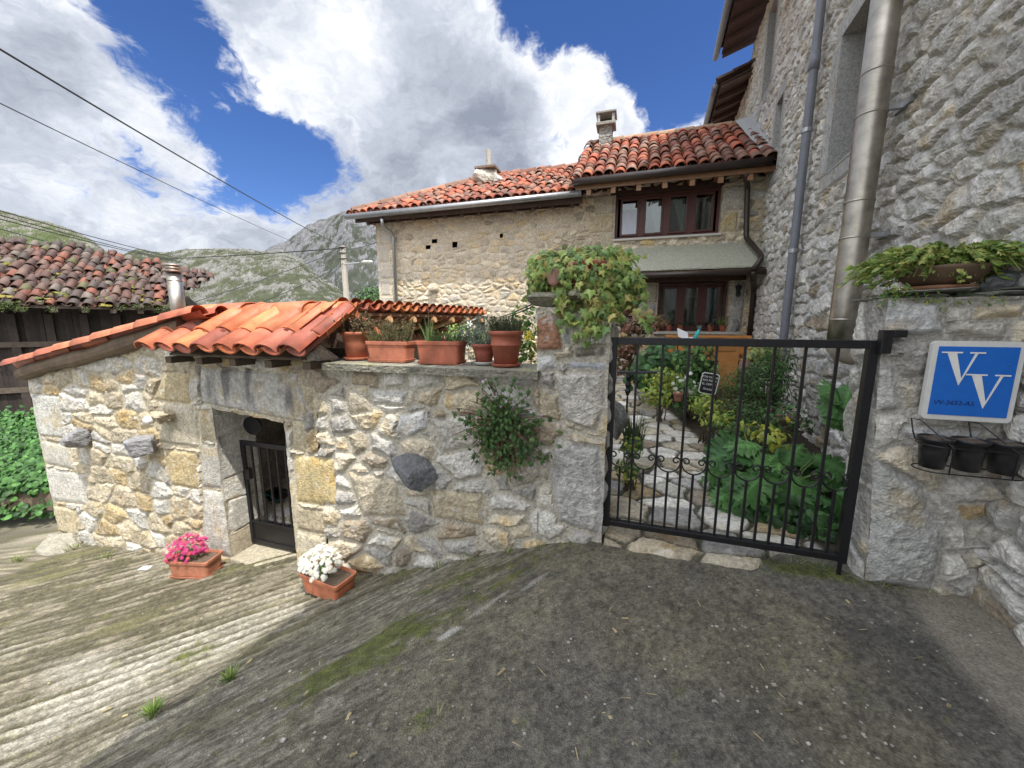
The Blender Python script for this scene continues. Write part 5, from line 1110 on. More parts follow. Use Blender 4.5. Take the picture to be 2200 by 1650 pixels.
def daisies(mb, P_, Nn, R, pet, ctr, seed=0, k=10):
    rg = np.random.RandomState(seed); n = len(P_); Nn = Nn / np.linalg.norm(Nn, axis=1)[:, None]
    X = np.cross(Nn, rg.normal(size=(n, 3))); X /= np.linalg.norm(X, axis=1)[:, None]; Y = np.cross(Nn, X)
    a = np.arange(3 * k) * 2 * math.pi / (3 * k); rr = np.array([.38, .92, 1.0] * k)[None, :, None] * (R * rg.uniform(.75, 1.15, n))[:, None, None]
    V = P_[:, None] + rr * (np.cos(a)[None, :, None] * X[:, None] + np.sin(a)[None, :, None] * Y[:, None]); m = 3 * k
    V = np.concatenate([V, (P_ + Nn * R * .12)[:, None]], 1)
    tri = np.array([(i, (i + 1) % m, m) for i in range(m)])[None] + np.arange(n)[:, None, None] * (m + 1)
    pet = np.asarray(pet); cc = np.repeat((pet[rg.randint(len(pet), size=n)] * rg.uniform(.85, 1.08, (n, 1)))[:, None], m + 1, 1)
    mb.add(V.reshape(-1, 3), tri.reshape(-1, 3), cc.reshape(-1, 3))
    b = np.arange(6) * math.pi / 3; V2 = (P_ + Nn * R * .16)[:, None] + (R * .26) * (np.cos(b)[None, :, None] * X[:, None] + np.sin(b)[None, :, None] * Y[:, None])
    mb.add(V2.reshape(-1, 3), (np.arange(6)[None] + np.arange(n)[:, None] * 6), ctr)
def round_pot(root, c, r, h, rim=.02, col=(.36, .12, .07), saucer=True, ax=None, soil=.03, name='pot', m=None, ring=False):
    c = np.asarray(c, float); z0 = .015 if saucer else 0; mb = MB(); rb = r * .74
    pr = [(.001, z0), (rb, z0), (rb * 1.01 + (r - rb) * .55, z0 + h * .55)]
    if ring: pr += [(r * .93, h * .62), (r * .97, h * .63), (r * .97, h * .66), (r * .94, h * .67)]
    pr += [(r * .96, z0 + h - rim * 1.6), (r * 1.08, z0 + h - rim * 1.5), (r * 1.10, z0 + h - .004), (r * 1.07, z0 + h), (r * .98, z0 + h), (r * .95, z0 + h - soil * 1.4)]
    mb.lathe(c, pr, 28, col=col); o = mb.build(name, m or M_POT, root, smooth=False, bevel=0)
    for p in o.data.polygons: p.use_smooth = True
    mb = MB(); a = np.arange(20) * math.pi / 10; mb.add(np.concatenate([[c + UP * (z0 + h - soil + .006)], c + UP * (z0 + h - soil) + (r * .965) * (np.cos(a)[:, None] * A(1, 0, 0) + np.sin(a)[:, None] * A(0, 1, 0))]), [(0, i + 1, (i + 1) % 20 + 1) for i in range(20)]); mb.build('soil', M_SOIL, root)
    if saucer: mb = MB(); mb.lathe(c, [(.001, 0), (r * .86, 0), (r * .98, .022), (r * .94, .024), (r * .84, .008), (.001, .008)], 26, col=saucer if isinstance(saucer, tuple) else col); mb.build('saucer', m or M_POT, root, smooth=True)
    return c + UP * (z0 + h - soil)
def box_pot(root, c, L, W, h, ux, uy, col=(.38, .13, .075), saucer=True, z0=.02):
    c = np.asarray(c, float); mb = MB()
    def ring(l, w, z, n=6, cr=.03):
        pts = []
        for sx_, sy_, a0_ in ((1, 1, 0), (-1, 1, 90), (-1, -1, 180), (1, -1, 270)):
            for k in range(n): a = rad(a0_ + 90 * k / (n - 1)); pts.append(c + ux * (sx_ * (l - cr) + cr * math.cos(a)) + uy * (sy_ * (w - cr) + cr * math.sin(a)) + UP * z)
        return np.array(pts)
    l, w = L / 2, W / 2
    prof = [(.80, z0), (.90, z0 + h * .78), (.905, z0 + h * .80), (.99, z0 + h * .82), (1.0, z0 + h * .97), (.985, z0 + h), (.93, z0 + h), (.90, z0 + h * .90), (.88, z0 + h * .6)]
    R = [ring(l - (1 - k) * w * 1.2, w * k, z) for k, z in prof]; m = len(R[0]); V = np.concatenate(R); f = [tuple(range(m))[::-1]]
    for i in range(len(R) - 1):
        for j in range(m): f.append((i * m + j, i * m + (j + 1) % m, (i + 1) * m + (j + 1) % m, (i + 1) * m + j))
    mb.add(V, f, col); mb.build('trough', M_POT, root, smooth=False, bevel=0)
    mb = MB(); rr = ring(l - .11 * w * 1.2, w * .89, z0 + h * .84); n1_ = len(rr); mb.add(np.concatenate([[c + UP * (z0 + h * .86)], rr]), [(0, i + 1, (i + 1) % n1_ + 1) for i in range(n1_)]); mb.build('soil', M_SOIL, root)
    if saucer:
        mb = MB(); R = [ring(l * .9 * s_, w * .95 * s_, z, cr=.02) for s_, z in ((.98, 0), (1.0, .012), (1.02, .022), (.99, .024), (.96, .012))]; V = np.concatenate(R); f = [tuple(range(m))[::-1], tuple(range(4 * m, 5 * m))]
        for i in range(4):
            for j in range(m): f.append((i * m + j, i * m + (j + 1) % m, (i + 1) * m + (j + 1) % m, (i + 1) * m + j))
        mb.add(V, f, A(*col) * .9); mb.build('saucer', M_POT, root)
    return c + UP * (z0 + h * .85)
G_IVY = [(.27, .38, .10), (.34, .45, .13), (.19, .30, .08), (.42, .46, .13), (.17, .28, .10), (.48, .42, .15), (.24, .36, .12)]
G_DARK = [(.06, .13, .04), (.08, .17, .05), (.045, .10, .035), (.09, .19, .05)]
G_MID = [(.12, .24, .06), (.16, .29, .08), (.09, .19, .05)]
G_YEL = [(.32, .40, .07), (.24, .34, .06), (.42, .44, .09), (.18, .28, .06)]
G_HEATH = [(.16, .19, .07), (.22, .22, .10), (.12, .15, .06), (.26, .17, .10), (.30, .22, .15)]
G_SAGE = [(.24, .29, .22), (.19, .25, .19), (.30, .34, .27)]

# ================================================================ POTS ON THE COPING
CZ = COP + .062; CV = W0 + .16
g_ = 'potted plants along the wall top'
def cop(px, v=CV): return F.p(F.see(px, 780, v)[0], v, CZ)
c = cop(768, CV + .05); t1 = thing('flower_pot', c, 'round terracotta pot of reddish heather, leftmost on the garden wall', 'flower pot', g_)
tp_ = round_pot(t1, c, .118, .235, col=(.40, .14, .08)); mb = MB(); sprigs(mb, tp_, 70, .20, (.10, .10), [(.20, .13, .07), (.16, .15, .07), (.28, .15, .10), (.12, .13, .06)], 3, .020, lean=.5, per=34, kind='oval'); mb.build('heather', M_LEAF, t1)
c = cop(842, CV + .0); t2 = thing('trough_planter', c, 'terracotta trough of straggly green heather, second pot from the left on the wall', 'planter', g_)
tp_ = box_pot(t2, c, .415, .19, .155, F.u, F.v, (.42, .15, .09)); mb = MB(); sprigs(mb, tp_, 90, .19, (.18, .06), G_HEATH, 4, .018, lean=.25, per=26, ax=(F.u, F.v)); blades(mb, tp_ - F.u * .17, 26, .13, .04, .16, [(.2, .26, .07), (.14, .2, .06)], .0035, 4); mb.build('heather', M_LEAF, t2)
c = cop(950, CV - .01); t3 = thing('trough_planter', c, 'terracotta trough with low green shoots and one red bloom, middle of the wall', 'planter', g_)
tp_ = box_pot(t3, c, .405, .19, .165, F.u, F.v, (.38, .12, .07)); mb = MB(); sprigs(mb, tp_ + F.u * .05, 60, .095, (.14, .06), G_DARK + G_MID, 5, .018, lean=.3, per=22, ax=(F.u, F.v)); blades(mb, tp_ - F.u * .11, 30, .20, .04, .10, [(.2, .3, .1), (.14, .24, .08)], .004, 6, curve=.2)
blades(mb, tp_ - F.u * .12, 4, .38, .01, .05, [(.3, .32, .2)], .003, 8, curve=.1); mb.build('foliage', M_LEAF, t3)
mb = MB(); P_ = np.array([F.pp(953, 729, CV)]); daisies(mb, P_, np.array([A(0, -1, .4)]), .02, [(.55, .01, .05)], (.4, .01, .03), 2, 6); mb.build('bloom', M_PETAL, t3)
c = cop(1040, CV + .03); t4 = thing('flower_pot', c, 'small pot of silvery lavender on a grey saucer, second from the right on the wall', 'flower pot', g_)
tp_ = round_pot(t4, c, .088, .15, col=(.30, .09, .06), saucer=(.42, .42, .40)); mb = MB(); sprigs(mb, tp_ - F.u * .05, 46, .25, (.10, .06), G_SAGE, 7, .030, lean=.45, per=26, ax=(F.u, F.v), stem=(.2, .24, .17)); 
P_, N_ = shell(tp_ - F.u * .07 + UP * -.03, (.10, .08, .10), 260, 3); leaves(mb, P_, N_, .028, 'lance', G_SAGE + [(.14, .22, .12)], seed=3); mb.build('lavender', M_LEAF, t4)
c = cop(1087, CV - .03); t5 = thing('flower_pot', c, 'tall round terracotta pot of dark green rosemary, rightmost on the garden wall', 'flower pot', g_)
tp_ = round_pot(t5, c, .122, .255, col=(.33, .10, .06), ring=True); mb = MB(); sprigs(mb, tp_, 95, .125, (.10, .09), [(.08, .11, .05), (.11, .14, .06), (.06, .09, .04)], 8, .022, lean=.22, per=24); mb.build('rosemary', M_LEAF, t5)
# shrub and flowers growing behind the wall
mb = MB(); q_ = F.pp(1128, 745, W0 + .75)
for k in range(5): P_, N_ = shell(q_ + UP * (-.25 + .13 * k) + F.u * RS.uniform(-.05, .05), (.13, .12, .16), 110, 20 + k); leaves(mb, P_, N_, .045, 'oval', G_YEL + G_MID, seed=k)
sh_ = tag(mb.build('leafy_shrub', M_LEAF), 'light green shrub rising between the tall rosemary pot and the pillar', 'shrub')
mb = MB(); daisies(mb, np.array([F.pp(1136, 716, W0 + .6), F.pp(1141, 724, W0 + .6), F.pp(1131, 726, W0 + .62)]), np.array([A(0, -1, .3)] * 3), .03, [(.85, .7, .06)], (.6, .4, .03), 3, 6); mb.build('bloom', M_PETAL, sh_)
mb = MB(); q_ = F.pp(1010, 715, W0 + 1.3)
for k in range(4): P_, N_ = shell(q_ + F.u * (k - 1.5) * .14 + UP * RS.uniform(-.06, .04), (.14, .12, .12), 110, 40 + k); leaves(mb, P_, N_, .04, 'oval', G_MID + G_IVY[:2], seed=k)
r_ = tag(mb.build('rose_bush', M_LEAF), 'green bush with a white bloom behind the lavender pot', 'shrub'); mb = MB(); daisies(mb, np.array([F.pp(1008, 697, W0 + 1.2)]), np.array([A(0, -1, .4)]), .04, [(.85, .85, .8)], (.7, .65, .4), 3, 6); mb.build('bloom', M_PETAL, r_)

# ================================================================ IVY POT on the pillar
ic = F.p(-.36, W0 + .20, 1.80)
iv = thing('ivy_pot', ic, 'terracotta pot buried in a big trailing ivy on top of the gate pillar', 'potted plant')
mb = MB(); box_col = (.28, .08, .06); round_pot(iv, ic, .18, .19, col=box_col, saucer=True)
mb = MB(); q0 = F.pp(1187, 592, W0 + .02); mb.rock(q0, (.055, .03, .075), 5, (.36, .20, .16), 12, .2, (F.u, F.v, UP)); mb.build('tilted_dish', M_POT, iv, smooth=True)
mb = MB()
def ipt(px, py, v): return F.pp(px, py, v)
sp = [((1250, 590), .10, (.36, .28, .20), 620), ((1180, 575), .06, (.18, .20, .13), 230), ((1320, 610), .14, (.20, .22, .20), 260), ((1265, 650), .0, (.20, .12, .20), 300), ((1158, 600), .02, (.08, .14, .13), 110),
      ((1265, 700), -.06, (.15, .06, .16), 150), ((1285, 735), -.07, (.10, .05, .12), 90), ((1225, 690), -.06, (.10, .05, .12), 70), ((1355, 625), .15, (.13, .15, .12), 60), ((1290, 555), .15, (.26, .2, .08), 90)]
for k, ((px, py), dv, hf, n_) in enumerate(sp):
    P_, N_ = shell(ipt(px, py, W0 + .12 + dv), hf, int(n_ * 2.3), 100 + k, lo=.55, ax=(F.u, F.v, UP)); leaves(mb, P_, N_ + FN * .35, .040, 'ivy', G_IVY, seed=k, align=.5, fold=.15)
rgI = np.random.RandomState(5)
for k in range(26):      # trailing stems
    px = rgI.uniform(1190, 1330); y0 = rgI.uniform(600, 660); y1 = y0 + rgI.uniform(40, 115) * (1 - abs(px - 1270) / 120)
    vz = W0 - .05 - .05 * rgI.rand() if px < 1300 else W0 + .1; t = np.linspace(0, 1, 7); pts = np.array([ipt(px + 14 * math.sin(a * 3 + k) * a, y0 + (y1 - y0) * a, vz) for a in t]); mb.tube(pts, .003, 4, (.20, .14, .06), cap=False)
    m = 7; tt = rgI.uniform(.2, 1.0, m); PP = np.stack([np.interp(tt, t, pts[:, i]) for i in range(3)], 1); leaves(mb, PP + rgI.normal(size=PP.shape) * .018, FN + rgI.normal(size=(m, 3)) * .6, .048, 'ivy', G_IVY, seed=k, align=.75)
for k, (a, b) in enumerate((((1330, 560), (1375, 548)), ((1350, 640), (1390, 690)), ((1385, 640), (1395, 700)), ((1250, 545), (1215, 528)), ((1310, 545), (1330, 530)), ((1150, 600), (1125, 640)), ((1300, 730), (1345, 735)))):
    pts = np.array([ipt(a[0] + (b[0] - a[0]) * t, a[1] + (b[1] - a[1]) * t + 6 * math.sin(t * 3), W0 + .15) for t in np.linspace(0, 1, 6)]); mb.tube(pts, .003, 4, (.2, .14, .06), cap=False); leaves(mb, pts + rgI.normal(size=pts.shape) * .01, FN + rgI.normal(size=pts.shape) * .5, .05, 'ivy', G_IVY, seed=50 + k)
mb.build('ivy', M_LEAF, iv)
# cable tied to the pillar
mb = MB(); a, b = F.pp(1140, 655, W0 + .1), lb_ - UP * .05
for k in (0, 1): mb.tube([lerp(a, b, t) - UP * (.05 * math.sin(t * math.pi) + .02 * k) for t in np.linspace(0, 1, 10)], .006, 5)
tag(mb.build('wall_cable', M_IRON), 'twin black cable strung from the gate pillar to the lean-to roof', 'cable')

# ================================================================ HERB growing in the wall face
hc_ = F.pp(1085, 925, W0 - .05)
hb = thing('wall_herb', hc_, 'bushy green herb with tiny pale pink flowers rooted in the garden wall face', 'plant')
mb = MB(); fl_ = []
for k in range(60):
    rg = np.random.RandomState(k + 300); a = rg.uniform(0, 2 * math.pi); L = rg.uniform(.18, .42); tgt = hc_ + F.u * (math.cos(a) * L) + UP * (math.sin(a) * L * .95 + .0) + FN * rg.uniform(.05, .16)
    t = np.linspace(0, 1, 5)[:, None]; pts = hc_ + (tgt - hc_) * t + UP * .05 * np.sin(t * math.pi) ; mb.tube(pts, .0028, 4, (.16, .07, .05), cap=False)
    m = 9; tt = rg.uniform(.3, 1.05, m)[:, None]; PP = hc_ + (tgt - hc_) * tt + rg.normal(size=(m, 3)) * .022; leaves(mb, PP, FN + rg.normal(size=(m, 3)) * .6 + UP * .3, .05, 'fern', [(.07, .14, .04), (.10, .18, .05), (.05, .11, .035)], seed=k)
    if k % 2 == 0: fl_.append(tgt + FN * .02 + rg.normal(size=3) * .02)
P_, N_ = shell(hc_ + FN * .03 - UP * .03, (.25, .09, .27), 420, 77, lo=.3, ax=(F.u, F.v, UP)); leaves(mb, P_, N_ + FN, .045, 'fern', [(.06, .12, .035), (.09, .17, .05)], seed=77)
mb.build('foliage', M_LEAF, hb)
mb = MB(); daisies(mb, np.array(fl_), np.tile(FN, (len(fl_), 1)) + RS.normal(size=(len(fl_), 3)) * .3, .010, [(.75, .6, .78)], (.6, .4, .6), 3, 5); mb.build('bloom', M_PETAL, hb)

# ================================================================ FLOWER TROUGHS on the lane
def lane_trough(px, py, L, W, h, yaw, name, label, fl, saucer, seed, col):
    c = gpix(px, py); a = F.ang + yaw; ux = A(math.cos(a), math.sin(a), 0); uy = A(-math.sin(a), math.cos(a), 0)
    t = thing(name, c, label, 'planter'); top = box_pot(t, c + UP * .01, L, W, h, ux, uy, col, saucer, z0=.02 if saucer else .012)
    g = top - ux * L * .17; mb = MB()
    P_, N_ = shell(g + UP * .05, (L * .33, W * .5, .12), 420, seed, lo=.2, ax=(ux, uy, UP)); leaves(mb, P_, N_, .035, 'lance', [(.10, .18, .05), (.07, .13, .04), (.14, .22, .07)], seed=seed)
    mb.build('foliage', M_LEAF, t); mb = MB(); P_, N_ = shell(g + UP * .085, (L * .42, W * .72, .155), 250, seed + 1, lo=.70, ax=(ux, uy, UP), bottom=-.3)
    daisies(mb, P_, N_ + A(0, -.3, .6), .020, fl[0], fl[1], seed, 9); mb.build('bloom', M_PETAL, t); return t
lane_trough(424, 1232, .44, .23, .17, .25, 'flower_trough', 'terracotta trough of magenta pink daisies on the ribbed lane left of the iron door', ([(.62, .04, .22), (.70, .07, .30), (.50, .03, .20), (.72, .12, .16)], (.35, .12, .10)), True, 11, (.42, .17, .10))
lane_trough(708, 1274, .46, .24, .18, -.12, 'flower_trough', 'terracotta trough of white daisies on the lane right of the iron door', ([(.86, .86, .84)], (.75, .62, .15)), False, 15, (.48, .17, .09))
mb = MB(); c = gpix(652, 1272); mb.rock(c + UP * .015, (.05, .04, .025), 3, (.2, .19, .14), 12, .3); tag(mb.build('wedge_stone', M_STONE), 'small mossy stone wedged under the white daisy trough', 'stone')
mb = MB(); c = gpix(313, 1222); rg = np.random.RandomState(2)
n_ = 10; Xg, Yg = np.meshgrid(np.linspace(-1, 1, n_), np.linspace(-1, 1, n_)); mb.grid(np.column_stack([c[0] + Xg.ravel() * .05, c[1] + Yg.ravel() * .035, c[2] + .012 + .012 * fbm(np.column_stack([Xg.ravel(), Yg.ravel()]), 2.5, 3)]), n_, n_, (.82, .82, .82)); tag(mb.build('paper_scrap', M_PAINT), 'crumpled white scrap of paper left of the pink daisy trough', 'litter')
for k, (px, py, h_) in enumerate(((494, 1460, .06), (330, 1535, .075))):
    mb = MB(); blades(mb, gpix(px, py), 90, h_, .04, .06, [(.16, .26, .05), (.10, .2, .04), (.26, .3, .09)], .003, 30 + k); tag(mb.build('grass_tuft', M_LEAF), ('small green grass tuft on the shaded concrete', 'yellow-green grass tuft nearest the camera at lower left')[k], 'grass')
mb = MB(); rg = np.random.RandomState(8)     # weeds in the crack at the foot of the walls
for px, py, n_, h_ in ((225, 1200, 40, .07), (160, 1180, 60, .06), (265, 1205, 30, .05), (90, 1178, 80, .06), (40, 1205, 80, .06), (1090, 1190, 30, .035), (860, 1238, 40, .04), (940, 1226, 30, .03), (1010, 1207, 30, .035), (1160, 1182, 26, .03), (1240, 1178, 30, .03), (1900, 1262, 30, .03), (2000, 1278, 26, .025), (1700, 1215, 60, .025), (1760, 1225, 50, .025), (940, 1540, 10, .03)):
    blades(mb, gpix(px, py), n_, h_, .10, .06, [(.14, .2, .05), (.2, .24, .07), (.3, .28, .14)], .003, int(px))
tag(mb.build('weeds', M_LEAF), 'sparse weeds in the cracks at the foot of the walls', kind='stuff')
mb = MB(); rg = np.random.RandomState(9)     # grit and little stones scattered on the concrete
for k in range(420):
    px, py = rg.uniform(300, 2150), rg.uniform(1240, 1640) ; c = gpix(px, py); s_ = rg.uniform(.002, .0055) * (1.6 if rg.rand() < .05 else 1)
    mb.box(c + UP * s_ * .5, (s_, s_ * .8, s_ * .5), None, A(.42, .40, .36) * rg.uniform(.5, 1.2), s_ * .4)
for k in range(70):     # straw and dry leaf bits
    c = gpix(rg.uniform(60, 2100), rg.uniform(1215, 1640)); a = rg.uniform(0, math.pi); d = A(math.cos(a), math.sin(a), 0); mb.box(c + UP * .004, (rg.uniform(.008, .03), .0015 if k % 3 else .006, .001), (d, A(-d[1], d[0], 0), UP), A(.42, .34, .18) * rg.uniform(.5, 1.2))
tag(mb.build('grit', M_STONE), 'scattered pale grit on the concrete', kind='stuff')

# ================================================================ IRON GATE
GV = 2.745; gu0, gu1 = F.see(1304, 900, GV)[0], F.see(1862, 900, GV)[0]; gz0, gz1 = F.see(1560, 1165, GV)[1], F.see(1600, 728, GV)[1]
gate = thing('iron_gate', F.p(.6, GV, 0), 'black iron garden gate with upright bars and a row of scrolls between stone pillars', 'gate')
mb = MB(); fw = .024
mb.fbox(F, gu0, gu0 + 2 * fw, GV - fw, GV + fw, gz0 - .01, gz1); mb.fbox(F, gu1 - 2 * fw, gu1, GV - fw, GV + fw, gz0 - .01, gz1)
mb.fbox(F, gu0 + 2 * fw, gu1 - 2 * fw, GV - fw, GV + fw, gz1 - 2 * fw, gz1); mb.fbox(F, gu0 + 2 * fw, gu1 - 2 * fw, GV - fw, GV + fw, gz0, gz0 + .04)
mb.build('gate_frame', M_IRON, gate, bevel=.003)
proto = None; nb = 8; sp_ = (gu1 - gu0 - 2 * fw) / (nb + 1)
xs_ = [gu0 + fw + sp_ * (k + 1) for k in range(nb)]
for k, u_ in enumerate(xs_):
    if proto is None: mb = MB(); mb.fbox(F, u_ - .0075, u_ + .0075, GV - .0075, GV + .0075, gz0 + .04, gz1 - 2 * fw); proto = mb.build('bar', M_IRON, gate); u00 = u_
    else: o = proto.copy(); C.objects.link(o); o.location = tuple(F.u * (u_ - u00)); o.parent = gate
SCZ = gz0 + .53
ed_ = [gu0 + fw] + xs_ + [gu1 - fw]; proto = proto2 = None
for k in range(nb + 1):
    m_u = (ed_[k] + ed_[k + 1]) / 2
    if proto is None:
        mb = MB(); mb.fbox(F, m_u - .0075, m_u + .0075, GV - .0075, GV + .0075, gz0 + .04, SCZ - .075); proto = mb.build('short_bar', M_IRON, gate); u00 = m_u
        mb = MB(); mb.tube(scroll(F.p(m_u, GV, SCZ), F.u, UP, sp_ * .47, r=.005), .0055, 6); proto2 = mb.build('scroll', M_IRON, gate)
    else:
        for p_ in (proto, proto2): o = p_.copy(); C.objects.link(o); o.location = tuple(F.u * (m_u - u00)); o.parent = gate
mb = MB(); mb.fbox(F, gu1 - .02, gu1 + .03, GV - .075, GV - .024, gz1 - .07, gz1 + .06); mb.fbox(F, gu1 + .03, gu1 + .09, GV - .075, GV + .02, gz1 + .02, gz1 + .06); mb.build('hinge', M_IRON, gate, bevel=.004)
mb = MB(); mb.tube([F.p(gu1 - fw, GV, .01), F.p(gu1 - fw, GV, gz0)], .012, 10); mb.build('pivot', M_IRON, gate)
# flagstone threshold under the gate
def gthr(px, py): return F.see(px, py, GV)[0]
rub_thr = Rubble(-.4, 1.2, 2.4, 3.1, .34, .2, 57, {'p': (PALE, 3), 'c': (CREAM, 2), 'o': (OCHRE, 1)}, mortar=(.16, .15, .10), depth=.02, gap=.012, edge=.02, crag=.006)

# ================================================================ SIGN on the pier
def sp2(px, py): return F.see(px, py, PV - .055)
(s0x, s1z), (s1x, _) = sp2(1997, 732), sp2(2199, 737); s0z = sp2(1975, 897)[1]; s1x2 = sp2(2165, 912)[0]
su0, su1, sz0, sz1 = sp2(1986, 815)[0], sp2(2182, 822)[0], s0z, s1z
sign = thing('blue_sign', F.p((su0 + su1) / 2, PV - .055, (sz0 + sz1) / 2), 'square blue plaque with two white serif letters V and a white rim on the pier', 'sign')
SW, SHh = su1 - su0, sz1 - sz0; sc0 = F.p(su0, PV - .06, sz0)
def sgn(a, b, d=0.0): return sc0 + F.u * (a * SW) + UP * (b * SHh) + FN * d
def rrect(m_, r, d, n=6):
    pts = []
    for cx, cy, a0_ in ((1 - m_ - r, 1 - m_ - r, 0), (m_ + r, 1 - m_ - r, 90), (m_ + r, m_ + r, 180), (1 - m_ - r, m_ + r, 270)):
        for k in range(n): a = rad(a0_ + 90 * k / (n - 1)); pts.append(sgn(cx + r * math.cos(a), cy + r * math.sin(a), d))
    return pts
mb = MB(); mb.prism(rrect(0, .055, -.012), FN * .030, (.66, .66, .64)); mb.build('white_rim', M_PAINT, sign, bevel=.002)
mb = MB(); mb.prism(rrect(.065, .004, .0185), FN * .002, (.012, .14, .56)); mb.build('blue_panel', M_PAINT, sign)
def vee(ax_, at_, w, h, nm):
    mb = MB(); d = .021
    def pl(pts): mb.prism([sgn(a, b, d) for a, b in pts], FN * .002, (.78, .78, .76))
    x0, y1 = ax_, at_; bt = (x0 + w * .52, y1 - h)
    pl([(x0 + w * .10, y1 - .012), (x0 + w * .34, y1 - .012), (x0 + w * .56, y1 - h * .80), (bt[0] + .0, bt[1])])
    pl([(bt[0], bt[1]), (x0 + w * .54, y1 - h * .86), (x0 + w * .80, y1 - .012), (x0 + w * .87, y1 - .012)])
    mb.prism([sgn(a, b, d + .0021) for a, b in ((x0 - .02, y1), (x0 - .02, y1 - .018), (x0 + w * .48, y1 - .018), (x0 + w * .48, y1))], FN * .001, (.78, .78, .76))
    mb.prism([sgn(a, b, d + .0021) for a, b in ((x0 + w * .66, y1), (x0 + w * .66, y1 - .018), (x0 + w + .02, y1 - .018), (x0 + w + .02, y1))], FN * .001, (.78, .78, .76))
    mb.build(nm, M_PAINT, sign)
vee(.12, .87, .44, .42, 'letter'); vee(.43, .60, .44, .43, 'letter')
def text(s_, size, o, ux, n_, parent, col, name='lettering', ext=.0006, shear=0, align='LEFT'):
    cu_ = bpy.data.curves.new(name, 'FONT'); cu_.body = s_; cu_.size = size; cu_.extrude = ext; cu_.shear = shear; cu_.align_x = align; cu_.resolution_u = 2
    ob = bpy.data.objects.new(name, cu_); C.objects.link(ob); dg = bpy.context.evaluated_depsgraph_get(); me = bpy.data.meshes.new_from_object(ob.evaluated_get(dg)); bpy.data.objects.remove(ob)
    n = np.zeros(len(me.vertices) * 3); me.vertices.foreach_get('co', n); n = n.reshape(-1, 3); uz = np.cross(n_, ux)
    Vw = o + n[:, :1] * ux + n[:, 1:2] * uz + n[:, 2:] * n_; mb = MB(); mb.add(Vw, [tuple(p.vertices) for p in me.polygons], col); return mb.build(name, M_PAINT, parent)
text('VV-3652-AS', .034, sgn(.105, .20, .0212), F.u, FN, sign, (.01, .02, .10), shear=.1)
mb = MB()
for a, b in ((.155, .70), (.845, .715)): mb.lathe(sgn(a, b, .021), [(.006, 0), (.005, .002), (.001, .003)], 10, (F.u, UP, FN), (.02, .12, .42))
mb.build('screw', M_PAINT, sign)

# ================================================================ POT RACK with three black pots
RKV = PV - .17; rz = F.see(2040, 1010, RKV)[1]
rk = thing('wire_pot_rack', F.p(1.7, RKV, rz), 'black wire rack under the blue sign holding three pots', 'rack')
ru0, ru1 = F.see(1962, 1010, RKV)[0], F.see(2200, 1030, RKV)[0] - .02
def oval(u0, u1, z_, d, n=40): 
    r_ = d / 2; pts = []
    for k in range(n + 1):
        a = 2 * math.pi * k / n; cx = (u1 - r_) if math.cos(a) > 0 else (u0 + r_); pts.append(F.p(cx + r_ * math.cos(a), RKV + r_ * math.sin(a), z_))
    return pts
mb = MB(); mb.tube(oval(ru0, ru1, rz, .15), .0035, 6); mb.build('lower_ring', M_IRON, rk)
mb = MB(); mb.tube(oval(ru0, ru1, rz + .14, .165), .0035, 6); mb.build('upper_ring', M_IRON, rk)
for u_ in (ru0 + .10, ru1 - .08):
    mb = MB(); mb.tube([F.p(u_, RKV - .08, rz), F.p(u_, RKV - .085, rz + .14), F.p(u_ - .03, RKV - .04, rz + .18), F.p(u_ - .07, RKV + .06, rz + .25), F.p(u_ - .09, RKV + .10, rz + .25), F.p(u_ - .085, RKV + .08, rz + .18), F.p(u_ - .07, RKV + .08, rz + .14)], .0035, 6); mb.build('hanger', M_IRON, rk)
M_BPOT = mat('black_plastic', (.018, .018, .02), .35, namt=.3, ns=20, bump=.1, bs=40, bd=.002, spec=.5)
u3 = np.linspace(ru0 + .07, ru1 - .07, 3)
for k, u_ in enumerate(u3):
    c = F.p(u_, RKV, rz + .01); t = thing('black_pot', c, ('black plastic pot of bare soil, left one in the wire rack', 'black plastic pot of bare soil, middle one in the wire rack', 'black plastic pot of bare soil, right one in the wire rack')[k], 'flower pot', 'black pots in the rack'); round_pot(t, c, .066, .165, rim=.012, col=(.02, .02, .02), saucer=False, soil=.010, m=M_BPOT, name='pot')

# ================================================================ BOWL PLANTER on the pier
bc = F.p(1.62, PV + .16, 1.775)
bw = thing('bowl_planter', bc, 'wide shallow brown bowl of fern-like foliage on top of the pier', 'planter')
mb = MB(); mb.lathe(bc, [(.001, .02), (.10, .02), (.15, .05), (.195, .11), (.20, .125), (.188, .125), (.17, .10)], 36, col=(.13, .085, .055)); mb.build('bowl', M_POT, bw, smooth=True)
mb = MB(); mb.lathe(bc, [(.001, 0), (.13, 0), (.15, .022), (.14, .024), (.125, .01), (.001, .01)], 30, col=(.34, .17, .10)); mb.build('saucer', M_POT, bw, smooth=True)
mb = MB(); a = np.arange(20) * math.pi / 10; mb.add(np.concatenate([[bc + UP * .11], bc + UP * .105 + .18 * (np.cos(a)[:, None] * A(1, 0, 0) + np.sin(a)[:, None] * A(0, 1, 0))]), [(0, i + 1, (i + 1) % 20 + 1) for i in range(20)]); mb.build('soil', M_SOIL, bw)
mb = MB(); rgB = np.random.RandomState(6)
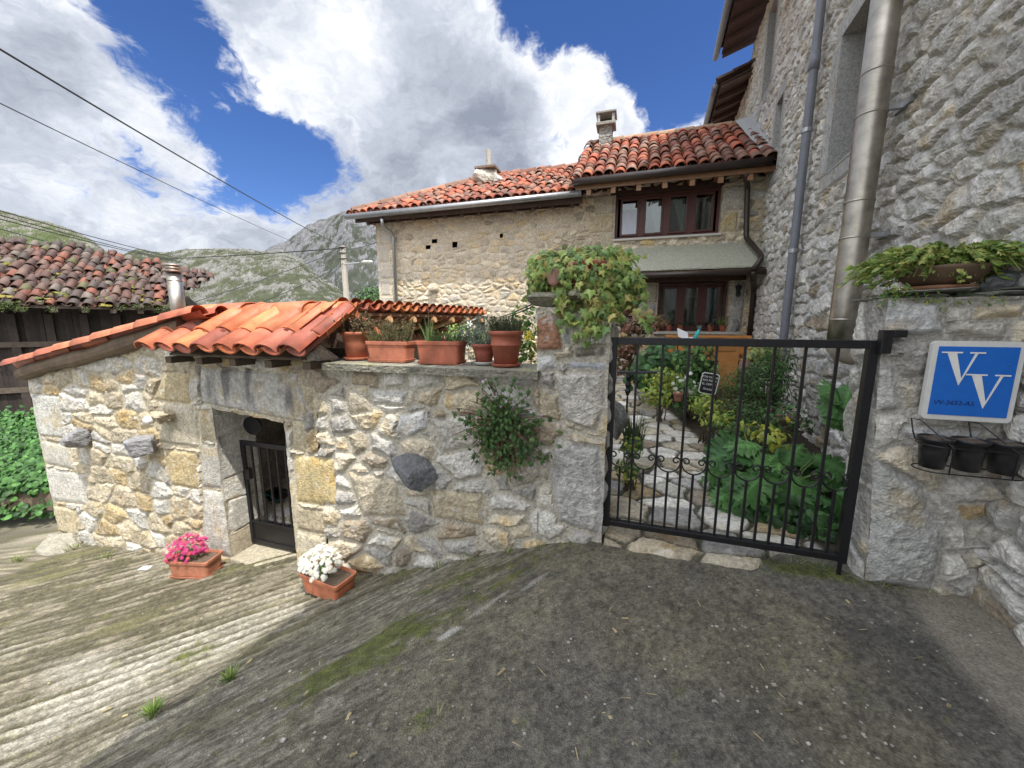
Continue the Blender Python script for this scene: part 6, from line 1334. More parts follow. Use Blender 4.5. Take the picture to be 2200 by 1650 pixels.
for k in range(230):
    a = rgB.uniform(0, 2 * math.pi); L = rgB.uniform(.12, .36) * (1.25 if abs(math.cos(a)) > .5 else .8); d = F.u * math.cos(a) * L + F.v * math.sin(a) * L * .75; t = np.linspace(0, 1, 6)[:, None]
    pts = bc + UP * .12 + d * t + UP * (.13 * np.sin(t * 2.4) * rgB.uniform(.5, 1.2) - .16 * t ** 2 * rgB.uniform(.2, 1)); mb.tube(pts, .0025, 4, (.25, .28, .09), cap=False)
    m = 14; tt = rgB.uniform(.2, 1, m); PP = np.stack([np.interp(tt, t[:, 0], pts[:, i]) for i in range(3)], 1); leaves(mb, PP, UP + rgB.normal(size=(m, 3)) * .6 + FN * .5, .046, 'fern' if k % 2 else 'oval', [(.24, .36, .08), (.36, .44, .12), (.44, .44, .13), (.18, .29, .07)], up=(d / (np.linalg.norm(d) + 1e-6) - UP * .3), seed=k, align=.8)
mb.build('foliage', M_LEAF, bw)
mb = MB()
for k in range(14):
    a = F.p(1.32 + .02 * k * (k % 3), PV + .0 - .02 * (k % 2), 1.78 - .006 * k); P_, N_ = shell(a, (.05, .05, .03), 16, 500 + k); leaves(mb, P_, N_, .035, 'lance', G_YEL + G_MID, seed=k)
mb.build('trailing_shoots', M_LEAF, bw)
mb = MB(); mb.rock(F.p(1.86, PV + .10, 1.82), (.085, .06, .06), 71, (.20, .21, .22), 16, .3, (F.u, F.v, UP)); tag(mb.build('grey_rock', M_STONE), 'dark grey rock resting beside the bowl planter on the pier', 'stone')
# ================================================================ GARDEN floor and crazy-paved path
def gz(v): return np.interp(v, [2.5, 2.9, 8.9], [.012, .035, .42])
rub_path = Rubble(-2.5, 3, 2.3, 9, .34, .23, 101, {'p': ([(.74, .71, .64), (.66, .63, .55)], 5), 'c': (CREAM, 3), 'g': (GREY, 1.5), 'o': (OCHRE, .8), 't': (TAN, .8)}, mortar=(.085, .08, .055), depth=.024, gap=.016, edge=.010, crag=.003, lift=.3, tilt=.02, warp=.35,
    stamps=[([F.see(a, b, 1)[0:1] + (0,) for a, b in ()], (0, 0, 0), 0, 0)][:0])
def path_mid(v): return np.interp(v, [2.6, 3.2, 4.2, 5.4, 7, 9], [.52, .46, .36, .12, -.25, -.5])
def path_half(v): return np.interp(v, [2.6, 3.2, 4.2, 5.4, 7, 9], [.78, .74, .62, .56, .50, .45])
us = np.arange(-1.6, 3.1, .016); vs = np.arange(2.60, 8.88, .016)
U, V = np.meshgrid(us, vs); hh, cc = rub_path.ev(U, V); P_ = np.column_stack([U.ravel(), V.ravel()])
onp = sstep(.06, -.04, np.abs(U - path_mid(V)) - path_half(V) + .05 * fbm(P_, 3, 3).reshape(U.shape))
edge_cut = sstep(-.05, .02, V - (2.64 + .03 * fbm(P_, 5, 2).reshape(U.shape) + .30 * sstep(.75, 1.05, U)))
sc_ = A(.05, .04, .028) * (1 + .5 * fbm(P_, 12, 4)).reshape(U.shape)[..., None]
cc = lerp(sc_, cc, onp[..., None]); wet = sstep(.0, .4, fbm(P_, 2.2, 4, seed=3)).reshape(U.shape)[..., None]; cc = cc * (1 - .25 * wet)
Z = gz(V) + hh * onp + (1 - onp) * (.03 * fbm(P_, 4, 4).reshape(U.shape) + .01) - (1 - edge_cut) * .09
kp = ~((U[:-1, :-1] < -.17) & (V[:-1, :-1] < 3.02)); mb = MB(); mb.grid(F.p(U, V, Z).reshape(-1, 3), len(us), len(vs), cc.reshape(-1, 3), kp); tag(mb.build('garden_path', M_STONE, smooth=False), 'crazy-paved stone path and soil of the garden', kind='structure')
mb = MB(); mb.fbox(F, -1.6, -1.55, 3.2, 8.8, -1.2, .35, (.3, .27, .22)); gwl = thing('retaining_wall', F.p(-1.58, 6, -.5), 'low stone edge holding the garden above the courtyard', 'wall'); mb.build('wall', M_STONE, gwl)

def bush(name, label, blobs, cols, size, kind, cat='shrub', group=None, seed=0, align=.4, lo=.35, stems=True, flowers=None):
    c0 = np.array(blobs[0][0]); base = c0.copy(); base[2] = gz(float(base @ F.v)) + .0
    t = thing(name, base, label, cat, group); mb = MB()
    for k, (c, hf, n) in enumerate(blobs):
        P_, N_ = shell(c, hf, n, seed * 31 + k, lo=lo, ax=(F.u, F.v, UP)); leaves(mb, P_, N_ + FN * .4, size, kind, cols, seed=seed * 7 + k, align=align)
    mb.build('foliage', M_LEAF, t)
    if stems:
        mb = MB(); rg = np.random.RandomState(seed)
        for k in range(9):
            c, hf, n = blobs[k % len(blobs)]; tgt = np.array(c) + (rg.normal(size=3) * .4) * np.array(hf); b = base + (F.u * rg.uniform(-1, 1) + F.v * rg.uniform(-1, 1)) * .06; mb.tube([b, lerp(b, tgt, .5) + rg.normal(size=3) * .02, tgt], [.010, .007, .003], 5, (.10, .07, .04))
        mb.build('stem', M_WOODO, t)
    if flowers:
        mb = MB(); pts, R, pc, cc_ = flowers; daisies(mb, np.array(pts), np.tile(FN, (len(pts), 1)) + RS.normal(size=(len(pts), 3)) * .4 + UP * .3, R, [pc], cc_, seed, 8); mb.build('bloom', M_PETAL, t)
    return t
def q(px, py, v): return F.pp(px, py, v)
bush('leafy_shrub', 'broad dark green leaves behind the left end of the gate, below the dark reddish tree', [(q(1420, 775, 6.6), (.34, .3, .32), 190), (q(1380, 800, 6.2), (.26, .25, .25), 110)], [(.06, .15, .05), (.08, .19, .06), (.05, .12, .04)], .13, 'round', seed=1, align=.6)
bush('leafy_shrub', 'tall dark green leafy plant in front of the round table', [(q(1490, 790, 5.9), (.30, .25, .42), 520), (q(1470, 850, 5.6), (.25, .2, .22), 260)], G_DARK + G_MID, .085, 'oval', seed=2)
bush('golden_shrub', 'golden green shrub beside the path, left of the white-flowered pot', [(q(1425, 815, 5.6), (.28, .22, .20), 300), (q(1410, 850, 5.3), (.22, .18, .14), 160)], G_YEL, .065, 'oval', seed=3)
bush('golden_shrub', 'golden green shrub below the small black garden sign', [(q(1518, 870, 4.9), (.20, .18, .16), 260), (q(1545, 900, 4.6), (.22, .18, .12), 160)], G_YEL, .055, 'oval', seed=4)
bush('feathery_shrub', 'feathery mid-green shrub right of the small black sign', [(q(1570, 830, 5.2), (.30, .25, .26), 700), (q(1560, 885, 4.9), (.25, .2, .18), 400)], [(.12, .19, .05), (.09, .16, .04), (.18, .18, .06), (.2, .14, .06)], .05, 'lance', seed=5)
bush('dark_bush', 'big dark green bush against the tall wall in mid garden', [(q(1640, 830, 5.0), (.38, .30, .34), 900), (q(1665, 780, 5.1), (.25, .25, .30), 420), (q(1620, 895, 4.7), (.32, .25, .20), 450)], [(.05, .11, .03), (.07, .15, .045), (.10, .19, .06), (.04, .08, .025)], .075, 'lance', seed=6, flowers=([q(1733, 882, 4.2), q(1731, 893, 4.2), q(1722, 880, 4.2)], .02, (.8, .8, .78), (.7, .6, .1)))
bush('yellow_green_bush', 'yellow-green ivy-like bush at the top of the tall wall foot', [(q(1645, 765, 5.6), (.22, .2, .20), 330)], [(.3, .34, .1), (.22, .28, .08), (.36, .34, .12)], .05, 'ivy', seed=7)
bush('low_plant', 'low dark ground plants in the middle of the bed', [(q(1600, 930, 4.4), (.35, .25, .12), 420), (q(1690, 900, 4.3), (.25, .2, .18), 300)], G_DARK + [(.12, .07, .05)], .045, 'oval', seed=8, flowers=([q(1690, 899, 4.0), q(1694, 903, 4.0)], .025, (.8, .65, .05), (.6, .4, .03)))
bush('yellow_leaf_plant', 'bright yellow-leaved plant among the big lobed leaves', [(q(1625, 920, 3.9), (.16, .12, .10), 34), (q(1665, 940, 3.8), (.20, .12, .08), 50)], [(.45, .46, .08), (.34, .42, .08)], .07, 'oval', seed=9)
bush('pale_plant', 'variegated leafy plant by the stone pillar behind the gate', [(q(1355, 960, 3.5), (.12, .12, .10), 120), (q(1350, 1010, 3.35), (.12, .1, .14), 130)], G_YEL + G_DARK, .045, 'oval', seed=10)
# big lobed leaves
ac = thing('lobed_leaf_plant', F.p(1.25, 3.6, .08), 'large glossy plant with deeply lobed leaves behind the gate beside the pier', 'plant')
mb = MB(); rg = np.random.RandomState(12); b0 = F.p(1.22, 3.62, .10)
for k in range(60):
    a = rg.uniform(0, 2 * math.pi); L = rg.uniform(.20, .52); el = rg.uniform(.15, 1.2); d = F.u * math.cos(a) + F.v * math.sin(a); tip = b0 + d * L * math.cos(el) * .9 + UP * L * math.sin(el) * 1.0
    mb.tube([b0 + d * .03, lerp(b0, tip, .6) + UP * .05, tip], [.008, .006, .004], 5, (.16, .24, .08)); lobed(mb, tip, UP * .9 + FN * .45 + rg.normal(size=3) * .28, d * .9 - UP * .25 + FN * .2, rg.uniform(.20, .36), A(*[(.08, .19, .055), (.11, .25, .07), (.06, .15, .045)][k % 3]), 5 + k % 3, k)
for k in range(34):
    c = F.p(rg.uniform(.80, 1.75), rg.uniform(3.15, 3.95), rg.uniform(.08, .36)); lobed(mb, c, UP + FN * .6 + rg.normal(size=3) * .3, A(rg.normal(), rg.normal() - .5, -.2), rg.uniform(.18, .32), A(*[(.07, .17, .05), (.10, .23, .065)][k % 2]), 6, 100 + k)
for k in range(9):
    c = q(1800 + rg.uniform(-30, 30), 890 + rg.uniform(-25, 40), 3.5); lobed(mb, c, FN + UP * .3 + rg.normal(size=3) * .3, UP + F.u * rg.normal() * .6, .24, A(.09, .21, .06), 6, 200 + k)
P_, N_ = shell(F.p(1.25, 3.35, .12), (.42, .3, .14), 320, 13, ax=(F.u, F.v, UP)); leaves(mb, P_, N_, .07, 'round', [(.05, .12, .035), (.035, .08, .03)], seed=3)
mb.build('foliage', M_LEAF, ac)
mb = MB(); blades(mb, q(1365, 905, 3.9) - UP * .3, 90, .42, .10, .14, [(.05, .10, .03), (.08, .13, .04), (.10, .13, .06)], .006, 15, curve=.4); tag(mb.build('sword_leaf_clump', M_LEAF), 'clump of dark sword-shaped leaves beside the path behind the gate', 'plant')
mb = MB(); mb.rock(q(1328, 900, 3.6), (.10, .12, .20), 83, (.22, .22, .21), 16, .3); tag(mb.build('standing_stone', M_STONE), 'rounded grey stone standing beside the path just inside the gate', 'stone')
# dark reddish maple left of the window
mp = thing('red_maple', q(1375, 800, 7.2), 'small maple with fine reddish leaves left of the lower window', 'tree')
mb = MB()
for k, (px, py, hf, n) in enumerate(((1370, 700, (.34, .3, .16), 300), (1345, 745, (.30, .3, .2), 320), (1400, 690, (.3, .25, .14), 200), (1350, 660, (.2, .2, .14), 120), (1340, 790, (.2, .2, .15), 120))):
    P_, N_ = shell(q(px, py, 7.2), hf, n, 900 + k, ax=(F.u, F.v, UP)); leaves(mb, P_, N_, .055, 'ivy', [(.16, .07, .05), (.22, .14, .07), (.12, .10, .04), (.28, .13, .09)], seed=k)
mb.build('crown', M_LEAF, mp)
mb = MB(); b = q(1350, 850, 7.2); mb.tube([b, q(1352, 790, 7.2), q(1360, 740, 7.2)], [.035, .028, .015], 7, (.10, .06, .045)); mb.tube([q(1352, 790, 7.2), q(1385, 720, 7.2)], [.02, .01], 6, (.10, .06, .045)); mb.tube([q(1354, 780, 7.2), q(1335, 720, 7.1)], [.02, .01], 6, (.10, .06, .045)); mb.build('trunk', M_WOODO, mp)
# iron railing stub at left
rl = thing('iron_railing', q(1350, 830, 4.6), 'black iron rail end with a turned baluster just inside the gate', 'railing')
mb = MB(); mb.tube([q(1300, 800, 4.6), q(1412, 800, 4.6)], .016, 8); mb.build('rail', M_IRON, rl)
mb = MB(); b = q(1348, 852, 4.6); hgt = q(1348, 800, 4.6)[2] - b[2]
mb.lathe(b, [(.001, 0), (.012, .01), (.03, hgt * .2), (.035, hgt * .25), (.02, hgt * .35), (.035, hgt * .5), (.02, hgt * .65), (.03, hgt * .8), (.014, hgt)], 12); mb.tube([b, b - UP * .6], .012, 8); mb.build('baluster', M_IRON, rl)
# small black garden sign
gs = thing('garden_sign', q(1518, 860, 4.95), 'small black garden sign with white lettering on a white stake', 'sign')
sw, sh2 = .095, .125; o0 = q(1523, 824, 4.95); tl = rad(-8); su = F.u * math.cos(tl) + UP * math.sin(tl); sz = UP * math.cos(tl) - F.u * math.sin(tl)
def gsp(a, b, d): return o0 + su * a + sz * b + FN * d
def rr2(w, h, r, d):
    pts = []
    for cx, cy, a0_ in ((w - r, h - r, 0), (-w + r, h - r, 90), (-w + r, -h + r, 180), (w - r, -h + r, 270)):
        for k in range(5): a = rad(a0_ + 22.5 * k); pts.append(gsp(cx + r * math.cos(a), cy + r * math.sin(a), d))
    return pts
mb = MB(); mb.prism(rr2(sw, sh2, .03, 0), FN * .006, (.7, .7, .7)); mb.prism([gsp(-.008, -sh2 - .25, .001), gsp(.008, -sh2 - .25, .001), gsp(.008, -sh2, .001), gsp(-.008, -sh2, .001)], FN * .004, (.7, .7, .7)); mb.build('plate', M_PAINT, gs)
mb = MB(); mb.prism(rr2(sw - .010, sh2 - .010, .024, .0065), FN * .002, (.012, .012, .015)); mb.build('panel', M_PAINT, gs)
for k, (s_, z_, f_) in enumerate((('POR FAVOR', .066, .031), ('NO PISAR', .025, .034), ('EL CESPED', -.018, .031), ('Gracias', -.076, .034))):
    text(s_, f_, gsp(0, z_, .009), su, FN, gs, (.75, .75, .75), align='CENTER')
# plant stand with white flowers
ps = thing('plant_stand', q(1468, 885, 5.0), 'wrought iron plant stand with curled feet holding a pot of white flowers', 'plant stand')
mb = MB(); b = q(1468, 862, 5.0); mb.tube([b + UP * .0, b + UP * .42], .007, 6); mb.lathe(b + UP * .06, [(.10, 0), (.108, .004), (.10, .008), (.10, 0)], 24); mb.build('frame', M_IRON, ps)
for s_ in (-1, 1):
    mb = MB(); pts = [b + F.u * s_ * (.03 + .10 * (1 - math.cos(a)) * .5) + UP * (-.04 - .06 * math.sin(a)) for a in np.linspace(0, math.pi * 1.6, 14)]; mb.tube(pts, .006, 6); mb.build('curled_foot', M_IRON, ps)
wf = thing('flower_pot', b + UP * .02, 'small clay pot of white flowers in the iron plant stand', 'flower pot'); tp_ = round_pot(wf, b - F.u * .06 + UP * .0, .055, .11, col=(.45, .2, .14), saucer=False)
mb = MB(); P_, N_ = shell(b + UP * .20, (.11, .09, .13), 150, 66); leaves(mb, P_, N_, .04, 'oval', G_MID, seed=4); mb.build('foliage', M_LEAF, wf); mb = MB(); P_, N_ = shell(b + UP * .22, (.13, .11, .16), 26, 67, lo=.95); daisies(mb, P_, N_ + FN, .026, [(.85, .85, .83)], (.7, .6, .3), 4, 7); mb.build('bloom', M_PETAL, wf)
# timber bench-cupboard under the window, round table, bag and bottle
bn_ = thing('pine_bench', H.p(1.1, 8.5, .45), 'orange pine corner bench and cupboard under the lower window', 'bench')
Wd = (.50, .23, .07)
mb = MB(); a0_, a1_ = hs_(1428, 740, 8.55)[0], hs_(1612, 740, 8.55)[0]; zt_ = H.see(1500, 722, 8.55)[1]
mb.fbox(H, a0_, a1_, 8.5, 8.56, .95, zt_, Wd); mb.fbox(H, a0_, a1_, 8.48, 8.58, zt_ - .03, zt_ + .02, A(*Wd) * 1.1); mb.fbox(H, a0_, a1_, 8.48, 8.50, .98, 1.03, A(*Wd) * .9)
for u_ in np.linspace(a0_, a1_ - .06, 5): mb.fbox(H, u_, u_ + .06, 8.48, 8.50, 1.03, zt_ - .03, A(*Wd) * .85)
mb.build('backrest', M_WOOD, bn_, bevel=.004); mb = MB(); mb.fbox(H, a0_, a1_, 8.1, 8.5, .86, .90, Wd); mb.build('seat', M_WOOD, bn_, bevel=.004)
mb = MB(); u_ = hs_(1530, 800, 8.0)[0]
pr_ = [(0, .3), (.42, .3), (.42, 1.25), (-.30, 1.25), (-.30, 1.02), (.02, .98), (.10, .85), (.04, .72), (.12, .55), (.0, .4)]
mb.prism([H.p(u_ + a, 8.0, b) for a, b in pr_], H.v * .04, Wd); mb.fbox(H, u_ - .22, u_ + .36, 7.985, 8.0, 1.06, 1.2, A(*Wd) * .8); mb.build('side_panel', M_WOOD, bn_, bevel=.004)
mb = MB(); mb.fbox(H, a0_ + .1, a1_ - .2, 8.2, 8.3, .42, .86, (.03, .02, .015)); mb.build('plinth', M_WOOD, bn_)
rt = thing('round_table', q(1488, 830, 7.0), 'round cream-topped table on bowed iron legs in front of the pine bench', 'table')
tcn = q(1488, 737, 7.0); mb = MB(); mb.lathe(tcn, [(.001, .0), (.40, .0), (.415, .01), (.415, .03), (.40, .04), (.001, .04)], 40, col=(.62, .56, .48)); mb.build('tabletop', M_PAINT, rt)
for k in range(4):
    a = k * math.pi / 2 + .5; d = A(math.cos(a), math.sin(a), 0); mb = MB(); mb.tube([tcn + d * .36, tcn + d * .37 - UP * .12, tcn + d * .22 - UP * .26, tcn + d * .10 - UP * .45, tcn + d * .25 - UP * .75], .009, 6); mb.build('leg', M_IRON, rt)
bg_ = thing('folded_cloth', tcn + UP * .04, 'crumpled white and pale blue cloth on the round table', 'cloth')
mb = MB(); n_ = 24; Xg, Yg = np.meshgrid(np.linspace(-1, 1, n_), np.linspace(-1, 1, n_)); hgt = .045 + .05 * fbm(np.column_stack([Xg.ravel(), Yg.ravel()]), 2.6, 4) - .04 * (Xg.ravel() ** 2 + Yg.ravel() ** 2) * .5
mb.grid(tcn + np.column_stack([Xg.ravel() * .19 - .03, Yg.ravel() * .14, .04 + np.clip(hgt, .0, 1)]), n_, n_, (.62, .70, .82)); mb.grid(tcn + np.column_stack([Xg.ravel() * .09 - .17, Yg.ravel() * .03, .14 + Yg.ravel() * .07 - Xg.ravel() * .04]), n_, n_, (.75, .75, .76)); mb.build('cloth', M_PAINT, bg_, smooth=True)
bt = thing('spray_bottle', tcn + UP * .07 + F.u * .02, 'teal spray bottle lying against the cloth on the round table', 'bottle')
ax_b = F.u * .35 + UP * .93; mb = MB(); bb = tcn + UP * .07 + F.u * .03; mb.tube([bb, bb + ax_b * .12, bb + ax_b * .17], [.032, .032, .014], 12, (.05, .42, .40)); mb.build('body', M_PAINT, bt, smooth=True); mb = MB(); mb.tube([bb + ax_b * .17, bb + ax_b * .22], [.02, .017], 10, (.03, .16, .16)); mb.box(bb + ax_b * .21 - F.u * .03, (.03, .01, .01), (F.u, F.v, UP), (.03, .16, .16)); mb.build('nozzle', M_PAINT, bt)
# flowerpots on the lower sill
for k, (px, lab, cols, r_, h_, kind) in enumerate(((1413, 'lily-leaved', G_YEL, .05, .18, 'lance'), (1437, 'dark red-leaved', [(.10, .04, .04), (.07, .09, .04)], .055, .12, 'oval'), (1462, 'dusky', [(.09, .05, .05), (.06, .1, .04)], .05, .10, 'oval'), (1503, 'dark purple', [(.08, .04, .05), (.05, .07, .03)], .055, .12, 'oval'), (1526, 'reddish', [(.12, .05, .04), (.07, .08, .04)], .055, .09, 'oval'), (1553, 'bushy lime green', [(.22, .30, .05), (.16, .24, .05)], .065, .22, 'lance'))):
    u_ = hs_(px, 708, HV - .04)[0]; c = H.p(u_, HV - .03, WL[2] + .006)
    where = ('leftmost', 'second from left', 'third from left', 'third from right', 'second from right', 'rightmost')[k]
    t = thing('sill_pot', c, f'small clay pot of {lab} plant, {where} on the lower window sill', 'flower pot', 'pots on the lower window sill'); tp_ = round_pot(t, c, r_, .11, col=(.36, .12, .07), rim=.012)
    mb = MB(); P_, N_ = shell(tp_ + UP * h_ * .5, (h_ * .55, .06, h_ * .6), 60, 700 + k); leaves(mb, P_, N_ + FN * .5, .045 if kind == 'oval' else .07, kind, cols, seed=k); mb.build('foliage', M_LEAF, t)
mb = MB(); c = H.p(hs_(1580, 715, HV - .05)[0], HV - .04, WL[2] + .0); mb.rock(c + UP * .09, (.085, .06, .10), 61, (.24, .24, .22), 16, .3); mb.rock(c + UP * .20, (.06, .05, .07), 62, (.24, .24, .22), 16, .3); tag(mb.build('stone_carving', M_STONE), 'small grey stone bust at the right end of the lower window sill', 'statue')
mb = MB(); mb.rock(q(1600, 792, 5.6), (.10, .05, .12), 63, (.20, .10, .08), 12, .4); mb.rock(q(1612, 770, 5.7), (.12, .1, .1), 66, (.5, .44, .38), 12, .4); tag(mb.build('broken_pot', M_POT), 'broken brown pot among the bushes in front of the pine bench', 'pot')

# ================================================================ NETTLE BANK at the far left
mb = MB(); rg = np.random.RandomState(31)
n_, m_ = 40, 30; vs_ = np.linspace(0, 1, m_)[:, None]; us_ = np.linspace(-170, 108, n_)[None, :]
NB = np.array([[at_y(px, 1066 - 170 * t - (10 if px > 80 else 0), 5.35 + 2.7 * t) for px in us_[0]] for t in vs_[:, 0]])
NB[0, :, 2] -= .3
mb.grid((NB + (np.array([0, 0, .04]) * fbm(NB.reshape(-1, 3), 2, 3)[:, None]).reshape(NB.shape)).reshape(-1, 3), n_, m_, (.04, .05, .02)); eb_ = mb.build('earth_bank', M_SOIL); tag(eb_, 'dark earth bank under the creeper', kind='structure')
mb = MB()
idx = rg.randint(0, n_ * m_, 7000); PB = NB.reshape(-1, 3)[idx] + rg.normal(size=(7000, 3)) * A(.06, .08, .05) + UP * .08
leaves(mb, PB, UP * .8 + A(0, -1, 0) * .6 + rg.normal(size=PB.shape) * .35, .085, 'round', [(.07, .18, .04), (.09, .22, .05), (.05, .13, .03), (.035, .09, .022)], seed=3)
tag(mb.build('ivy_bank', M_LEAF), 'dense green creeper bank below the dark barn at far left', 'creeper', kind='stuff')
# moss and weeds on the barn eave
mb = MB()
for k in range(46):
    u_ = rg.uniform(.2, LA); d_ = abs(rg.normal()) * .35 if k % 3 else rg.uniform(0, 2.0); c = EA + Ax * u_ + slope * d_ + UP * (.10 if d_ > .1 else .04)
    mb.rock(c, (rg.uniform(.05, .16), rg.uniform(.05, .12), rg.uniform(.03, .07)), 300 + k, A(*[(.17, .16, .03), (.10, .12, .04), (.20, .17, .04)][k % 3]), 9, .6)
tag(mb.build('roof_moss', M_SOIL if False else M_STONE), None); o_ = mb
bpy.data.objects['roof_moss'].parent = None; ob_ = bpy.data.objects['roof_moss']; ob_.parent = barn; ob_.location = tuple(-np.array(barn.location)); ob_['kind'] = 'stuff'
mb = MB()
for k in range(26):
    u_ = rg.uniform(.1, LA + .3); c = EA + Ax * u_ + UP * rg.uniform(-.12, .05) - bk * .05; P_, N_ = shell(c, (.16, .1, .10), 70, 1400 + k); leaves(mb, P_, N_, .035, 'fern', [(.10, .15, .04), (.15, .19, .05), (.07, .11, .035)], seed=k)
o_ = mb.build('eave_weeds', M_LEAF, barn); o_['kind'] = 'stuff'

# ================================================================ STEEL CHIMNEY behind the shed
sc0_ = F.pp(380, 640, 4.2); sc1_ = F.pp(372, 572, 4.2)
ch = thing('steel_chimney', sc0_, 'short stainless steel chimney pipe with stacked cowl discs behind the orange roof', 'chimney')
r_ = .095; cb = A(sc0_[0], sc0_[1], 1.35); ztop = sc1_[2]
mb = MB(); mb.tube([cb, A(cb[0], cb[1], ztop - .06)], r_, 24); mb.build('pipe', M_STEEL, ch, smooth=True)
mb = MB(); mb.lathe(A(cb[0], cb[1], ztop), [(r_ * 1.1, -.09), (r_ * 1.45, -.075), (r_ * 1.45, -.068), (r_, -.06), (r_ * .9, -.045), (r_ * 1.35, -.03), (r_ * 1.35, -.024), (r_ * .9, -.01), (r_ * .9, .0), (r_ * 1.4, .01), (r_ * 1.3, .02), (.001, .055)], 28); mb.tube([A(cb[0], cb[1], ztop - .22), A(cb[0], cb[1], ztop - .21)], r_ * 1.04, 24); mb.build('cowl', M_STEEL, ch, smooth=True)

# ================================================================ UTILITY POLE, lamp and cables
PY = 22.0
pb, pt = at_y(748, 700, PY), at_y(737, 528, PY); pt[0] = pb[0] = (pb[0] + pt[0]) / 2
pole = thing('utility_pole', A(pb[0], PY, -2.2), 'weathered concrete utility pole with wires between the shed and the house', 'utility pole')
mb = MB(); w0_, w1_ = .15, .10
mb.add([A(pb[0] + a * w, PY + b * w, z_) for z_, w in ((-2.2, w0_), (pt[2], w1_)) for a, b in ((-1, -1), (1, -1), (1, 1), (-1, 1))], [(0, 1, 5, 4), (1, 2, 6, 5), (2, 3, 7, 6), (3, 0, 4, 7), (4, 5, 6, 7)], (.42, .38, .32)); mb.build('post', M_STONE, pole)
mb = MB(); mb.tube([A(pb[0] + .05, PY - .1, pt[2] - 1.0), A(pb[0] + .9, PY - .1, pt[2] - .9)], .03, 6, (.3, .3, .3)); mb.build('lamp_arm', M_ZINC, pole)
mb = MB(); mb.rock(A(pb[0] + 1.3, PY - .1, pt[2] - .86), (.42, .16, .09), 8, (.6, .6, .56), 14, .0); mb.build('lamp_head', M_PAINT, pole)
for k in range(3): mb = MB(); mb.tube([A(pb[0] - .2, PY - .12, pt[2] - .1 - k * .3), A(pb[0] + .22, PY - .12, pt[2] - .1 - k * .3)], .03, 6, (.08, .07, .06)); mb.build('insulator', M_IRON, pole)
def cable(label, a, b, sag, r):
    a = np.asarray(a, float); a = a + (a - np.asarray(b, float)) * .35
    mb = MB(); n = 24; mb.tube([lerp(a, b, t) - UP * sag * 4 * t * (1 - t) for t in np.linspace(0, 1, n)], r, 5); tag(mb.build('overhead_cable', M_IRON), label, 'cable', 'overhead cables')
pT = A(pb[0], PY - .12, pt[2] - .05)
cable('thick twisted overhead cable, topmost, crossing the sky down to the pole', at_y(-60, 38, 5.0), pT, .22, .014)
cable('thin overhead cable crossing the sky below the thick one', at_y(-60, 175, 6.0), at_y(655, 530, 24), .15, .009)
cable('dark cable running almost level from behind the barn to the pole', at_y(180, 556, 34), pT - UP * .1, .25, .03)
cable('dark cable sloping from the pole down towards the far slope at left', at_y(500, 618, 17), pT - UP * .15, .1, .018)
cable('lowest faint cable sloping left from the pole', at_y(620, 622, 18), pT - UP * .9, .1, .014)
cable('short cable from the pole to the corner of the stone house', pT, H.p(-6.33, HV - .05, 3.6), .15, .012)
for k, (y0, y1) in enumerate(((432, 556), (442, 560), (452, 566), (472, 566))):
    cable(('upper', 'second', 'third', 'lowest')[k] + ' of the four thin wires running over the green hill at left', at_y(-80, y0 - 12, 14), at_y((390, 380, 400, 300)[k], y1, 34), .2, .022)

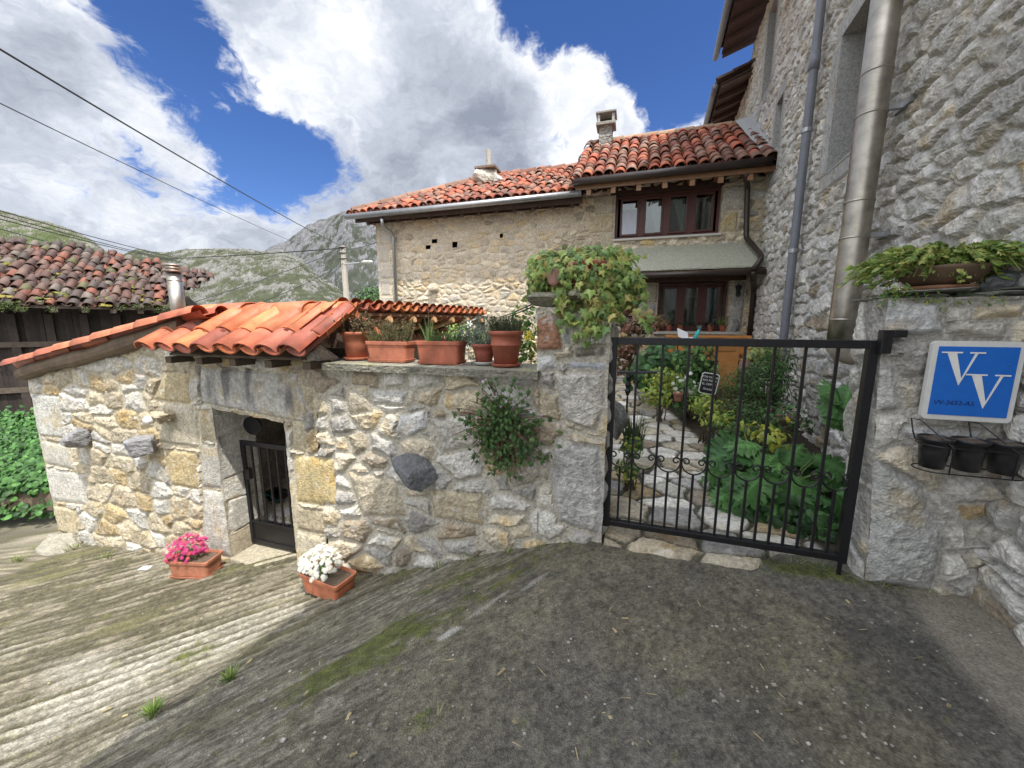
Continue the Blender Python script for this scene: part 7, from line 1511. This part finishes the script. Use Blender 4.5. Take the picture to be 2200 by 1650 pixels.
# ================================================================ MOUNTAINS as real terrain
def mountain(name, pts, dist, depth, cols, seed, amp, label):
    """pts: skyline given as photo points; terrain climbs from the near foot to the crest and falls behind"""
    az = np.array([(px - 1100) / FPX for px, py in pts]); n = 420; aa = np.linspace(az[0], az[-1], n)
    dirs = []; el = []
    for (px, py) in pts: r = pray(px, py); dirs.append(r[0] / r[1]); el.append(r[2] / r[1])
    aa = np.linspace(dirs[0], dirs[-1], n); ee = np.interp(aa, dirs, el)
    m = 150; t = np.linspace(0, 1, m); yy = dist * (1 - depth + (depth * 1.35) * t)
    prof = np.where(t < .74, sstep(-.25, .74, t) ** 1.15 - 0, 1 - sstep(.74, 1.1, t) * .9); prof = (prof - prof[0]) / (prof.max() - prof[0]); prof = np.where(t < .74, prof, np.maximum(prof, 0))
    X = aa[None, :] * yy[:, None]; Y = np.broadcast_to(yy[:, None], X.shape); crest = EYE + ee[None, :] * dist * (1 - depth + depth * 1.35 * .74)
    P_ = np.column_stack([X.ravel(), Y.ravel()]); nz_ = fbm(P_, 5.0 / dist, 6, .6, seed).reshape(X.shape); rz_ = ridged(P_, 14.0 / dist, 5, seed).reshape(X.shape)
    Z = -3 + (crest + 3) * prof[:, None] + amp * dist * (nz_ * .7 + rz_ * .5) * prof[:, None] * (1 - .75 * np.exp(-((t - .74) / .10) ** 2))[:, None] + amp * dist * .10 * fbm(P_, 60.0 / dist, 4, .65, seed + 3).reshape(X.shape)
    rk_ = fbm(P_ * A(1, .6), 42.0 / dist, 6, .78, seed + 5).reshape(X.shape); big = fbm(P_, 3.0 / dist, 3, .5, seed + 7).reshape(X.shape); rr_ = ridged(P_ * A(1, .5), 75.0 / dist, 4, seed + 8).reshape(X.shape)
    rockm = sstep(cols[3] - .03, cols[3] + .10, rk_ + .45 * big + .22 * rr_)[..., None]
    gr = lerp(A(*cols[0]), A(*cols[1]), sstep(-.3, .4, big + .5 * rk_)[..., None]); rk2 = A(*cols[2]) * (1 + .45 * fbm(P_, 110.0 / dist, 3, .6, seed + 9).reshape(X.shape))[..., None]
    cc = lerp(gr, rk2, rockm) * np.clip(1 + .9 * rr_ * .5 + .6 * fbm(P_, 70.0 / dist, 4, .7, seed + 11).reshape(X.shape), .3, 2)[..., None]; Z = Z + rockm[..., 0] * .0035 * dist * (rr_ * .6 + rk_)
    mb = MB(); mb.grid(np.stack([X, Y, Z], -1).reshape(-1, 3), n, m, cc.reshape(-1, 3)); tag(mb.build(name, M_HILL), label, kind='structure')
M_HILL = mat('hillside', None, .95, namt=.25, ns=.25, bump=.9, bs=.18, bd=3.0, spec=.1)
mountain('mountain', [(440, 640), (500, 590), (560, 560), (600, 548), (640, 520), (665, 505), (700, 492), (740, 473), (780, 488), (830, 500), (900, 520), (1000, 560), (1100, 600)], 1500, .55, [(.035, .04, .03), (.045, .05, .035), (.095, .095, .10), .07], 3, .035, 'grey limestone peak streaked with rock, left of the house')
mountain('mountain', [(130, 640), (200, 590), (250, 562), (300, 548), (345, 556), (372, 552), (400, 547), (440, 548), (500, 546), (560, 549), (610, 547), (650, 570), (700, 610), (760, 650), (820, 680)], 850, .5, [(.045, .050, .030), (.058, .062, .036), (.12, .118, .108), .12], 8, .02, 'rocky green ridge in the middle distance')
mountain('mountain', [(-400, 380), (-200, 425), (-60, 455), (0, 466), (50, 478), (100, 488), (150, 500), (190, 520), (225, 545), (260, 575), (330, 620), (400, 665)], 420, .5, [(.05, .065, .027), (.07, .083, .036), (.135, .13, .112), .20], 14, .02, 'green hill dotted with rock at left')
tr = thing('far_tree', at_y(795, 665, 40), 'dark green tree crown just left of the stone house corner', 'tree')
mb = MB()
for k, (px, py, s_) in enumerate(((800, 640, 1.5), (785, 655, 1.4), (770, 668, 1.2), (815, 650, 1.6), (760, 675, 1.0))): P_, N_ = shell(at_y(px, py, 40), (s_, s_, s_ * .9), 420, 600 + k); leaves(mb, P_, N_, .35, 'oval', [(.05, .11, .03), (.07, .15, .04), (.04, .08, .025)], seed=k)
mb.build('crown', M_LEAF, tr); mb = MB(); b = at_y(795, 660, 40); mb.tube([A(b[0], b[1], -3), b], [.25, .12], 8, (.1, .07, .05)); mb.build('trunk', M_WOODO, tr)
